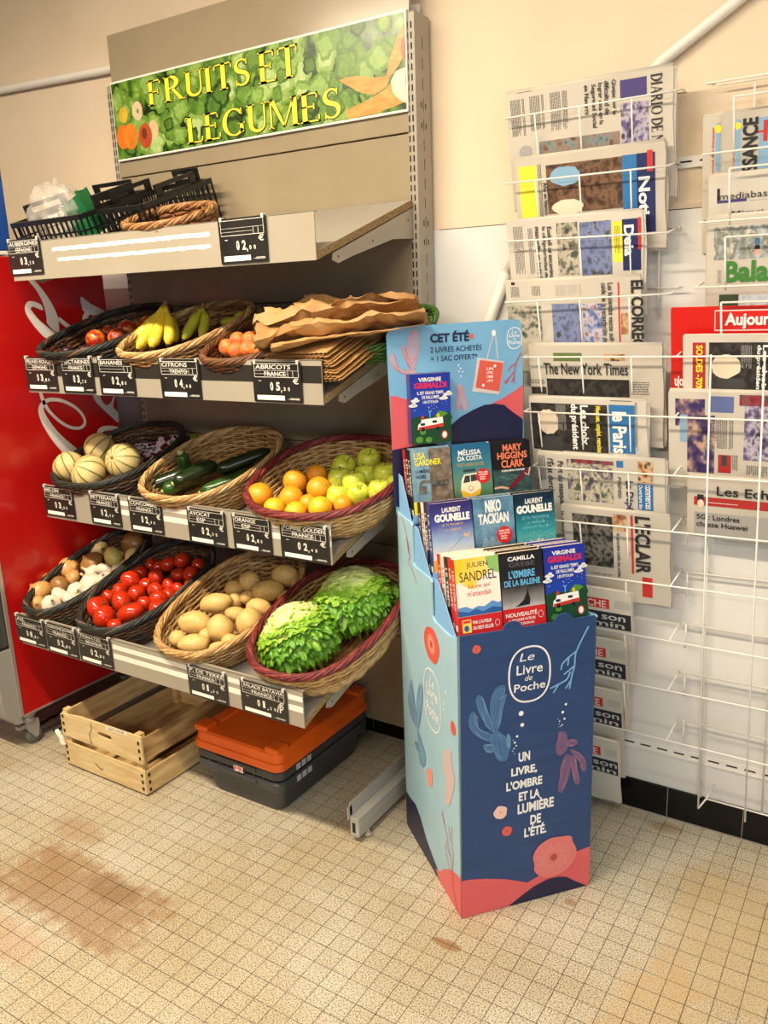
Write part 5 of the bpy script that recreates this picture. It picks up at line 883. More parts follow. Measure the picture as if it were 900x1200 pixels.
for i in range(26):
    a = 2 * math.pi * i / 26; b.ribbon(fS, [(cx + .010 * math.cos(a), cy + .010 * math.sin(a)), (cx + .026 * math.cos(a), cy + .026 * math.sin(a))], .0014, .0013, 2)
b.build('flower_print', [cor2, rust_p, cream_p], sp)
q = cl(S_['logo']); x0, x1 = min(p[0] for p in q), max(p[0] for p in q); z0, z1 = min(p[1] for p in q), max(p[1] for p in q); ox, oz, rx, rz = (x0 + x1) / 2, (z0 + z1) / 2, (x1 - x0) / 2 - .002, (z1 - z0) / 2 - .002
oval(fS, ox, oz, rx, rz, .004, .001, pw, 'publisher_emblem', sp, [('Le', (ox - .24 * rx, oz + .42 * rz, ox + .30 * rx, oz + .78 * rz)), ('Livre', (ox - .66 * rx, oz + .06 * rz, ox + .66 * rx, oz + .44 * rz)), ('de', (ox - .16 * rx, oz - .14 * rz, ox + .20 * rx, oz + .04 * rz)), ('Poche', (ox - .72 * rx, oz - .60 * rz, ox + .72 * rx, oz - .18 * rz))])
b = MB()
for i, (x, z) in enumerate(cl(S_['bubbles'])): b.ell(fS, x, z, .0045 - .0007 * i, .0035 - .0005 * i, .001, 0, 10)
b.build('bubbles_print', pw, sp)
b = MB(); b.poly(fS, smooth(cl(S_['small'])), .001, 0); b.build('flower_print', cor2, sp); b = MB(); b.poly(fS, smooth(cl(S_['orange'])), .001, 0); b.build('flower_print', cor3, sp)
fish(fS, [cl(l) for l in S_['fish']], mat('fish_wash', (128, 172, 200), .5), fn, 'navy_fish_print', sp, w=.0012)
fish(fS, [cl(l) for l in S_['pink']], mat('pink_wash', (208, 190, 190), .5), mat('pink_wash2', (226, 188, 180), .5), 'pink_fish_print', sp, w=.0008)
strokes(fS, [cl(l) for l in S_['coral']], .0022, .0016, redp, 'coral_print', sp)
strokes(fS, [cl(S_['red'])], .0022, .001, redp, 'coral_print', sp)
b = MB(); xf = -.155; b.ribbon(fS, [(xf, .004), (xf, .70)], .0012, .0006); b.build('fold_line', mat('fold_white', (206, 228, 236), .5), sp)
# trays (three steps) and little side wings
steps = [(.005, .150, .721), (.158, .284, .816), (.288, .395, .925)]
for i, (b0, b1, z) in enumerate(steps):
    b = MB(); M = MD; b.box((.005, b0, z - .005), (DW - .005, b1, z), 0, M); b.box((.005, b1 - .004, z), (DW - .005, b1, z + (.104 if i < 2 else .0) - .005 + .0001), 0, M) if i < 2 else None
    if i: b.box((.005, b0 - .002, z), (DW - .005, b0, z + .018), 0, M)
    t = b.build('tray', tray_m, ds)
    for a in (.006, DW - .008):
        b = MB(); b.prism(Fr(W(a, 0, 0), EB, (0, 0, 1)), [(b0 + .012, z), (b1 - .006, z), (b1 - .006, z + .105), (b1 - .03, z + .10)], -.002, 0); b.build('tray_wing', tray_m, t)
b = MB(); b.ell(Fr(W(.355, .03, .722), EA, EB), 0, 0, .012, .02, 0, 0, 14); b.prism(Fr(W(.349, .0, .712), EB, (0, 0, 1)), [(.012, 0), (.06, 0), (.06, .02), (.012, .014)], 0, .003); b.build('side_tab', tray_m, ds)
# header board
b = MB(); hp = [(0, .92), (DW + .018, .92), (DW + .005, 1.385)] + [(DW - .012 + .016 * math.cos(math.radians(a)), 1.385 + .016 * math.sin(math.radians(a))) for a in (20, 45, 70, 90)] + [(.012, 1.395), (-.006, 1.388), (-.012, 1.375)]
b.prism(fH, hp, -.006, 0); hd = b.build('header_board', sky, ds)
chh = lambda L_: [(min(max(x, -.008), DW + .010), min(max(z, .922), 1.39)) for x, z in L_]
for key, m_, hh in (('pinkL', coral, h), ('pinkR', coral, h), ('navyL', navy, h * 2), ('navyR', navy, h * 2)):
    b = MB(); b.poly(fH, chh(H_[key]), hh, 0); b.build('coral_dune' if m_ is coral else 'navy_dune', m_, hd)
b = MB()
for i, (s_, bx) in enumerate(H_['text']): b.text(fH, s_, bx, .001, bold=.045 if i == 0 else .008)
b.build('offer_lettering', ink, hd)
flower(fH, *H_['fl'], .0065, hd, cor2, rust_p)
lgh = H_['logo']; cx, cy = (lgh[2][0] + lgh[3][0]) / 2, (lgh[0][1] + lgh[1][1]) / 2; rx, ry = (lgh[3][0] - lgh[2][0]) / 2, (lgh[0][1] - lgh[1][1]) / 2
oval(fH, cx, cy, rx, ry, .0022, .001, pw, 'publisher_emblem', hd, [('Le', (cx - .35 * rx, cy + .45 * ry, cx + .35 * rx, cy + .78 * ry)), ('Livre', (cx - .72 * rx, cy + .08 * ry, cx + .72 * rx, cy + .42 * ry)), ('de', (cx - .2 * rx, cy - .16 * ry, cx + .2 * rx, cy + .04 * ry)), ('Poche', (cx - .78 * rx, cy - .58 * ry, cx + .78 * rx, cy - .2 * ry))])
strokes(fH, H_['coral'], .0028, .001, redp, 'coral_print', hd)
fish(fH, H_['fish'] + H_['fish2'], mat('hfish_wash', (158, 178, 204), .5), mat('hfish_line', (222, 118, 122), .5), 'red_fish_print', hd, w=.0011)
b = MB(); b.poly(fH, H_['bag'], .001, 0); b.poly(fH, H_['bagr'], .0014, 1); b.ribbon(fH, H_['hand'][0][:2], .0032, .001, 0); b.ribbon(fH, H_['hand'][0][2:], .0032, .001, 0); b.ell(fH, *H_['hook'], .006, .008, .0013, 2, 12)
q = H_['bagr']; cx, cy = sum(p[0] for p in q) / 4, sum(p[1] for p in q) / 4
for i, s_ in enumerate(('UN', 'LIVRE,', "L'OMBRE", "L'ÉTÉ.")): b.text(fH, s_, (cx - .008, cy + .014 - i * .010, cx + .010, cy + .021 - i * .010), .0018, 2, bold=.02)
for x, z in ((.015, .024), (-.018, -.024)): b.ell(fH, cx + x, cy + z, .004, .004, .0018, 2, 8)
b.build('tote_bag_print', [mat('bag_cream', (214, 206, 206), .5), cor2, pw], hd)
b = MB()
for x, z in H_['bub']: b.ell(fH, x, z, .0022, .0022, .001, 0, 10)
b.build('bubbles_print', pw, hd)

# ------------------------------------------------------------------ paperbacks
pages = mat('book_pages', (228, 212, 184), .7, c2=(212, 194, 164), scale=160, stretch=(1, 12, 1))
BW, BH = .107, .176; LEAN = .165
def book_frame(a, b0, z):
    return Matrix.Translation(W(a, b0, z)) @ Matrix(((EA.x, EB.x, 0, 0), (EA.y, EB.y, 0, 0), (0, 0, 1, 0), (0, 0, 0, 1))) @ Matrix.Rotation(-LEAN, 4, 'X')
def book(M, th, cover_m, spine_m, label, group=None):
    """paperback: x width, y thickness (front cover at y=0), z height; spine at x=0"""
    b = MB(); b.box((.0008, .0008, .0006), (BW - .001, th - .0008, BH - .0010), 0)
    b.box((0, 0, 0), (BW, .0007, BH), 1); b.box((0, th - .0007, 0), (BW, th, BH), 1); b.box((-.0006, 0, 0), (.0006, th, BH), 2)
    o = b.build('paperback', [pages, cover_m, spine_m]); o.matrix_basis = M
    return tag(o, label, 'book', group)
def cov(o, M, fn, mats, name='cover_print'):
    b = MB(); fr = Fr(M @ Vector((0, -.0004, 0)), M.to_3x3() @ Vector((1, 0, 0)), M.to_3x3() @ Vector((0, 0, 1)))
    fn(b, fr); return b.build(name, mats, o)
C = lambda n, c, c2=None, sc=20: mat('bk_' + n, c, .35, c2=c2, scale=sc, coat=.2)
yel, red_, wht, blk_, grn = C('yellow', (244, 216, 30)), C('red', (206, 34, 34)), C('white', (246, 244, 238)), C('black', (26, 26, 28)), C('green', (54, 112, 50))
def grad(name, stops, h0=0.0, h1=BH):
    """printed cover artwork: bands along the height of the cover"""
    if 'bk_' + name in MATS: return MATS['bk_' + name]
    m = bpy.data.materials.new('bk_' + name); m.use_nodes = True; nt = m.node_tree; bs = nt.nodes['Principled BSDF']; bs.inputs['Roughness'].default_value = .35; bs.inputs['Coat Weight'].default_value = .2
    tc = nt.nodes.new('ShaderNodeTexCoord'); sx = nt.nodes.new('ShaderNodeSeparateXYZ'); nt.links.new(tc.outputs['Object'], sx.inputs[0])
    mr = nt.nodes.new('ShaderNodeMapRange'); mr.inputs['From Min'].default_value = h0; mr.inputs['From Max'].default_value = h1; nt.links.new(sx.outputs[2], mr.inputs[0])
    nz = nt.nodes.new('ShaderNodeTexNoise'); nz.inputs['Scale'].default_value = 30; nt.links.new(tc.outputs['Object'], nz.inputs['Vector'])
    ad = nt.nodes.new('ShaderNodeMath'); ad.operation = 'MULTIPLY_ADD'; ad.inputs[1].default_value = .12; nt.links.new(nz.outputs['Fac'], ad.inputs[0]); nt.links.new(mr.outputs[0], ad.inputs[2])
    rp = nt.nodes.new('ShaderNodeValToRGB'); cr = rp.color_ramp
    while len(cr.elements) < len(stops): cr.elements.new(.5)
    for e, (p, c) in zip(cr.elements, stops): e.position = p; e.color = lin(c)
    nt.links.new(ad.outputs[0], rp.inputs[0]); nt.links.new(rp.outputs[0], bs.inputs['Base Color']); MATS['bk_' + name] = m; return m
def grimaldi(b, fr):   # mats: 0 white 1 pinkred 2 dkgreen 3 green 4 yellow 5 red
    b.text(fr, 'VIRGINIE', (.022, .156, .083, .166), 0, 0, .03); b.text(fr, 'GRIMALDI', (.010, .139, .097, .154), 0, 1, .05)
    for i, s_ in enumerate(('IL EST GRAND TEMPS', 'DE RALLUMER', 'LES ÉTOILES')): b.text(fr, s_, ([.018, .030, .033][i], .124 - .011 * i, [.088, .077, .073][i], .132 - .011 * i), 0, 0, .02)
    for cx, cy in ((.012, .110), (.088, .112), (.006, .098), (.100, .122)):
        b.ell(fr, cx, cy, .012, .004, .0002, 0); b.ell(fr, cx + .002, cy + .003, .006, .005, .0002, 0)
    rr = random.Random(2)
    for i in range(14): b.ell(fr, rr.uniform(.005, .1), rr.uniform(.085, .105), .0008, .0008, .0001, 0, 6)
    b.poly(fr, [(.0, .001), (BW, .001), (BW, .070), (.098, .080), (.085, .070), (.07, .072), (.05, .066), (.02, .072), (0, .064)], .0001, 2)
    for cx, cy, r in ((.02, .012, .010), (.045, .01, .009), (.09, .04, .012), (.07, .02, .011), (.012, .05, .013), (.098, .062, .012), (.03, .03, .008)): b.ell(fr, cx, cy, r, r * .8, .0002, 3 if r < .0105 else 2)
    b.poly(fr, [(.06, .066), (.075, .082), (.092, .078), (.104, .068)], .00015, 3)
    b.poly(fr, [(.016, .038), (.018, .050), (.026, .056), (.026, .062), (.084, .066), (.086, .042), (.020, .036)], .0004, 0); b.poly(fr, [(.018, .036), (.086, .041), (.086, .050), (.018, .043)], .0005, 5)
    b.rect(fr, .024, .047, .036, .053, .0006, 6); b.rect(fr, .056, .052, .068, .058, .0006, 6)
    for x in (.030, .070): b.ell(fr, x, .037, .005, .005, .0006, 6, 12)
    b.ell(fr, .030, .067, .004, .005, .0005, 5, 10); b.ell(fr, .072, .070, .004, .005, .0005, 4, 10); b.ribbon(fr, [(.050, .066), (.050, .078), (.046, .084)], .002, .0003, 7); b.ribbon(fr, [(.050, .078), (.054, .084)], .002, .0003, 7)
    b.ell(fr, .088, .020, .009, .011, .0007, 5, 14); b.ell(fr, .088, .020, .006, .008, .0008, 0, 14)
GM = [wht, C('pink', (214, 44, 84)), C('dkgreen', (22, 70, 40)), C('bush', (84, 142, 50)), C('gold', (234, 186, 40)), C('red2', (204, 56, 46)), C('dark', (24, 26, 34)), C('cyan', (120, 196, 210))]
gm_cover = grad('grim', [(.0, (18, 52, 34)), (.42, (24, 60, 60)), (.46, (28, 66, 170)), (1.0, (34, 50, 160))])
def badge(b, fr, x, y, r, mi, mw_):
    b.ell(fr, x, y, r, r, .0005, mi, 22)
    for i, s_ in enumerate(('PRIX DES', 'LECTEURS', 'sélection', '2020')): b.text(fr, s_, (x - r * (.66 if i < 2 else .5), y + r * (.40 - .30 * i), x + r * (.66 if i < 2 else .3), y + r * (.60 - .30 * i)), .0007, mw_, .02)
def sandrel(b, fr):   # 0 black 1 red 2 white 3 blue 4 blue2 5 yellow 6 green 7 coralred
    b.poly(fr, [(0, BH), (.075, BH), (.08, .14), (.05, .12), (.045, .105), (.02, .115), (.008, .125), (0, .12)], .0001, 5); b.poly(fr, [(.075, BH), (BW, BH), (BW, .135), (.095, .140), (.08, .15)], .0001, 6)
    b.text(fr, 'JULIEN', (.028, .152, .080, .166), .0004, 0, 0); b.text(fr, 'SANDREL', (.010, .124, .099, .146), .0004, 0, 0)
    b.text(fr, 'La vie qui', (.030, .105, .082, .117), .0004, 7, 0); b.text(fr, "m'attendait", (.026, .090, .084, .102), .0004, 7, 0)
    b.poly(fr, [(0, .046), (0, .066), (.02, .068), (.035, .061), (.05, .066), (.065, .063), (.085, .074), (.1, .068), (BW, .070), (BW, .046)], .0002, 4); b.poly(fr, [(0, .046), (0, .060), (.025, .054), (.045, .060), (.06, .052), (.085, .060), (BW, .056), (BW, .046)], .0003, 3)
    b.rect(fr, 0, .0, BW, .045, .0003, 1); b.rect(fr, .008, .008, .030, .038, .0005, 5); b.rect(fr, .010, .030, .028, .036, .0006, 7); b.ell(fr, .018, .018, .006, .007, .0006, 3, 10)
    b.text(fr, "PAR L'AUTEUR", (.034, .026, .080, .034), .0005, 2, .02); b.text(fr, 'DU BEST-SELLER', (.034, .013, .084, .021), .0005, 2, .02); b.ribbon(fr, [(.094 + .0055 * math.cos(a), .022 + .0075 * math.sin(a)) for a in [2 * math.pi * i / 14 for i in range(14)]], .0008, .0005, 2, True)
def grebe(b, fr):   # 0 white 1 grey 2 lightblue 3 dark 4 red
    b.text(fr, 'CAMILLA', (.020, .156, .088, .166), .0003, 0, .03); b.text(fr, 'GREBE', (.022, .142, .086, .152), .0003, 1, 0)
    b.text(fr, 'L\'ØMBRE', (.020, .116, .086, .134), .0003, 2, .03); b.text(fr, 'DE LA BALEINE', (.008, .098, .098, .112), .0003, 2, .03)
    b.poly(fr, [(.030, .050), (.068, .052), (.070, .064), (.066, .082), (.064, .092), (.062, .080), (.054, .064), (.040, .054)], .0004, 3)
    b.rect(fr, 0, .0, BW, .047, .0003, 4); b.text(fr, 'NOUVEAUTÉ', (.006, .027, .085, .039), .0005, 0, .02)
    b.text(fr, 'LA MEILLEURE AUTEURE', (.012, .017, .080, .023), .0005, 0, .01); b.text(fr, 'DE POLAR SCANDINAVE', (.012, .007, .076, .013), .0005, 0, .01); b.ribbon(fr, [(.094 + .006 * math.cos(a), .026 + .008 * math.sin(a)) for a in [2 * math.pi * i / 14 for i in range(14)]], .0009, .0005, 0, True)
def gounelle1(b, fr):   # 0 white 1 sand 2 brown 3 yellow
    b.text(fr, 'LAURENT', (.030, .152, .078, .164), .0003, 0, .03); b.text(fr, 'GOUNELLE', (.010, .130, .100, .149), .0003, 0, .06)
    b.text(fr, 'JE TE PROMETS', (.028, .118, .082, .125), .0003, 1, .01); b.text(fr, 'LA LIBERTÉ', (.034, .107, .076, .114), .0003, 1, .01)
    b.poly(fr, [(0, 0), (BW, 0), (BW, .050), (0, .040)], .0002, 3); b.ribbon(fr, [(.028, .048), (.080, .092)], .0006, .0003, 2); b.ell(fr, .026, .048, .003, .005, .0004, 2, 8); b.ribbon(fr, [(.026, .044), (.024, .034)], .002, .0004, 2)
    b.poly(fr, [(.080, .092), (.084, .100), (.090, .094), (.098, .104), (.094, .086)], .0003, 1)
def tackian(b, fr):   # 0 white 1 red 2 pale
    b.text(fr, 'NIKO', (.032, .140, .074, .170), .0003, 0, .05); b.text(fr, 'TACKIAN', (.012, .112, .092, .138), .0003, 0, .04); badge(b, fr, .078, .082, .021, 1, 0)
    b.text(fr, 'AVALANCHE HÔTEL', (.016, .032, .092, .048), .0003, 0, .01); b.rect(fr, 0, .0, BW, .028, .0003, 1)
    rr = random.Random(4)
    for i in range(26):
        x = .018 + .002 * i; b.rect(fr, x, .058, x + .0012, .066 + .016 * abs(math.sin(i * .35)) , .0002, 2)
    for i in range(30): b.ribbon(fr, [(rr.uniform(0, .05), rr.uniform(.05, .15)), (rr.uniform(.05, .1), rr.uniform(.05, .15))], .0004, .0001, 2)
def gounelle2(b, fr):   # 0 white 1 ltblue
    b.text(fr, 'LAURENT', (.028, .150, .076, .163), .0003, 0, .03); b.text(fr, 'GOUNELLE', (.004, .127, .100, .147), .0003, 0, .06)
    for i, s_ in enumerate(('ET TU TROUVERAS', 'LE TRÉSOR', 'QUI DORT EN TOI')): b.text(fr, s_, (.018 + .01 * (i == 1), .112 - .012 * i, .090 - .01 * (i == 1), .119 - .012 * i), .0003, 1, .01)
    rr = random.Random(6)
    for i in range(70):
        a = math.radians(rr.uniform(5, 175)); r = rr.uniform(.012, .034); x, y = .054 + r * math.cos(a) * 1.1, .034 + r * math.sin(a) * .8; b.poly(fr, [(.054 + (x - .054) * .3, .034 + (y - .034) * .3), (x + .003, y), (x, y + .004), (x - .003, y)], .0003 + i * 1e-6, 0)
    for i in range(90): b.ell(fr, rr.gauss(.054, .026), abs(rr.gauss(.05, .03)) + .02, .0007, .0007, .0002, 0, 6)
def gardner(b, fr):   # 0 yellow 1 navy 2 stone 3 metal 4 metal2
    b.rect(fr, .048, 0.001, BW, BH - .001, .0001, 2); b.text(fr, 'LISA', (.010, .150, .040, .167), .0004, 0, .02); b.text(fr, 'GARDNER', (.010, .134, .080, .149), .0004, 0, .02)
    b.text(fr, 'LUMIÈRE', (.011, .116, .048, .126), .0004, 1, .02); b.text(fr, 'NOIRE', (.011, .102, .038, .112), .0004, 1, .02)
    b.poly(fr, [(.050, .078), (.098, .080), (.098, .096), (.050, .092)], .0003, 3); b.ribbon(fr, [(.022, .078), (.022, .090), (.030, .095), (.060, .091)], .007, .0004, 4); b.poly(fr, [(.016, .064), (.036, .064), (.037, .083), (.016, .084)], .0005, 4)
    for x in (.062, .078, .090): b.ell(fr, x, .087, .003, .003, .0006, 4, 8)
    b.rect(fr, 0, 0, BW, .045, .0002, 0)
def dacosta(b, fr):   # 0 white 1 gold 2 cream 3 yellow 4 dark 5 red
    b.text(fr, 'MÉLISSA', (.018, .150, .080, .166), .0003, 0, .02); b.text(fr, 'DA COSTA', (.016, .136, .082, .148), .0003, 0, .02); b.text(fr, 'TOUT LE BLEU DU CIEL', (.012, .122, .088, .130), .0003, 1, .0)
    b.poly(fr, [(.018, .060), (.022, .088), (.030, .102), (.064, .104), (.072, .090), (.074, .060), (.066, .050), (.026, .050)], .0002, 2); b.poly(fr, [(.018, .064), (.046, .050), (.074, .064), (.070, .048), (.046, .042), (.022, .046)], .0003, 3)
    b.poly(fr, [(.026, .080), (.032, .098), (.062, .100), (.068, .084)], .0003, 4); b.ell(fr, .046, .066, .006, .006, .0004, 2, 12); b.ribbon(fr, [(.046 + .006 * math.cos(a), .066 + .006 * math.sin(a)) for a in [2 * math.pi * i / 12 for i in range(12)]], .001, .0005, 4, True)
    b.rect(fr, .028, .108, .062, .114, .0003, 4); b.rect(fr, .045, .080, .047, .10, .0004, 2); badge(b, fr, .082, .094, .019, 5, 0); b.rect(fr, 0, 0, BW, .034, .0003, 5)
def clark(b, fr):   # 0 orange 1 white 2 teal 3 maroon 4 skin 5 salmon
    b.text(fr, 'MARY', (.030, .150, .084, .168), .0003, 0, .03); b.text(fr, 'HIGGINS', (.014, .130, .098, .148), .0003, 0, .03); b.text(fr, 'CLARK', (.024, .108, .088, .128), .0003, 0, .03)
    b.rect(fr, 0, .030, BW, .104, .0001, 2); b.text(fr, 'DERNIÈRE DANSE', (.024, .098, .088, .104), .0004, 1, .02)
    b.ribbon(fr, [(.04, .052), (.06, .068), (.085, .088), (.098, .100)], [.006, .014, .011, .005], .0003, 3); b.ribbon(fr, [(0, .058), (.02, .060), (.042, .054)], [.004, .006, .005], .0003, 4); b.ribbon(fr, [(.088, .090), (.098, .084), (.104, .104)], .004, .0004, 4)
    rr = random.Random(9)
    for i in range(24):
        x = rr.uniform(0, .09); y = rr.uniform(.04, .09); b.ribbon(fr, [(x, y), (x + .007, y + .003), (x + .015, y)], .0008, .0002, 6)
    b.rect(fr, 0, .0, BW, .030, .0002, 5)
dkstone = C('stone', (140, 126, 110), (92, 80, 66), 60); metal_ = C('padlock', (92, 90, 88), (60, 58, 56), 60); metal2 = C('padlock2', (120, 116, 110), (84, 82, 78), 60)
COVERS = {
 'sandrel': (C('sandrel', (250, 242, 226)), sandrel, [blk_, red_, wht, C('blueA', (42, 94, 160)), C('blueB', (96, 150, 206)), C('yelA', (246, 206, 40), (250, 226, 120), 18), C('grnA', (150, 196, 110)), C('tred', (214, 62, 56))], 'paperback with yellow splash and blue mountains, front left of lowest tray'),
 'grebe': (grad('grebe', [(.30, (196, 192, 188)), (.42, (140, 136, 134)), (.62, (44, 42, 44)), (.8, (30, 28, 30))]), grebe, [wht, C('greyT', (104, 102, 104)), C('ltb', (108, 186, 232)), C('whale', (30, 28, 30)), red_], 'black paperback with whale tail, centre front of lowest tray'),
 'grim': (gm_cover, grimaldi, GM, 'blue paperback with white camper van, front right of lowest tray'),
 'g1': (grad('g1', [(.30, (232, 234, 232)), (.55, (150, 176, 214)), (.78, (66, 74, 150)), (1.0, (52, 40, 110))]), gounelle1, [wht, C('sand', (216, 176, 140)), C('kite', (70, 50, 40)), C('ochre', (240, 186, 70))], 'violet paperback with tiny kite figure, front left of middle tray'),
 'tack': (C('tackian', (60, 104, 138), (112, 158, 186), 24), tackian, [wht, red_, C('ice', (150, 182, 202))], 'icy blue paperback with red badge, centre front of middle tray'),
 'g2': (grad('g2', [(.25, (120, 206, 196)), (.55, (40, 150, 160)), (.78, (24, 92, 112)), (.95, (16, 40, 60))]), gounelle2, [wht, C('tealT', (120, 196, 206))], 'teal paperback with white flower burst, front right of middle tray'),
 'gard': (C('gardner', (134, 168, 188), (104, 140, 164), 40), gardner, [C('lyel', (248, 236, 30)), C('lnavy', (24, 38, 56)), dkstone, metal_, metal2], 'paperback with padlocked blue door, front left of top tray'),
 'costa': (grad('costa', [(.2, (64, 100, 52)), (.5, (92, 140, 112)), (.8, (54, 120, 140)), (1.0, (34, 100, 140))]), dacosta, [wht, C('gold2', (206, 170, 80)), C('cream', (240, 230, 196)), C('vanyel', (238, 186, 40)), C('vandk', (54, 60, 66)), red_], 'green blue paperback with yellow camper van, centre front of top tray'),
 'clark': (C('clark', (22, 20, 22)), clark, [C('cor', (236, 130, 92)), wht, C('teal', (34, 62, 64), (60, 92, 90), 40), C('maroon', (110, 24, 40)), C('skin', (222, 178, 150)), C('salmon', (238, 138, 112)), C('wavel', (110, 150, 144))], 'black paperback with lying woman in dark red, front right of top tray')}
SPC = [C('sp_red', (206, 40, 36)), C('sp_black', (34, 30, 30)), C('sp_white', (226, 218, 204)), C('sp_blue', (52, 60, 130)), C('sp_teal', (36, 110, 124)), C('sp_yel', (236, 196, 40))]
def stack(row, col, key, a, b0, z, ths, spines, where):
    cm, fn, ms, lb = COVERS[key]; y = 0.0
    for i, th in enumerate(ths):
        M = book_frame(a + .0006 * ((i * 7) % 3), b0, z) @ Matrix.Translation((0, y, .0015 * ((i * 5) % 3) if i else 0))
        sp = SPC[spines[i % len(spines)]]
        o = book(M, th, cm, sp, lb if i == 0 else 'paperback, %s from the front in the stack behind the %s' % (ORD[i], where), 'paperbacks in the display trays')
        if i == 0: cov(o, M, fn, ms)
        if col == 0:
            b = MB(); fr = Fr(M @ Vector((-.0008, th, 0)), M.to_3x3() @ Vector((0, -1, 0)), M.to_3x3() @ Vector((0, 0, 1)))
            b.text(fr, ['LES ETOILES', 'LA NUIT', 'LE TEMPS', 'UN ETE', 'LE JOUR'][(i + row) % 5], (th * .25, .060, th * .75, .150), .0002, 0, .02, 'T'); b.rect(fr, th * .2, .012, th * .8, .026, .0002, 0)
            b.build('spine_title', SPC[2] if spines[i % len(spines)] != 2 else SPC[0], o)
        y += th + .0012
TH = [.020, .018, .024, .019, .021]
cols = (.014, .1235, .234)
for row, (b0, z, keys, names) in enumerate([(.020, .7225, ('sandrel', 'grebe', 'grim'), ('yellow splash cover', 'whale tail cover', 'lower camper van cover')), (.168, .8175, ('g1', 'tack', 'g2'), ('violet kite cover', 'icy blue cover', 'teal flower cover')), (.298, .9265, ('gard', 'costa', 'clark'), ('padlock cover', 'yellow van cover', 'dark red dress cover'))]):
    for c in range(3):
        ths = TH if row == 0 else ([.021, .019, .022, .018] if row == 1 else [.018, .019, .020])
        stack(row, c, keys[c], cols[c], b0, z, ths, [[0, 0, 1, 2, 0], [3, 1, 2, 1], [1, 1, 0]][row] if c == 0 else [1, 2, 3], names[c])
M = Matrix.Translation(W(.036, .368, 1.104)) @ Matrix(((EA.x, EB.x, 0, 0), (EA.y, EB.y, 0, 0), (0, 0, 1, 0), (0, 0, 0, 1))) @ Matrix.Rotation(-.03, 4, 'X')
o = book(M, .024, gm_cover, SPC[3], 'blue paperback with camper van, fixed high on the header board', 'paperbacks in the display trays'); cov(o, M, grimaldi, GM)
# ------------------------------------------------------------------ wicker baskets

WM = {k: mat('wicker_' + k, c, .55, c2=c2, scale=70, bump=.25, bscale=200, stretch=(1, 1, 1)) for k, c, c2 in [
    ('straw', (206, 168, 108), (176, 136, 80)), ('tan', (180, 136, 84), (142, 102, 58)), ('pale', (222, 194, 142), (190, 156, 102)), ('brown', (112, 76, 44), (80, 52, 30)),
    ('black', (40, 38, 33), (26, 24, 22)), ('green', (46, 58, 46), (32, 38, 32)), ('grey', (112, 100, 82), (70, 62, 50)), ('wine', (122, 36, 36), (84, 22, 26)), ('wine2', (146, 62, 54), (110, 34, 36)), ('leaf', (72, 116, 42), (46, 86, 28)), ('rust', (138, 84, 42), (100, 58, 28))]}
def sup(a, e=2.4):
    c, s_ = math.cos(a), math.sin(a)
    return math.copysign(abs(c) ** (2 / e), c), math.copysign(abs(s_) ** (2 / e), s_)
def basket(label, k, x0, x1, y0, y1, walls, rims, floor_c, h=.10, seed=1, n=14, tw=7, M=None, rimr=.0043):
    """oval woven basket lying on the sloping shelf board"""
    r = random.Random(seed)
    t = thing('wicker_basket', (0, 0, 0), label, 'basket', None)
    ang = math.atan(SLOPE); cy = (y0 + y1) / 2; cx = (x0 + x1) / 2
    if M is None:
        base = Vector((cx, cy, board_z(k, cy) + .002)) + Vector((0, math.sin(ang), 0)) * h * .5
        base.z = board_z(k, base.y) + .002
        M = Matrix.Translation(base) @ Matrix.Rotation(ang, 4, 'X')
    t.matrix_basis = M
    A, B = (x1 - x0) / 2, (y1 - y0) / 2 / math.cos(ang)
    names = list(dict.fromkeys(walls)); NS = 30; NP = NS * 3
    def P(a, z, off=0.0):
        s_ = .80 + .20 * math.sin(min(z / h, 1) * math.pi / 2); c, q = sup(a)
        return Vector(((A * s_ + off) * c, (B * s_ + off) * q, z))
    b = MB()
    for i in range(n):
        z = .006 + (h - .012) * i / (n - 1); pts = []; ph = i % 2
        for j in range(NP):
            a = 2 * math.pi * j / NP
            pts.append(P(a, z + r.uniform(-.0008, .0008), .0042 * math.cos(math.pi * j / 3 + math.pi * ph)))
        b.tube(pts, h / n * .56, 5, True, names.index(r.choice(walls)))
    b.build('woven_wall', [WM[m] for m in names], t, M)
    b = MB()
    for j in range(NS):
        a = 2 * math.pi * (j) / NS
        b.tube([P(a, .002), P(a, h * .5), P(a, h)], .0026, 5)
    b.build('stakes', WM[floor_c], t, M)
    b = MB(); b.add([P(2 * math.pi * j / 40, .004) for j in range(40)], [tuple(range(40))], 0)
    for q in range(1, 9):
        b.tube([Vector((P(2 * math.pi * j / 36, 0).x * q / 8.5, P(2 * math.pi * j / 36, 0).y * q / 8.5, .006 + .0015 * (-1) ** j)) for j in range(36)], .0042, 4, True)
    b.build('base', WM[floor_c], t, M)
    rims = (rims * 2)[:6]; b = MB(); rn = list(dict.fromkeys(rims)); ns = len(rims)
    for s_ in range(ns):
        pts = []
        for j in range(144):
            a = 2 * math.pi * j / 144; p = P(a, h); an = tw * a + 2 * math.pi * s_ / ns
            c, q = sup(a); nr = Vector((c / A, q / B, 0)).normalized()
            pts.append(p + nr * .0070 * math.cos(an) + Vector((0, 0, .0066 * math.sin(an))))
        b.tube(pts, rimr, 6, True, rn.index(rims[s_]))
    b.build('rim', [WM[m] for m in rn], t, M)
    return t
DARK = ['brown', 'brown', 'black', 'grey']; NAT = ['straw', 'tan', 'straw', 'pale']; RED = ['straw', 'pale', 'tan', 'straw']
basket('dark oval wicker basket of onions and garlic, leftmost on the lowest shelf', 4, -1.290, -1.040, -.690, -.225, DARK, ['black', 'green', 'black', 'grey'], 'brown', seed=1)
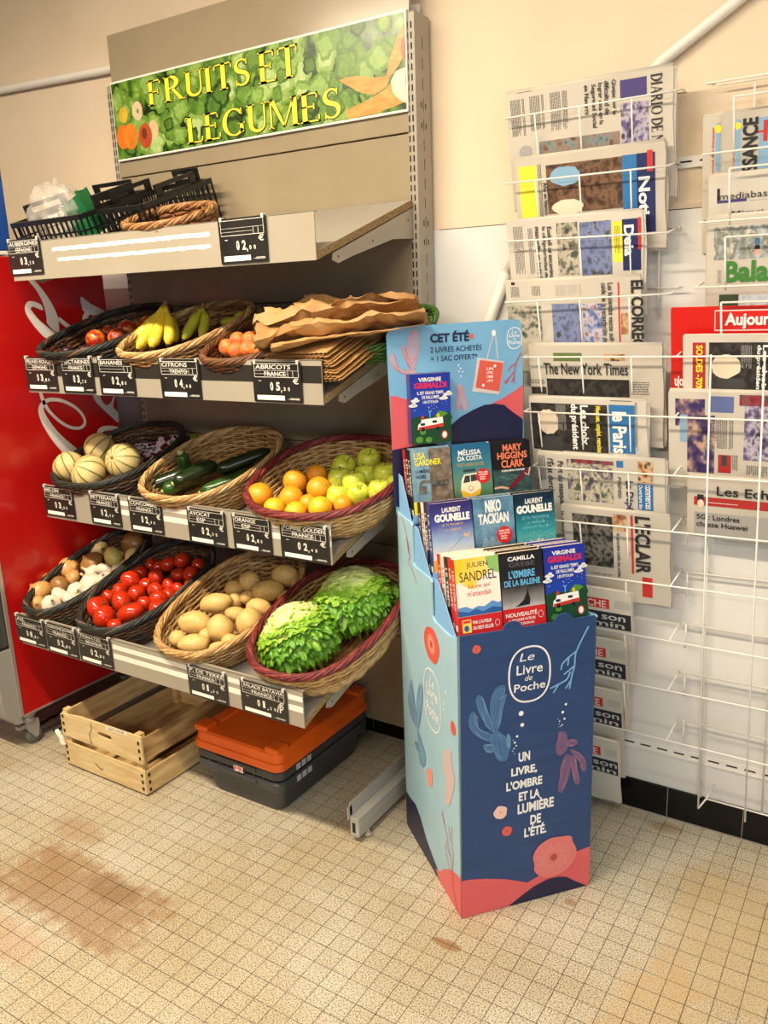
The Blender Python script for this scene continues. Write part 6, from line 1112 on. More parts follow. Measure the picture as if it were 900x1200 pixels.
basket('dark oval wicker basket heaped with red tomatoes', 4, -1.030, -.715, -.697, -.235, DARK, ['black', 'green', 'grey', 'black'], 'brown', seed=2)
basket('natural straw wicker basket full of potatoes', 4, -.690, -.350, -.700, -.220, NAT, ['straw', 'tan', 'straw'], 'tan', seed=3)
basket('wicker basket with dark red rim holding two lettuces', 4, -.350, .010, -.690, -.205, RED, ['wine', 'wine2', 'wine', 'wine'], 'tan', seed=4, h=.105, rimr=.0048)
basket('dark oval wicker basket under the four melons', 3, -1.285, -.905, -.546, -.130, DARK, ['black', 'green', 'black', 'black'], 'brown', seed=5)
basket('straw wicker basket of cucumbers and an avocado', 3, -.868, -.485, -.548, -.125, NAT, ['straw', 'pale', 'tan'], 'tan', seed=6)
basket('wicker basket with dark red rim holding oranges and green apples', 3, -.452, .000, -.550, -.130, RED, ['wine', 'wine2', 'wine', 'wine'], 'tan', seed=7, rimr=.0048)
basket('dark wicker basket of nectarines, leftmost on second shelf', 2, -1.265, -.905, -.548, -.140, DARK, ['black', 'green', 'brown', 'black'], 'brown', seed=8, h=.095)
basket('tan wicker basket with the bananas', 2, -.885, -.560, -.550, -.140, ['tan', 'brown', 'tan'], ['straw', 'pale', 'tan'], 'brown', seed=9, h=.095)
basket('brown wicker basket of apricots beside the paper bags', 2, -.545, -.275, -.550, -.180, ['brown', 'rust'], ['brown', 'rust', 'brown'], 'brown', seed=10, h=.08)
basket('green wicker basket half hidden under the brown paper bags', 2, -.215, .035, -.400, -.105, ['leaf'], ['leaf', 'leaf'], 'leaf', seed=11, h=.052, n=8)

# ------------------------------------------------------------------ fruit and vegetables
NRM = Vector((0, -SLOPE, 1)).normalized()
def place(P, rot=None, s=1.0):
    return Matrix.Translation(Vector(P)) @ (rot if rot is not None else Matrix.Identity(4)) @ Matrix.Scale(s, 4)
def rrot(r, tilt=1.0):
    return Matrix.Rotation(r.uniform(0, 6.283), 4, 'Z') @ Matrix.Rotation(r.uniform(-tilt, tilt), 4, 'X') @ Matrix.Rotation(r.uniform(-tilt, tilt), 4, 'Y')
def vnoise(p, s):
    from mathutils import noise
    return noise.noise(p * s)
# tomatoes
tom_m = mat('tomato_skin', (188, 38, 14), .16, c2=(204, 58, 22), scale=9, rnd=9, coat=.35)
def tomato_proto():
    b = MB(); b.ball(lambda d: Vector((d.x, d.y, d.z * .86)) * (1 - .10 * max(0, d.z - .75) / .25 * 1.2) * (1 + .018 * math.cos(5 * math.atan2(d.y, d.x)) * (1 - d.z * d.z)))
    o = b.build('tomato', tom_m)
    b = MB()
    for i in range(5):
        a = i * 1.2566; b.tube([(0, 0, .77), (.12 * math.cos(a), .12 * math.sin(a), .80), (.26 * math.cos(a), .26 * math.sin(a), .80)], [.03, .035, .004], 4)
    b.lathe([(.035, .74), (.03, .84), (.02, .88)], 6)
    b.build('calyx', mat('calyx_green', (70, 92, 34), .6), o)
    return o
tp = tomato_proto(); tk = children_of(tp); r = random.Random(21)
L = heap_labels([p[:3] for p in D0['tomato']], 'red tomato', 'dark basket')
for i, p in enumerate(D0['tomato']):
    R_ = rrot(r, 2.2) if p[3] < .045 else Matrix.Rotation(-.4, 4, 'Y')
    M = Matrix.Translation(Vector(p[:3])) @ R_ @ Matrix.Diagonal((p[3], (p[3] + p[4]) / 2, p[4], 1))
    o = tp if i == 0 else copy_tree(tp, M, kids=tk)
    o.matrix_basis = M; tag(o, L[i], 'tomato', 'tomatoes in the dark wicker basket')
# onions
on_m = [mat('onion_skin%d' % i, c, .35, c2=c2, scale=14, stretch=(1, 1, .25), bump=.1, bscale=40, coat=.1) for i, (c, c2) in enumerate([((196, 136, 74), (222, 174, 108)), ((214, 186, 112), (232, 206, 140)), ((166, 120, 62), (132, 92, 44)), ((196, 186, 90), (214, 200, 120))])]
neck_m = mat('onion_neck', (176, 128, 72), .7, c2=(130, 92, 50), scale=60)
def onion_proto(m):
    b = MB(); b.lathe([(.02, -.86), (.30, -.84), (.66, -.68), (.90, -.38), (1.0, -.02), (.93, .32), (.72, .60), (.42, .78), (.22, .90), (.16, 1.0)], 20, fn=lambda p, a: p * (1 + .012 * math.sin(7 * a)))
    o = b.build('onion', m)
    b = MB(); b.lathe([(.17, .92), (.12, 1.02), (.13, 1.10), (.06, 1.14)], 8, fn=lambda p, a: p + Vector((.06 * math.sin(3 * a), .05 * math.cos(2 * a), 0)) * (p.z - .9)); b.build('neck', neck_m, o)
    b = MB(); b.lathe([(.02, -.95), (.13, -.93), (.12, -.84)], 8); b.build('root_end', neck_m, o)
    return o
op = [onion_proto(m) for m in on_m]; ok = [children_of(o) for o in op]; used = set(); r = random.Random(5)
kinds = [0, 0, 0, 2, 2, 1, 3, 2, 1, 0, 0]
L = heap_labels([p[:3] for p in D0['onion']], 'onion', 'beside the garlic in dark basket')
def colour_word(k): return ['golden brown ', 'pale yellow ', 'dull brown ', 'yellow green '][k]
for i, p in enumerate(D0['onion']):
    k = kinds[i]; M = Matrix.Translation(Vector(p[:3])) @ rrot(r, 1.3) @ Matrix.Diagonal((p[3] * 1.08, p[3] * 1.08, p[4] * 1.08, 1))
    o = op[k] if k not in used else copy_tree(op[k], M, kids=ok[k]); used.add(k)
    o.matrix_basis = M; tag(o, colour_word(k) + L[i], 'onion', 'onions in the dark basket')
# garlic
gar_m = mat('garlic_skin', (236, 226, 204), .5, c2=(218, 200, 172), scale=10, stretch=(1, 1, .3), bump=.15, bscale=30)
b = MB(); b.lathe([(.05, -.62), (.42, -.66), (.82, -.46), (1.0, -.12), (.88, .22), (.52, .48), (.24, .66), (.15, .86)], 28, fn=lambda p, a: Vector((p.x * (1 + .09 * abs(math.cos(4 * a)) - .05), p.y * (1 + .09 * abs(math.cos(4 * a)) - .05), p.z)))
gp = b.build('garlic_bulb', gar_m)
b = MB(); b.tube([(0, 0, .8), (.03, .02, 1.0), (.08, .04, 1.22)], [.15, .11, .12], 7); b.build('stalk', mat('garlic_stalk', (214, 194, 150), .7), gp)
b = MB(); b.lathe([(.03, -.72), (.22, -.70), (.2, -.6)], 9); b.build('root_tuft', mat('garlic_root', (170, 144, 100), .8), gp)
gk = children_of(gp); r = random.Random(9)
L = heap_labels([p[:3] for p in D0['garlic']], 'white garlic bulb', 'dark basket')
for i, p in enumerate(D0['garlic']):
    M = Matrix.Translation(Vector(p[:3])) @ rrot(r, 1.2) @ Matrix.Scale((p[3] + p[4]) / 2 * 1.16, 4)
    o = gp if i == 0 else copy_tree(gp, M, kids=gk); o.matrix_basis = M; tag(o, L[i], 'garlic', 'garlic bulbs in the dark basket')
# potatoes
pot_m = mat('potato_skin', (222, 188, 116), .5, c2=(206, 168, 96), scale=10, rnd=7, bump=.12, bscale=60)
eye_m = mat('potato_eye', (122, 84, 42), .8)
protos = []
for s_ in range(4):
    b = MB(); off = Vector((s_ * 7.3, 1.1, 2.2))
    f = lambda d, off=off: d * (1 + .10 * vnoise(d + off, 1.3) + .02 * vnoise(d + off, 5))
    b.ball(f, nu=22, nv=16); o = b.build('potato', pot_m); b = MB(); rr = random.Random(s_)
    for q in range(9):
        d = Vector((rr.gauss(0, 1), rr.gauss(0, 1), rr.gauss(0, 1))).normalized(); c = f(d) * 1.002
        b.lathe([(.055, -.012), (.05, .004), (.02, .008)], 7, M=Matrix.Translation(c) @ d.to_track_quat('Z', 'Y').to_matrix().to_4x4() @ Matrix.Diagonal((1, .6, 1, 1)))
    b.build('eyes', eye_m, o); protos.append(o)
pk = [children_of(o) for o in protos]; used = set(); r = random.Random(13)
L = heap_labels([p[:3] for p in D0['potato']], 'tan potato', 'straw basket')
for i, p in enumerate(D0['potato']):
    k = i % 4; rx, rz = p[3], p[4]
    M = Matrix.Translation(Vector(p[:3])) @ Matrix.Rotation(.45 if rx > rz else .2, 4, 'Z') @ Matrix.Rotation(r.uniform(-.25, .25), 4, 'Y') @ Matrix.Diagonal((rx, min(rx, rz) * 1.02, rz, 1)) @ Matrix.Rotation(r.uniform(0, 6.28), 4, 'X')
    o = protos[k] if k not in used else copy_tree(protos[k], M, kids=pk[k]); used.add(k)
    o.matrix_basis = M; tag(o, L[i], 'potato', 'potatoes in the straw basket')
# melons
mel_m = bpy.data.materials.new('melon_rind'); mel_m.use_nodes = True
def melon_nodes(m):
    nt = m.node_tree; b = nt.nodes['Principled BSDF']; N = nt.nodes.new; L = nt.links.new
    tc = N('ShaderNodeTexCoord'); sx = N('ShaderNodeSeparateXYZ'); L(tc.outputs['Object'], sx.inputs[0])
    a = N('ShaderNodeMath'); a.operation = 'ARCTAN2'; L(sx.outputs[1], a.inputs[0]); L(sx.outputs[0], a.inputs[1])
    m1 = N('ShaderNodeMath'); m1.operation = 'MULTIPLY'; m1.inputs[1].default_value = 10 / (2 * math.pi); L(a.outputs[0], m1.inputs[0])
    fr = N('ShaderNodeMath'); fr.operation = 'FRACT'; L(m1.outputs[0], fr.inputs[0])
    sb = N('ShaderNodeMath'); sb.operation = 'SUBTRACT'; sb.inputs[1].default_value = .5; L(fr.outputs[0], sb.inputs[0])
    ab = N('ShaderNodeMath'); ab.operation = 'ABSOLUTE'; L(sb.outputs[0], ab.inputs[0])
    nz = N('ShaderNodeTexNoise'); nz.inputs['Scale'].default_value = 8; L(tc.outputs['Object'], nz.inputs['Vector'])
    ad = N('ShaderNodeMath'); ad.operation = 'MULTIPLY_ADD'; ad.inputs[1].default_value = .07; L(nz.outputs['Fac'], ad.inputs[0]); L(ab.outputs[0], ad.inputs[2])
    rp = N('ShaderNodeValToRGB'); cr = rp.color_ramp; cr.elements.new(.5); cr.elements.new(.5)
    for e, (p, c) in zip(cr.elements, [(.0, (218, 190, 132)), (.43, (206, 182, 116)), (.475, (128, 124, 66)), (.53, (82, 88, 46))]): e.position = p; e.color = lin(c)
    L(ad.outputs[0], rp.inputs[0]); L(rp.outputs[0], b.inputs['Base Color']); b.inputs['Roughness'].default_value = .5
melon_nodes(mel_m)
b = MB(); b.ball(lambda d: Vector((d.x, d.y, d.z * .93)) * (1 - .035 * (math.cos(10 * math.atan2(d.y, d.x)) * -1 * -.5 - .5) * (1 - d.z ** 4) * -1), nu=60, nv=22)
mp_ = b.build('melon', mel_m)
b = MB(); b.lathe([(.09, .88), (.11, .945), (.06, .95), (.05, 1.02), (.06, 1.04)], 9); b.build('stem_scar', mat('melon_scar', (176, 154, 96), .7), mp_)
mk = children_of(mp_)
ML = ['pale ribbed melon, far left of the basket', 'pale ribbed melon in front, lowest of the four', 'pale ribbed melon at the back, highest of the four', 'pale ribbed melon on the right showing its star of grooves']
tilts = [(.0, -.5, .4), (.9, -.25, .5), (-.6, .5, .3), (1.15, .15, .3)]
for i, p in enumerate(D0['melon']):
    M = Matrix.Translation(Vector(p[:3]) + Vector((0, 0, .004))) @ Matrix.Rotation(tilts[i][0], 4, 'X') @ Matrix.Rotation(tilts[i][1], 4, 'Y') @ Matrix.Rotation(tilts[i][2], 4, 'Z') @ Matrix.Diagonal((p[3] * .97, p[3] * .97, (p[3] + p[4]) / 2 * .97, 1))
    o = mp_ if i == 0 else copy_tree(mp_, M, kids=mk); o.matrix_basis = M; tag(o, ML[i], 'melon', 'melons in the dark basket')
# vacuum packs of cooked beetroot behind the melons
pkf = ramp_mat('pack_print', [(.30, (44, 18, 26)), (.44, (92, 28, 44)), (.50, (222, 212, 214)), (.58, (54, 40, 66)), (.72, (190, 184, 188))], 26, rough=.12)
pkg = mat('pack_green', (104, 142, 36), .2, c2=(70, 104, 24), scale=40)
for i, (p, rz, lb) in enumerate([((-1.045, -.285, .985), .5, 'shiny beetroot vacuum pack leaning on the right melon'), ((-.975, -.225, 1.008), .7, 'shiny beetroot vacuum pack with green end, near basket back')]):
    t = thing('vegetable_pack', (0, 0, 0), lb, 'food pack', 'beetroot packs behind the melons'); M = Matrix.Translation(p) @ Matrix.Rotation(rz, 4, 'Z') @ Matrix.Rotation(.55, 4, 'X')
    t.matrix_basis = M
    b = MB(); b.ball(lambda d: Vector((.062 * math.copysign(abs(d.x) ** .55, d.x), .046 * math.copysign(abs(d.y) ** .55, d.y), .024 * d.z * (1 + .35 * vnoise(d + Vector((i, 0, 0)), 2.5)))), nu=28, nv=12)
    b.build('film', pkf, t, M)
    b = MB(); b.bbox((.052, -.044, -.004), (.078, .044, .012), .003); b.build('end_label', pkg if i else mat('pack_seal', (198, 194, 196), .15), t, M)
# cucumbers / courgettes
cu_m = mat('cucumber_skin', (20, 34, 14), .25, c2=(30, 50, 20), scale=20, stretch=(1, 1, .15), bump=.1, bscale=50, coat=.25); cu2 = mat('courgette_skin', (38, 70, 22), .25, c2=(50, 88, 30), scale=30, coat=.2)
tip_m = mat('cucumber_tip', (186, 190, 122), .6)
def cuke(p0, p1, r_, lb, m, tip=True):
    p0, p1 = Vector(p0), Vector(p1); d = (p1 - p0); n = 14; ln = d.length; b = MB(); up = NRM
    pts = [p0 + d * (i / (n - 1)) + up * (math.sin(math.pi * i / (n - 1)) * -.012 * 0 + .004 * math.sin(2.2 * i / n)) for i in range(n)]
    rs = [r_ * (min(1, math.sqrt(max(0, 1 - (1 - min(i, 2.2) / 2.2) ** 2)) if i < 3 else 1)) * (1 if i < n - 3 else [1, .86, .5][i - n + 3]) for i in range(n)]; rs[0] = r_ * .25
    b.tube(pts, rs, 14); o = b.build('cucumber', m); tag(o, lb, 'cucumber', 'cucumbers in the straw basket')
    if tip:
        b = MB(); q = (-d).normalized().to_track_quat('Z', 'Y').to_matrix().to_4x4(); b.lathe([(r_ * .32, -.004), (r_ * .30, .0025), (r_ * .1, .004)], 10, M=Matrix.Translation(pts[0]) @ q); b.build('blossom_end', tip_m, o)
    return o
Z = D0['zuc']; up = Vector((0, -.3, .95))
def lift(p, h): return tuple(Vector(p) + NRM * h)
cuke(lift(Z[0], -.004), lift(Z[1], .0), .0245, 'dark green cucumber at the front left of the straw basket', cu_m)
cuke(lift(Z[2], -.008), lift(Z[3], -.012), .0225, 'mid green cucumber with pale end, second at basket front', cu2)
cuke(lift(Z[4], .014), lift(Z[5], .012), .0245, 'dark green cucumber lying on top with pale tip forward', cu_m)
cuke(lift((-.700, -.400, .934), -.03), lift((-.57, -.25, .983), -.03), .022, 'green cucumber low along the right side of the straw basket', cu2)
cuke(lift((-.69, -.325, .958), .004), lift((-.575, -.19, 1.002), .004), .023, 'dark green cucumber behind the avocado, towards the basket back', cu_m, False)
o = cuke((-.815, -.325, .948), (-.822, -.338, 1.008), .022, 'upright green courgette stub standing among the cucumbers', cu2, False)
b = MB(); b.lathe([(.013, -.006), (.010, .004), (.012, .012), (.004, .013)], 7, M=Matrix.Translation((-.8225, -.339, 1.01))); b.build('stalk', tip_m, o)
av = D0['zuc2'][4]
b = MB(); b.ball(lambda d: Vector((d.x * .030, d.y * .030, d.z * .040 if d.z < 0 else d.z * .036)) * (1 + .02 * vnoise(d, 9)), M=Matrix.Translation(Vector(av) + NRM * .0) @ Matrix.Rotation(1.2, 4, 'Y'))
o = tag(b.build('avocado', mat('avocado_skin', (52, 46, 34), .5, c2=(38, 34, 26), scale=40, bump=.5, bscale=120)), 'dark brown avocado at the right of the cucumbers', 'avocado')
b = MB(); b.lathe([(.004, 0), (.005, .004), (.003, .006)], 7, M=Matrix.Translation(Vector(av) + Vector((.035, 0, .012))) @ Matrix.Rotation(1.2, 4, 'Y')); b.build('stem_button', tip_m, o)
# citrus
def citrus(key, name, word, c, c2, grp, bs):
    m = mat(name + '_peel', c, .34, c2=c2, scale=6, rnd=5, bump=.18, bscale=70, coat=.1)
    b = MB(); b.ball(lambda d: d * (1 - .05 * max(0, d.z - .85) / .15), nu=24, nv=16); o0 = b.build(name, m)
    b = MB(); b.lathe([(.07, .925), (.075, .955), (.03, .965)], 6); b.build('stem_button', mat('button_green', (120, 122, 60), .7), o0)
    ks = children_of(o0); r = random.Random(bs)
    L = heap_labels([p[:3] for p in D0[key]], word, 'dark red rimmed basket', 4)
    for i, p in enumerate(D0[key]):
        s_ = (p[3] + p[4]) / 2; M = Matrix.Translation(Vector(p[:3])) @ rrot(r, 1.1) @ Matrix.Scale(s_, 4)
        o = o0 if i == 0 else copy_tree(o0, M, kids=ks); o.matrix_basis = M; tag(o, L[i], name, grp)
citrus('orange', 'orange', 'round orange', (242, 152, 26), (246, 170, 40), 'oranges in the red rimmed basket', 3)
m_y = mat('yellow_peel', (246, 178, 22), .34, c2=(250, 194, 44), scale=6, bump=.18, bscale=70, coat=.1)
LY = ['yellow orange citrus fruit at the basket front, leftmost of three', 'yellow orange citrus fruit at the basket front, middle of three', 'yellow orange citrus fruit at the basket front, nearest the apples']
for i, p in enumerate(D0['grapefruit']):
    b = MB(); b.ball(lambda d: d * (1 - .05 * max(0, d.z - .85) / .15)); o = b.build('citrus_fruit', m_y)
    b2 = MB(); b2.lathe([(.07, .925), (.075, .955), (.03, .965)], 6); b2.build('stem_button', MATS['button_green'], o)
    o.matrix_basis = Matrix.Translation(Vector(p[:3])) @ Matrix.Rotation(.5 * i, 4, 'X') @ Matrix.Scale(p[3], 4); tag(o, LY[i], 'citrus fruit', 'yellow citrus in the red rimmed basket')
# apples
ap_m = mat('apple_skin', (186, 200, 52), .22, c2=(214, 214, 84), scale=3.2, rnd=11, coat=.25)
ap = [(.0, .60), (.10, .66), (.22, .80), (.45, .93), (.72, .86), (.93, .55), (1.0, .12), (.95, -.34), (.78, -.70), (.52, -.88), (.30, -.92), (.12, -.84), (.02, -.80)]
b = MB(); b.lathe([(max(r_, .004), z) for r_, z in ap[::-1]], 24, fn=lambda p, a: Vector((p.x, p.y, p.z)) * (1 + .012 * math.cos(5 * a) * (1 if p.z < 0 else .3))); apo = b.build('apple', ap_m)
b = MB(); b.tube([(0, 0, .58), (.02, 0, .8), (.10, .03, 1.12)], [.035, .03, .045], 6); b.build('stem', mat('apple_stem', (86, 62, 32), .7), apo)
b = MB(); b.lathe([(.10, -.90), (.12, -.86), (.05, -.80)], 6); b.build('calyx', mat('apple_calyx', (92, 84, 44), .8), apo)
ak = children_of(apo); r = random.Random(8); L = heap_labels([p[:3] for p in D0['apple']], 'green yellow apple', 'dark red rimmed basket', 4)
for i, p in enumerate(D0['apple']):
    M = Matrix.Translation(Vector(p[:3])) @ Matrix.Rotation(r.uniform(0, 6.28), 4, 'Z') @ Matrix.Rotation(r.uniform(-.2, .75), 4, 'X') @ Matrix.Scale(p[3] * 1.02, 4)
    o = apo if i == 0 else copy_tree(apo, M, kids=ak); o.matrix_basis = M; tag(o, L[i], 'apple', 'green apples in the red rimmed basket')
# stone fruit
def seam(d):
    a = math.atan2(d.y, d.x)
    return d * (1 - .06 * math.exp(-(a / .16) ** 2) * (1 if d.x > -.2 else 0) - .10 * max(0, d.z - .8) / .2)
def stone(key, name, word, m, grp, where, sc, per=4):
    b = MB(); b.ball(seam, nu=36, nv=16); o0 = b.build(name, m); b = MB(); b.lathe([(.07, .88), (.06, .92), (.02, .93)], 6); b.build('stem_scar', mat('scar_brown', (110, 70, 36), .8), o0); ks = children_of(o0); r = random.Random(4)
    L = heap_labels([p[:3] for p in D0[key]], word, where, per)
    for i, p in enumerate(D0[key]):
        M = Matrix.Translation(Vector(p[:3])) @ rrot(r, 1.4) @ Matrix.Scale(max(.024, (p[3] + p[4]) / 2 * sc), 4)
        o = o0 if i == 0 else copy_tree(o0, M, kids=ks); o.matrix_basis = M; tag(o, L[i], name, grp)
stone('nectarine', 'nectarine', 'red and yellow nectarine', mat('nectarine_skin', (158, 34, 22), .28, c2=(226, 140, 50), scale=1.8, rnd=6, lo=.45, hi=.72, coat=.15), 'nectarines in the leftmost dark basket', 'dark basket', 1.15)
stone('apricot', 'apricot', 'orange apricot', mat('apricot_skin', (232, 138, 58), .55, c2=(220, 96, 54), scale=1.7, rnd=6), 'apricots beside the paper bags', 'brown basket', 1.0)
for i, (px, pz, y) in enumerate([(-1.235, 1.352, -.40), (-1.19, 1.352, -.43), (-1.16, 1.362, -.39)]):
    b = MB(); b.ball(seam, nu=24, nv=12); o = b.build('plum', mat('plum_skin', (44, 20, 26), .4, c2=(64, 28, 30), scale=3)); o.matrix_basis = Matrix.Translation((px, y, board_z(2, y) + .045)) @ Matrix.Rotation(i, 4, 'Z') @ Matrix.Scale(.022, 4)
    tag(o, 'dark plum before the nectarines, ' + ['leftmost', 'middle one', 'rightmost'][i] + ' of three', 'plum', 'dark plums in the leftmost dark basket')
# bananas
ban_m = mat('banana_skin', (236, 206, 58), .38, c2=(222, 190, 50), scale=9, rnd=4); bang = mat('banana_green', (196, 190, 54), .38, c2=(150, 166, 46), scale=5, rnd=4); ban_t = mat('banana_tip', (66, 50, 28), .8); crown_m = mat('banana_crown', (120, 92, 42), .8)
def banana(parent, top, ctl, tip, r_, m):
    top, ctl, tip = Vector(top), Vector(ctl), Vector(tip); n = 14; pts = []; rs = []
    for i in range(n):
        t = i / (n - 1); pts.append(top * (1 - t) ** 2 + ctl * 2 * t * (1 - t) + tip * t * t)
        rs.append(r_ * (.40 if t < .12 else .40 + .60 * min(1, (t - .12) / .22)) * (1 if t < .8 else max(.28, 1 - ((t - .8) / .2) ** 1.6 * .75)))
    b = MB(); b.tube(pts, rs, 6); o = b.build('banana', m, parent)
    b = MB(); d = (pts[-1] - pts[-2]).normalized(); b.tube([pts[-1] - d * .002, pts[-1] + d * .006], [r_ * .26, r_ * .2], 6); b.build('tip', ban_t, o)
def crown(parent, p):
    b = MB(); b.ball(lambda d: Vector((d.x * .013, d.y * .011, d.z * .010)), nu=10, nv=7, M=Matrix.Translation(p)); b.tube([Vector(p), Vector(p) + Vector((.002, .006, .016))], [.009, .007], 7); b.build('crown', crown_m, parent)
c0 = Vector((-.822, -.345, 1.465)); t = thing('banana_bunch', c0, 'yellow banana bunch standing stem up, left in the tan basket', 'bananas', 'banana bunches')
crown(t, c0)
for cx, cy, cz, tx, ty, tz in ((-.875, -.375, 1.395, -.905, -.452, 1.345), (-.840, -.40, 1.39, -.842, -.452, 1.345), (-.805, -.40, 1.385, -.795, -.440, 1.350), (-.765, -.375, 1.40, -.757, -.41, 1.356), (-.800, -.33, 1.40, -.79, -.35, 1.36)):
    banana(t, c0 + Vector(((cx - c0.x) * .12, -.004, -.003)), (cx, cy, cz), (tx, ty, tz), .0185, ban_m)
b = MB(); 
c1 = Vector((-.735, -.275, 1.455)); t = thing('banana_bunch', c1, 'green yellow banana bunch standing stem up, second in the tan basket', 'bananas', 'banana bunches')
crown(t, c1)
for cx, cy, cz, tx, ty, tz in ((-.760, -.29, 1.42, -.765, -.34, 1.365), (-.735, -.315, 1.415, -.735, -.365, 1.368), (-.690, -.30, 1.42, -.680, -.35, 1.372)):
    banana(t, c1 + Vector(((cx - c1.x) * .12, -.004, -.003)), (cx, cy, cz), (tx, ty, tz), .0165, bang)
c2_ = Vector((-.585, -.185, 1.435)); t = thing('banana_bunch', c2_, 'greenish banana bunch lying on its side behind the apricots', 'bananas', 'banana bunches')
crown(t, c2_)
for cx, cy, cz, tx, ty, tz in ((-.62, -.235, 1.402, -.715, -.225, 1.412), (-.625, -.19, 1.425, -.700, -.175, 1.425), (-.55, -.22, 1.405, -.56, -.265, 1.395)):
    banana(t, c2_ + Vector(((cx - c2_.x) * .12, -.006, -.003)), (cx, cy, cz), (tx, ty, tz), .0175, bang)
# lettuces
def lettuce_mat(name, base, mid, tip):
    """leaf colour runs from the pale rib end of the leaf to its frilled edge (attribute 'edge')"""
    m = bpy.data.materials.new(name); m.use_nodes = True; nt = m.node_tree; bs = nt.nodes['Principled BSDF']; N = nt.nodes.new
    at = N('ShaderNodeAttribute'); at.attribute_name = 'edge'; tc = N('ShaderNodeTexCoord'); nz = N('ShaderNodeTexNoise'); nz.inputs['Scale'].default_value = 26; nz.inputs['Detail'].default_value = 4
    nt.links.new(tc.outputs['Object'], nz.inputs['Vector'])
    ad = N('ShaderNodeMath'); ad.operation = 'MULTIPLY_ADD'; ad.inputs[1].default_value = .45; nt.links.new(nz.outputs['Fac'], ad.inputs[0]); nt.links.new(at.outputs['Fac'], ad.inputs[2])
    rp = N('ShaderNodeValToRGB'); cr = rp.color_ramp; cr.elements.new(.5)
    for e, (p, c) in zip(cr.elements, ((.30, base), (.72, mid), (1.12 if False else 1.0, tip))): e.position = p; e.color = lin(c)
    nt.links.new(ad.outputs[0], rp.inputs[0]); nt.links.new(rp.outputs[0], bs.inputs['Base Color'])
    bs.inputs['Roughness'].default_value = .38; bs.inputs['Subsurface Weight'].default_value = .2; bs.inputs['Subsurface Radius'].default_value = (.004, .007, .002)
    nb = N('ShaderNodeTexNoise'); nb.inputs['Scale'].default_value = 75; nb.inputs['Detail'].default_value = 3; nt.links.new(tc.outputs['Object'], nb.inputs['Vector'])
    bp = N('ShaderNodeBump'); bp.inputs['Strength'].default_value = .5; bp.inputs['Distance'].default_value = .003; nt.links.new(nb.outputs['Fac'], bp.inputs['Height']); nt.links.new(bp.outputs[0], bs.inputs['Normal'])
    return m
LM = [lettuce_mat('lettuce_heart', (226, 230, 178), (204, 218, 130), (180, 206, 92)), lettuce_mat('lettuce_inner', (220, 226, 164), (184, 208, 98), (138, 182, 52)), lettuce_mat('lettuce_outer', (196, 214, 118), (134, 180, 52), (94, 150, 30)), lettuce_mat('lettuce_dark', (160, 198, 84), (116, 168, 48), (84, 140, 32))]
def leaf(parent, P, apex_dir, R_, an, span, reach, frill, m, seed, lift_, flare):
    """lettuce leaf hugging the head: from the stalk over the ball of radius R_, frilled and flaring at its edge"""
    r = random.Random(seed); nu, nv = 44, 80; ph = [r.uniform(0, 6.28) for _ in range(5)]; vs = []; ed = []
    q = apex_dir.to_track_quat('Z', 'Y').to_matrix()
    for i in range(nu):
        t = i / (nu - 1)
        for j in range(nv):
            s_ = (j / (nv - 1) - .5) * 2
            rim = max(abs(s_) ** 9 * t ** .7, min(1, max(0, (t - .55) / .30)) ** 1.2)
            th = .10 + (reach - .10) * t * (1 - .10 * abs(s_) ** 3)
            w = span * (.28 + .72 * min(1, t * 1.9) ** .8)
            f = frill * rim * (.4 * math.sin(s_ * 7 + t * 9 + ph[0]) + .8 * math.sin(s_ * 17 - t * 34 + ph[1]) + .8 * math.sin(t * 46 + s_ * 24 + ph[2]) + .5 * math.sin(s_ * 41 - t * 61 + ph[3]))
            rad = R_ * (1 + lift_ + flare * t ** 5 - .05 * math.cos(s_ * 1.6) * (1 - t) + .014 * math.cos(s_ * 15) * (1 - rim) + .035 * vnoise(Vector((s_ * 2.2, t * 3, seed)), 1.6)) + f * R_
            phi = an + s_ * w / max(.35, math.sin(min(th, 1.9))) * .5
            th2 = th + .5 * f + rim * (.05 * math.sin(s_ * 5 + ph[4]) + .02 * math.sin(s_ * 37 + ph[1]) + .02 * math.sin(s_ * 61 + ph[2]))
            d = Vector((math.sin(th2) * math.cos(phi), math.sin(th2) * math.sin(phi), math.cos(th2)))
            vs.append(P + q @ (d * rad)); ed.append(min(1, (max(rim * .9, t * .42) + .25 * f / max(frill, .01) * rim) * (1 - .6 * math.exp(-(s_ / .06) ** 2))))
    fs = [(i * nv + j, (i + 1) * nv + j, (i + 1) * nv + j + 1, i * nv + j + 1) for i in range(nu - 1) for j in range(nv - 1)]
    b = MB(); b.add(vs, fs, 0, True); o = b.build('leaf', m, parent)
    a_ = o.data.attributes.new('edge', 'FLOAT', 'POINT'); a_.data.foreach_set('value', ed)
    return o
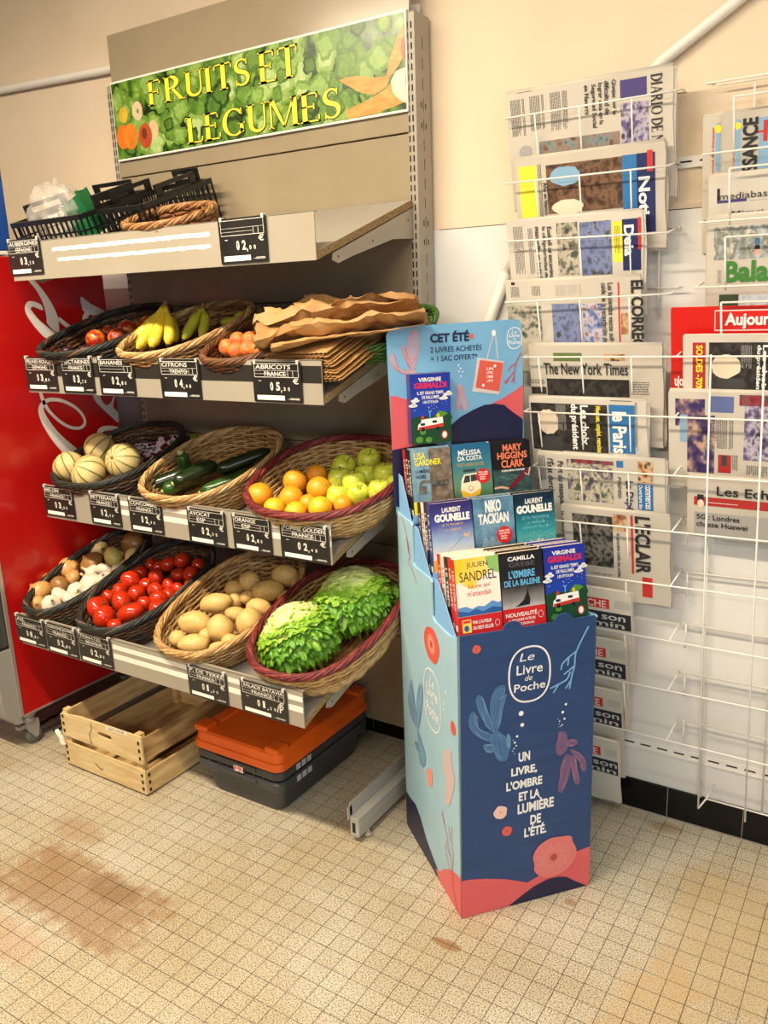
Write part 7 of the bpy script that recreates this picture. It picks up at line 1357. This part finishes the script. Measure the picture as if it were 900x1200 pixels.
def lettuce(p, R_, lb, seed, ad):
    """round green lettuce, stalk end up, outer leaves frilled towards the basket"""
    t = thing('lettuce', p, lb, 'lettuce', 'lettuces in the red rimmed basket'); r = random.Random(seed); P = Vector(p); ad = Vector(ad).normalized()
    b = MB(); b.ball(lambda d: d * R_ * .84 * (1 + .02 * vnoise(d, 3)), nu=30, nv=18, M=Matrix.Translation(P)); o = b.build('heart', LM[0], t); a_ = o.data.attributes.new('edge', 'FLOAT', 'POINT')
    M = Matrix.Translation(P + ad * R_ * .98) @ ad.to_track_quat('Z', 'Y').to_matrix().to_4x4()
    b = MB(); b.lathe([(.016, -.012), (.017, .004), (.012, .007)], 10, M=M); b.build('stalk', mat('lettuce_stalk', (206, 186, 140), .7, c2=(176, 140, 96), scale=80), t)
    for ring, (cnt, span, reach, frill, mi, lf, fl) in enumerate([(6, 2.2, 2.55, .07, 3, .0, .16), (5, 2.4, 2.2, .075, 2, .03, .26), (5, 2.5, 1.8, .075, 2, .055, .24), (4, 2.9, 1.35, .06, 1, .08, .16)]):
        for k in range(cnt):
            an = 2 * math.pi * (k + .41 * ring) / cnt + r.uniform(-.15, .15)
            leaf(t, P, ad, R_, an, span, reach + r.uniform(-.1, .1), frill, LM[mi], seed * 100 + ring * 20 + k, lf, fl)
    return t
l0, l1 = D0['lettuce'][:2]
lettuce((l0[0] + .004, l0[1], l0[2] + .010), .088, 'large pale green lettuce in front, stalk upwards', 31, (-.45, -.05, .9))
lettuce((l1[0] + .008, l1[1] + .01, l1[2] + .018), .090, 'large pale green lettuce behind, higher than the front one', 57, (-.25, .1, .95))
t = thing('lettuce', (-.055, -.28, .63), 'dark green loose leaf lettuce at the back right of the basket', 'lettuce', 'lettuces in the red rimmed basket')
for k in range(8):
    leaf(t, Vector((-.055, -.285, .625)), Vector((.1, -.2, 1)).normalized(), .048, k * .785, 1.2, 1.6, .12, LM[3], 900 + k, .05 * (k % 3), .5)
# ------------------------------------------------------------------ drinks cooler
red_m = mat('cooler_red', (176, 16, 16), .30, c2=(186, 20, 18), scale=3, coat=.3); cgrey = mat('cooler_grey', (150, 146, 138), .35); cdark = mat('cooler_door', (70, 70, 68), .2); edge_m = mat('cooler_edge', (196, 188, 176), .3, metal=.6)
ck = thing('drinks_cooler', (-1.7, -.42, 0), 'red upright drinks cooler with white swirl lettering, left of the shelving', 'cooler')
XC = -1.330
b = MB(); b.bbox((-2.02, -.69, .131), (XC, -.145, 1.636), .004); b.build('cabinet', red_m, ck)
fr = Fr((XC + .0004, 0, 0), (0, 1, 0), (0, 0, 1))
b = MB()
def crm(l, closed):
    n = len(l); q = []
    for j in range(n if closed else n - 1):
        g_ = lambda i: l[i % n] if closed else l[min(max(i, 0), n - 1)]
        p0, p1, p2, p3 = g_(j - 1), g_(j), g_(j + 1), g_(j + 2)
        for t in (0, .25, .5, .75): q.append(tuple(.5 * (2 * p1[k] + (p2[k] - p0[k]) * t + (2 * p0[k] - 5 * p1[k] + 4 * p2[k] - p3[k]) * t * t + (3 * p1[k] - p0[k] - 3 * p2[k] + p3[k]) * t ** 3) for k in range(len(p1))))
    return q if closed else q + [tuple(l[-1])]
for p in D0['swirl']: b.poly(fr, [(min(y, -.147), z) for y, z in crm(p, True)], .0003)
w_ = [.012, .012, .0125, .011, .0105, .0105, .011, .011, .0105, .011, .0115, .0125, .015, .019, .026, .033, .041, .046]
lw = crm([(p[0], p[1], w) for p, w in zip(D0['swirl_line'], w_)], False); b.ribbon(fr, [(p[0], p[1]) for p in lw], [p[2] for p in lw], .0005)
b.build('swirl_lettering', mat('swirl_white', (226, 218, 208), .35), ck)
b = MB(); b.box((XC - .004, -.700, .131), (XC + .003, -.689, 1.64)); b.box((XC - .004, -.69, .126), (XC + .003, -.145, .132)); b.build('edge_trim', edge_m, ck)
b = MB(); b.bbox((-2.02, -.735, .385), (XC - .012, -.692, 1.60), .006); d = b.build('door', cdark, ck)
b = MB(); b.bbox((-1.40, -.765, .9), (-1.375, -.733, 1.3), .006); b.build('handle', cgrey, d)
b = MB()
pr = [(-.690, .10), (-.715, .105), (-.742, .14), (-.752, .20), (-.752, .30), (-.745, .365), (-.738, .375), (-.690, .375)]
b.prism(Fr((-2.02, 0, 0), (0, 1, 0), (0, 0, 1)), pr, 0, .682); b.build('kick_panel', cgrey, ck)
b = MB(); b.bbox((-2.02, -.70, 1.640), (XC, -.490, 1.652), .002); b.build('top_trim', mat('cooler_white', (232, 226, 216), .4), ck)
b = MB(); b.bbox((-2.02, -.70, 1.653), (XC - .001, -.486, 1.905), .004); b.build('blue_header', mat('cooler_blue', (26, 72, 148), .4), ck)
def castor(x, y):
    b = MB(); b.lathe([(.03, .125), (.032, .118), (.03, .112)], 14, M=Matrix.Translation((x, y, 0))); b.lathe([(.019, .112), (.024, .100), (.026, .09), (.012, .088)], 14, M=Matrix.Translation((x, y, 0)))
    for s_ in (-1, 1):
        b.prism(Fr((x + s_ * .017 - .002, y, 0), (0, 1, 0), (0, 0, 1)), [(-.02, .095), (.028, .092), (.030, .07), (.022, .026), (.008, .024), (-.022, .07)], 0, .004)
    b.bbox((x - .012, y - .045, .070), (x + .012, y - .015, .082), .003)
    f = b.build('castor', mat('castor_grey', (164, 160, 152), .4, metal=.3), ck)
    b = MB(); b.lathe([(.006, -.012), (.026, -.013), (.030, -.008), (.030, .008), (.026, .013), (.006, .012)], 18, M=Matrix.Translation((x, y + .012, .031)) @ Matrix.Rotation(math.pi / 2, 4, 'Y')); b.build('wheel', mat('castor_wheel', (98, 96, 92), .5), f)
castor(-1.365, -.655); castor(-1.95, -.655); castor(-1.365, -.20)
b = MB(); b.tube([(-1.30 + .05 * math.cos(a / 5) - .1, -.36 + .16 * math.sin(a / 5) - .12, .008 + .002 * (a % 2)) for a in range(-3, 26)] + [(-1.34, -.2, .05), (-1.42, -.16, .12)], .0045, 7)
tag(b.build('power_cable', mat('cable_black', (18, 18, 18), .5)), 'black power cable looped on the floor under the red cooler', 'cable')

# ------------------------------------------------------------------ wooden crate
wood = mat('crate_wood', (226, 200, 148), .65, c2=(204, 174, 120), scale=8, stretch=(1, 6, 6), bump=.1, bscale=60); wood2 = mat('crate_wood_long', (226, 196, 140), .65, c2=(198, 162, 106), scale=8, stretch=(6, 1, 6), bump=.1, bscale=60)
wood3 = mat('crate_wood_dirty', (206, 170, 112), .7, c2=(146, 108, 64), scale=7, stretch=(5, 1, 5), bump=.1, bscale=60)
nail = mat('staple_dark', (60, 46, 32), .5, metal=.4); stain_m = mat('crate_smudge', (118, 84, 50), .8)
ct = thing('wooden_crate', (-.93, -.44, 0), 'slatted pale wooden crate on the floor under the lowest shelf', 'crate')
CX0, CX1, CY0, CY1, CH = -1.130, -.746, -.684, -.185, .205
def plank(name, a, b_, m=wood, holes=None, nails=()):
    b = MB(); b.bbox(a, b_, .0012)
    o = b.build(name, m, ct)
    if nails:
        b = MB()
        for p, ax in nails:
            s_ = [.004, .004, .004]; s_[ax] = .0012; s_[2] = .005; b.box([p[i] - s_[i] for i in range(3)], [p[i] + s_[i] for i in range(3)])
        b.build('staples', nail, o)
    return o
def end_nails(y, z0, z1): return [((x, y, z), 1) for x in (CX0 + .012, CX1 - .012) for z in (z0 + .018, (z0 + z1) / 2, z1 - .018)]
plank('end_board', (CX0, CY0, .008), (CX1, CY0 + .007, .090), wood, nails=end_nails(CY0 - .0006, .008, .09))
# upper end board with a hand hole
b = MB(); fr = Fr((0, CY0, 0), (1, 0, 0), (0, 0, 1)); z0, z1 = .112, .200; xm = (CX0 + CX1) / 2 + .02
hole = [(xm + .034 * math.copysign(abs(math.cos(a)) ** .6, math.cos(a)), .163 + .009 * math.copysign(abs(math.sin(a)) ** .6, math.sin(a))) for a in [2 * math.pi * i / 16 for i in range(16)]]
lo = [(CX0, z0), (CX1, z0), (CX1, .163), (hole[0][0], .163)] + [hole[-i] for i in range(1, 9)] + [(CX0, .163)]
hi_ = [(CX1, .163), (CX1, z1 + .004), (CX0 + .10, z1), (CX0, z1 - .012), (CX0, .163), (hole[8][0], .163)] + [hole[i] for i in range(7, -1, -1)]
b.prism(fr, lo, -.007, 0); b.prism(fr, hi_, -.007, 0); eb = b.build('end_board', wood, ct)
b = MB()
for p, ax in end_nails(CY0 - .0006, .112, .2): b.box((p[0] - .004, p[1] - .0012, p[2] - .005), (p[0] + .004, p[1] + .0012, p[2] + .005))
b.build('staples', nail, eb)
b = MB(); b.tube([(-.985, CY0 - .001, .115), (-.99, CY0 - .0012, .15), (-.975, CY0 - .0012, .175), (-.976, CY0 - .0012, .195)], .0011, 4); b.tube([(-.98, CY0 - .001, .05), (-.955, CY0 - .0012, .035), (-.945, CY0 - .0012, .04)], .0013, 4); b.build('split_marks', stain_m, eb)
b = MB(); fr2 = Fr((-.905, CY0 - .0008, .188), (1, 0, .06), (0, 0, 1)); b.rect(fr2, 0, 0, .10, .016)
pl = b.build('paper_label', mat('crate_label', (232, 218, 188), .6), ct)
b = MB(); b.text(fr2, 'CAT. I  FR 26', (.012, .004, .085, .012), .0003, bold=.01); b.build('label_print', mat('crate_print', (96, 72, 60), .7), pl)
plank('end_board', (CX0, CY1 - .007, .112), (CX1, CY1, .2), wood); plank('end_board', (CX0, CY1 - .007, .008), (CX1, CY1, .09), wood)
plank('side_slat', (CX1 - .007, CY0 + .008, .006), (CX1, CY1 - .008, .084), wood2, nails=[((CX1 + .0006, CY0 + .016, z), 0) for z in (.02, .045, .07)])
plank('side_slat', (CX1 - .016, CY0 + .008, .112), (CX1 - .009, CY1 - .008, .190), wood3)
plank('side_slat', (CX0, CY0 + .008, .006), (CX0 + .007, CY1 - .008, .084), wood2); plank('side_slat', (CX0, CY0 + .008, .112), (CX0 + .007, CY1 - .008, .192), wood2)
for x in (CX0 + .018, CX1 - .026):
    for y in (CY0 + .018, CY1 - .018):
        b = MB(); b.prism(Fr((x, y, .004), (1, 0, 0), (0, 1, 0)), [(-.011, -.011), (.011, -.011), (.011, .011), (-.011, .011)], 0, .200); b.build('corner_post', wood2, ct)
for i in range(3):
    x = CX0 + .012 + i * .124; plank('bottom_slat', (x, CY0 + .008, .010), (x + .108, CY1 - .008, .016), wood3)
b = MB()
vs = [(-1.148 + .03 * u + .008 * math.sin(v * 4), CY0 - .004 - .010 * abs(math.sin(u * 3 + v * 2)), .085 + .040 * v + .006 * math.sin(u * 5)) for u in [i / 6 for i in range(7)] for v in [j / 6 for j in range(7)]]
b.add(vs, [(i * 7 + j, (i + 1) * 7 + j, (i + 1) * 7 + j + 1, i * 7 + j + 1) for i in range(6) for j in range(6)], 0)
tag(b.build('paper_scrap', mat('paper_scrap', (240, 232, 214), .7)), 'torn white paper scrap stuck to the wooden crate corner', 'paper')

# ------------------------------------------------------------------ two grey totes and an orange lid box
tote = mat('tote_grey', (66, 66, 66), .45, c2=(58, 58, 58), scale=8); lid_m = mat('lid_orange', (242, 104, 22), .35, c2=(234, 94, 18), scale=8); silver = mat('label_silver', (186, 184, 180), .35)
BX0, BX1, BY0, BY1 = -.640, -.300, -.572, -.105
def rr_(x0, y0, x1, y1, r, n=5):
    P = []
    for cx, cy, a0 in ((x1 - r, y1 - r, 0), (x0 + r, y1 - r, 90), (x0 + r, y0 + r, 180), (x1 - r, y0 + r, 270)):
        P += [(cx + r * math.cos(math.radians(a0 + 90 * i / n)), cy + r * math.sin(math.radians(a0 + 90 * i / n))) for i in range(n + 1)]
    return P
def loft(b, secs, mi=0, capb=True, capt=True):
    n = len(secs[0][0]); vs = []
    for pts, z in secs: vs += [(x, y, z) for x, y in pts]
    fs = [(i * n + k, i * n + (k + 1) % n, (i + 1) * n + (k + 1) % n, (i + 1) * n + k) for i in range(len(secs) - 1) for k in range(n)]
    if capb: fs.append(tuple(range(n))[::-1])
    if capt: fs.append(tuple((len(secs) - 1) * n + k for k in range(n)))
    b.add(vs, fs, mi)
def ins(d, r=.03): return rr_(BX0 + d, BY0 + d, BX1 - d, BY1 - d, max(.006, r))
def make_tote(z, h, lb, lower):
    t = thing('storage_tote', ((BX0 + BX1) / 2, (BY0 + BY1) / 2, z), lb, 'storage tote', 'grey totes on the floor')
    b = MB(); loft(b, [(ins(.034), z), (ins(.032), z + .003), (ins(.018), z + h - .030), (ins(.003), z + h - .030), (ins(.0), z + h - .026), (ins(.0), z + h - .006), (ins(.005), z + h), (ins(.016), z + h), (ins(.020), z + h - .02), (ins(.036), z + .006)], capt=True); b.build('body', tote, t)
    b = MB()
    if not lower:
        for i in range(7):
            x = BX0 + .06 + i * .035; b.bbox((x, BY0 + .002, z + h - .040), (x + .003, BY0 + .016, z + h - .027), .0006)
    b.bbox((BX0 + .09, BY0 - .004, z + h - .018), (BX1 - .09, BY0 + .004, z + h - .004), .002)
    b.build('rim_ribs', tote, t)
    b = MB(); fr = Fr((BX1 + .0002, 0, 0), (0, 1, 0), (0, 0, 1))
    for i in range(3):
        y = BY0 + .075 + i * .026; b.rect(fr, y, z + h - .025, y + .020, z + h - .006, .0004)
    b.build('silver_labels', silver, t)
    return t
make_tote(.002, .112, 'lower dark grey plastic tote standing on the floor tiles', True)
t2 = make_tote(.096, .056, 'upper dark grey plastic tote nested in the lower one', False)
b = MB(); b.rect(Fr((-.475, BY0 - .0046, .118), (1, 0, 0), (0, 0, 1)), 0, 0, .038, .020); 
b.build('red_sticker', mat('sticker_red', (186, 40, 40), .4, c2=(230, 214, 206), scale=90), t2)
t = thing('orange_box', ((BX0 + BX1) / 2, (BY0 + BY1) / 2, .15), 'orange plastic box lid on top of the grey totes', 'box lid')
b = MB(); loft(b, [(ins(-.002), .154), (ins(-.005), .156), (ins(-.003), .178), (ins(.001), .180), (ins(.003), .205), (ins(.009), .212), (ins(.045, .02), .213), (ins(.050, .02), .207)]); b.build('lid', lid_m, t)
b = MB()
for x in (BX0 + .030, BX1 - .030):
    for y in (BY0 + .030, BY1 - .030): b.bbox((x - .026, y - .026, .206), (x + .026, y + .026, .226), .008)
b.build('stacking_corners', lid_m, t)

# ------------------------------------------------------------------ things on the top shelf
blk = mat('crate_black', (20, 20, 20), .35, c2=(28, 28, 28), scale=20)
def vcrate(lb, cx, cy, w, d, h, rz, tip):
    M = Matrix.Translation((cx, cy, board_z(1, cy) + .004)) @ Matrix.Rotation(math.atan(SLOPE), 4, 'X') @ Matrix.Rotation(rz, 4, 'Z') @ Matrix.Rotation(tip, 4, 'X')
    t = thing('plastic_crate', (0, 0, 0), lb, 'plastic crate', 'black crates on the top shelf'); t.matrix_basis = M
    b = MB(); b.bbox((-w / 2, -d / 2, 0), (w / 2, d / 2, .004), .001)
    b.build('floor_grid', blk, t, M)
    for sx, sy, L_ in ((0, -1, w), (0, 1, w), (-1, 0, d), (1, 0, d)):
        b = MB(); T_ = M @ Matrix.Translation((sx * w / 2, sy * d / 2, 0)) @ Matrix.Rotation(0 if sx == 0 else math.pi / 2, 4, 'Z')
        hh = h if sx == 0 else h
        for z0, z1, th in ((0, .012, .003), (h * .36, h * .44, .003), (h * .62, h * .66, .002), (h - .014, h, .005)): b.box((-L_ / 2, -th, z0), (L_ / 2, th, z1), 0, T_)
        n = int(L_ / .022)
        for i in range(n + 1):
            x = -L_ / 2 + L_ * i / n; b.box((x - .0022, -.0022, 0), (x + .0022, .0022, h), 0, T_)
        if sx != 0 or sy == 1:   # raised grip
            b.box((-L_ * .28, -.003, h), (-L_ * .20, .003, h + .030), 0, T_); b.box((L_ * .20, -.003, h), (L_ * .28, .003, h + .030), 0, T_); b.box((-L_ * .28, -.004, h + .024), (L_ * .28, .004, h + .036), 0, T_); b.box((-L_ * .28, -.003, h), (L_ * .28, .003, h + .008), 0, T_)
        b.build('side_wall', blk, t)
    return t
vcrate('black slatted plastic crate on the top shelf, left one holding the plastic bag', -1.12, -.33, .31, .30, .130, .03, 0)
vcrate('black plastic crate with raised grip on the top shelf, right one', -.862, -.265, .185, .31, .125, .03, 0)
b = MB(); M = Matrix.Translation((-1.03, -.40, board_z(1, -.40) + .055)) @ Matrix.Rotation(-.35, 4, 'Y') @ Matrix.Rotation(.25, 4, 'X'); b.bbox((-.065, -.0015, 0), (.065, .0015, .125), .001, M=M); b.bbox((.06, -.05, .0), (.064, .0, .12), .001, M=M)
tag(b.build('green_card', mat('green_card', (22, 98, 52), .45)), 'green plastic card standing in the black crate', 'card')
b = MB()
def bagf(d):
    return Vector((d.x * .095, d.y * .08, d.z * .07 + .035 * max(0, d.z) ** 2)) * (1 + .22 * vnoise(d + Vector((3, 1, 0)), 2.6) + .08 * vnoise(d, 7))
b.ball(bagf, nu=64, nv=36, M=Matrix.Translation((-1.165, -.42, board_z(1, -.42) + .128)))
pb = bpy.data.materials.new('clear_bag'); pb.use_nodes = True
q = pb.node_tree.nodes['Principled BSDF']; q.inputs['Base Color'].default_value = lin((238, 232, 222)); q.inputs['Roughness'].default_value = .12; q.inputs['Alpha'].default_value = .22
tag(b.build('plastic_bag', pb), 'crumpled clear plastic bag in the left black crate', 'plastic bag')
MR = Matrix.Translation((-.655, -.425, board_z(1, -.425) + .004)) @ Matrix.Rotation(math.atan(SLOPE) + .03, 4, 'X') @ Matrix.Rotation(-.08, 4, 'Z')
basket('small empty brown wicker basket at the front of top shelf', 1, -.795, -.505, -.50, -.32, ['rust', 'tan'], ['tan', 'rust', 'tan'], 'rust', h=.09, seed=33, n=8, M=MR)

# ------------------------------------------------------------------ brown paper bags
kraft = [mat('kraft%d' % i, c, .62, c2=c2, scale=9, bump=.12, bscale=40) for i, (c, c2) in enumerate([((196, 152, 96), (180, 136, 82)), ((186, 142, 86), (166, 122, 70)), ((172, 128, 74), (152, 110, 60))])]
def bag(lb, p0, p1, W, roll, crum, puff, seed, m):
    """paper bag from its folded base p0 to its open serrated mouth p1: two creased walls joined round the edge"""
    nu, nv = 56, 30; p0, p1 = Vector(p0), Vector(p1); d = p1 - p0; L_ = d.length; d.normalize()
    side = Vector((0, 0, 1)).cross(d).normalized(); up = d.cross(side); side = side * math.cos(roll) + up * math.sin(roll); up = d.cross(side)
    if up.z < 0: up = -up
    o = Vector((seed * 3.1, seed * 1.7, seed * .7)); vs = []
    def ridge(q): return 1 - min(1, abs(vnoise(q, 1.0)) * 3.2)
    for sd in (1, -1):
        for i in range(nu):
            u = i / (nu - 1)
            for j in range(nv):
                v = j / (nv - 1); e = min(1, 7 * min(v, 1 - v)) * min(1, 5 * u + .12)
                q = Vector((u * L_ * 9, (v - .5) * W * 9, .35 * sd)) + o
                k = crum * (.35 + .9 * u)
                z = k * (1.1 * ridge(q * .7) + .6 * ridge(q * 1.6) + 1.4 * vnoise(q, .45) - .7)
                x = u * L_ + k * .9 * vnoise(q + Vector((9, 2, 4)), 1.3); y = (v - .5) * W * (1 - .10 * k / .02 * u) + k * .7 * vnoise(q + Vector((1, 8, 3)), 1.3)
                if i == nu - 1: x += .0025 * (-1) ** j
                gap = sd * e * (.0012 + puff * u ** 1.5)
                vs.append(p0 + d * x + side * y + up * (z + gap))
    N = nu * nv; fs = []
    for i in range(nu - 1):
        for j in range(nv - 1):
            a, c, d_, e_ = i * nv + j, (i + 1) * nv + j, (i + 1) * nv + j + 1, i * nv + j + 1
            fs.append((a, c, d_, e_)); fs.append((N + a, N + e_, N + d_, N + c))
    for i in range(nu - 1):
        for j in (0, nv - 1):
            a, c = i * nv + j, (i + 1) * nv + j; fs.append((a, c, N + c, N + a) if j else (c, a, N + a, N + c))
    for j in range(nv - 1):
        fs.append((j, j + 1, N + j + 1, N + j))
    b = MB(); b.add(vs, fs, 0, crum < .004); o_ = b.build('paper_bag', m); return tag(o_, lb, 'paper bag', 'brown paper bags piled on the second shelf')
for i in range(9):   # flat bags of the stack, mouths fanned out at the front right
    t = i / 8
    p1 = Vector((-.135 - .05 * t, -.5405 + .006 * t, 1.277 + .060 * t)); p0 = p1 + Vector((.015 - .01 * t, .37, .142 - .012 * t))
    bag('flat brown paper bag, bottom one of the fanned stack' if i == 0 else 'flat brown paper bag, %s from bottom of the fanned stack' % ORD[i], p0, p1, .205, .02 * (i % 3), .0016, .0015, 40 + i, kraft[2 - i % 3])
for i, (a_, c_, W_, ro, cr, pf, lb) in enumerate([
    ((.05, -.30, 1.392), (-.255, -.525, 1.350), .20, .10, .006, .006, 'long brown paper bag lying across the stack, straight serrated edge'),
    ((.075, -.31, 1.402), (-.315, -.505, 1.368), .23, .25, .020, .022, 'long crumpled brown paper bag, its mouth beside the apricots'),
    ((.03, -.28, 1.425), (-.330, -.46, 1.402), .23, .30, .026, .026, 'crumpled brown paper bag in the middle of the pile'),
    ((.045, -.29, 1.440), (-.25, -.40, 1.440), .20, .30, .024, .022, 'crumpled brown paper bag on top of the pile')]):
    bag(lb, a_, c_, W_, ro, cr, pf, 70 + i, kraft[i % 2])
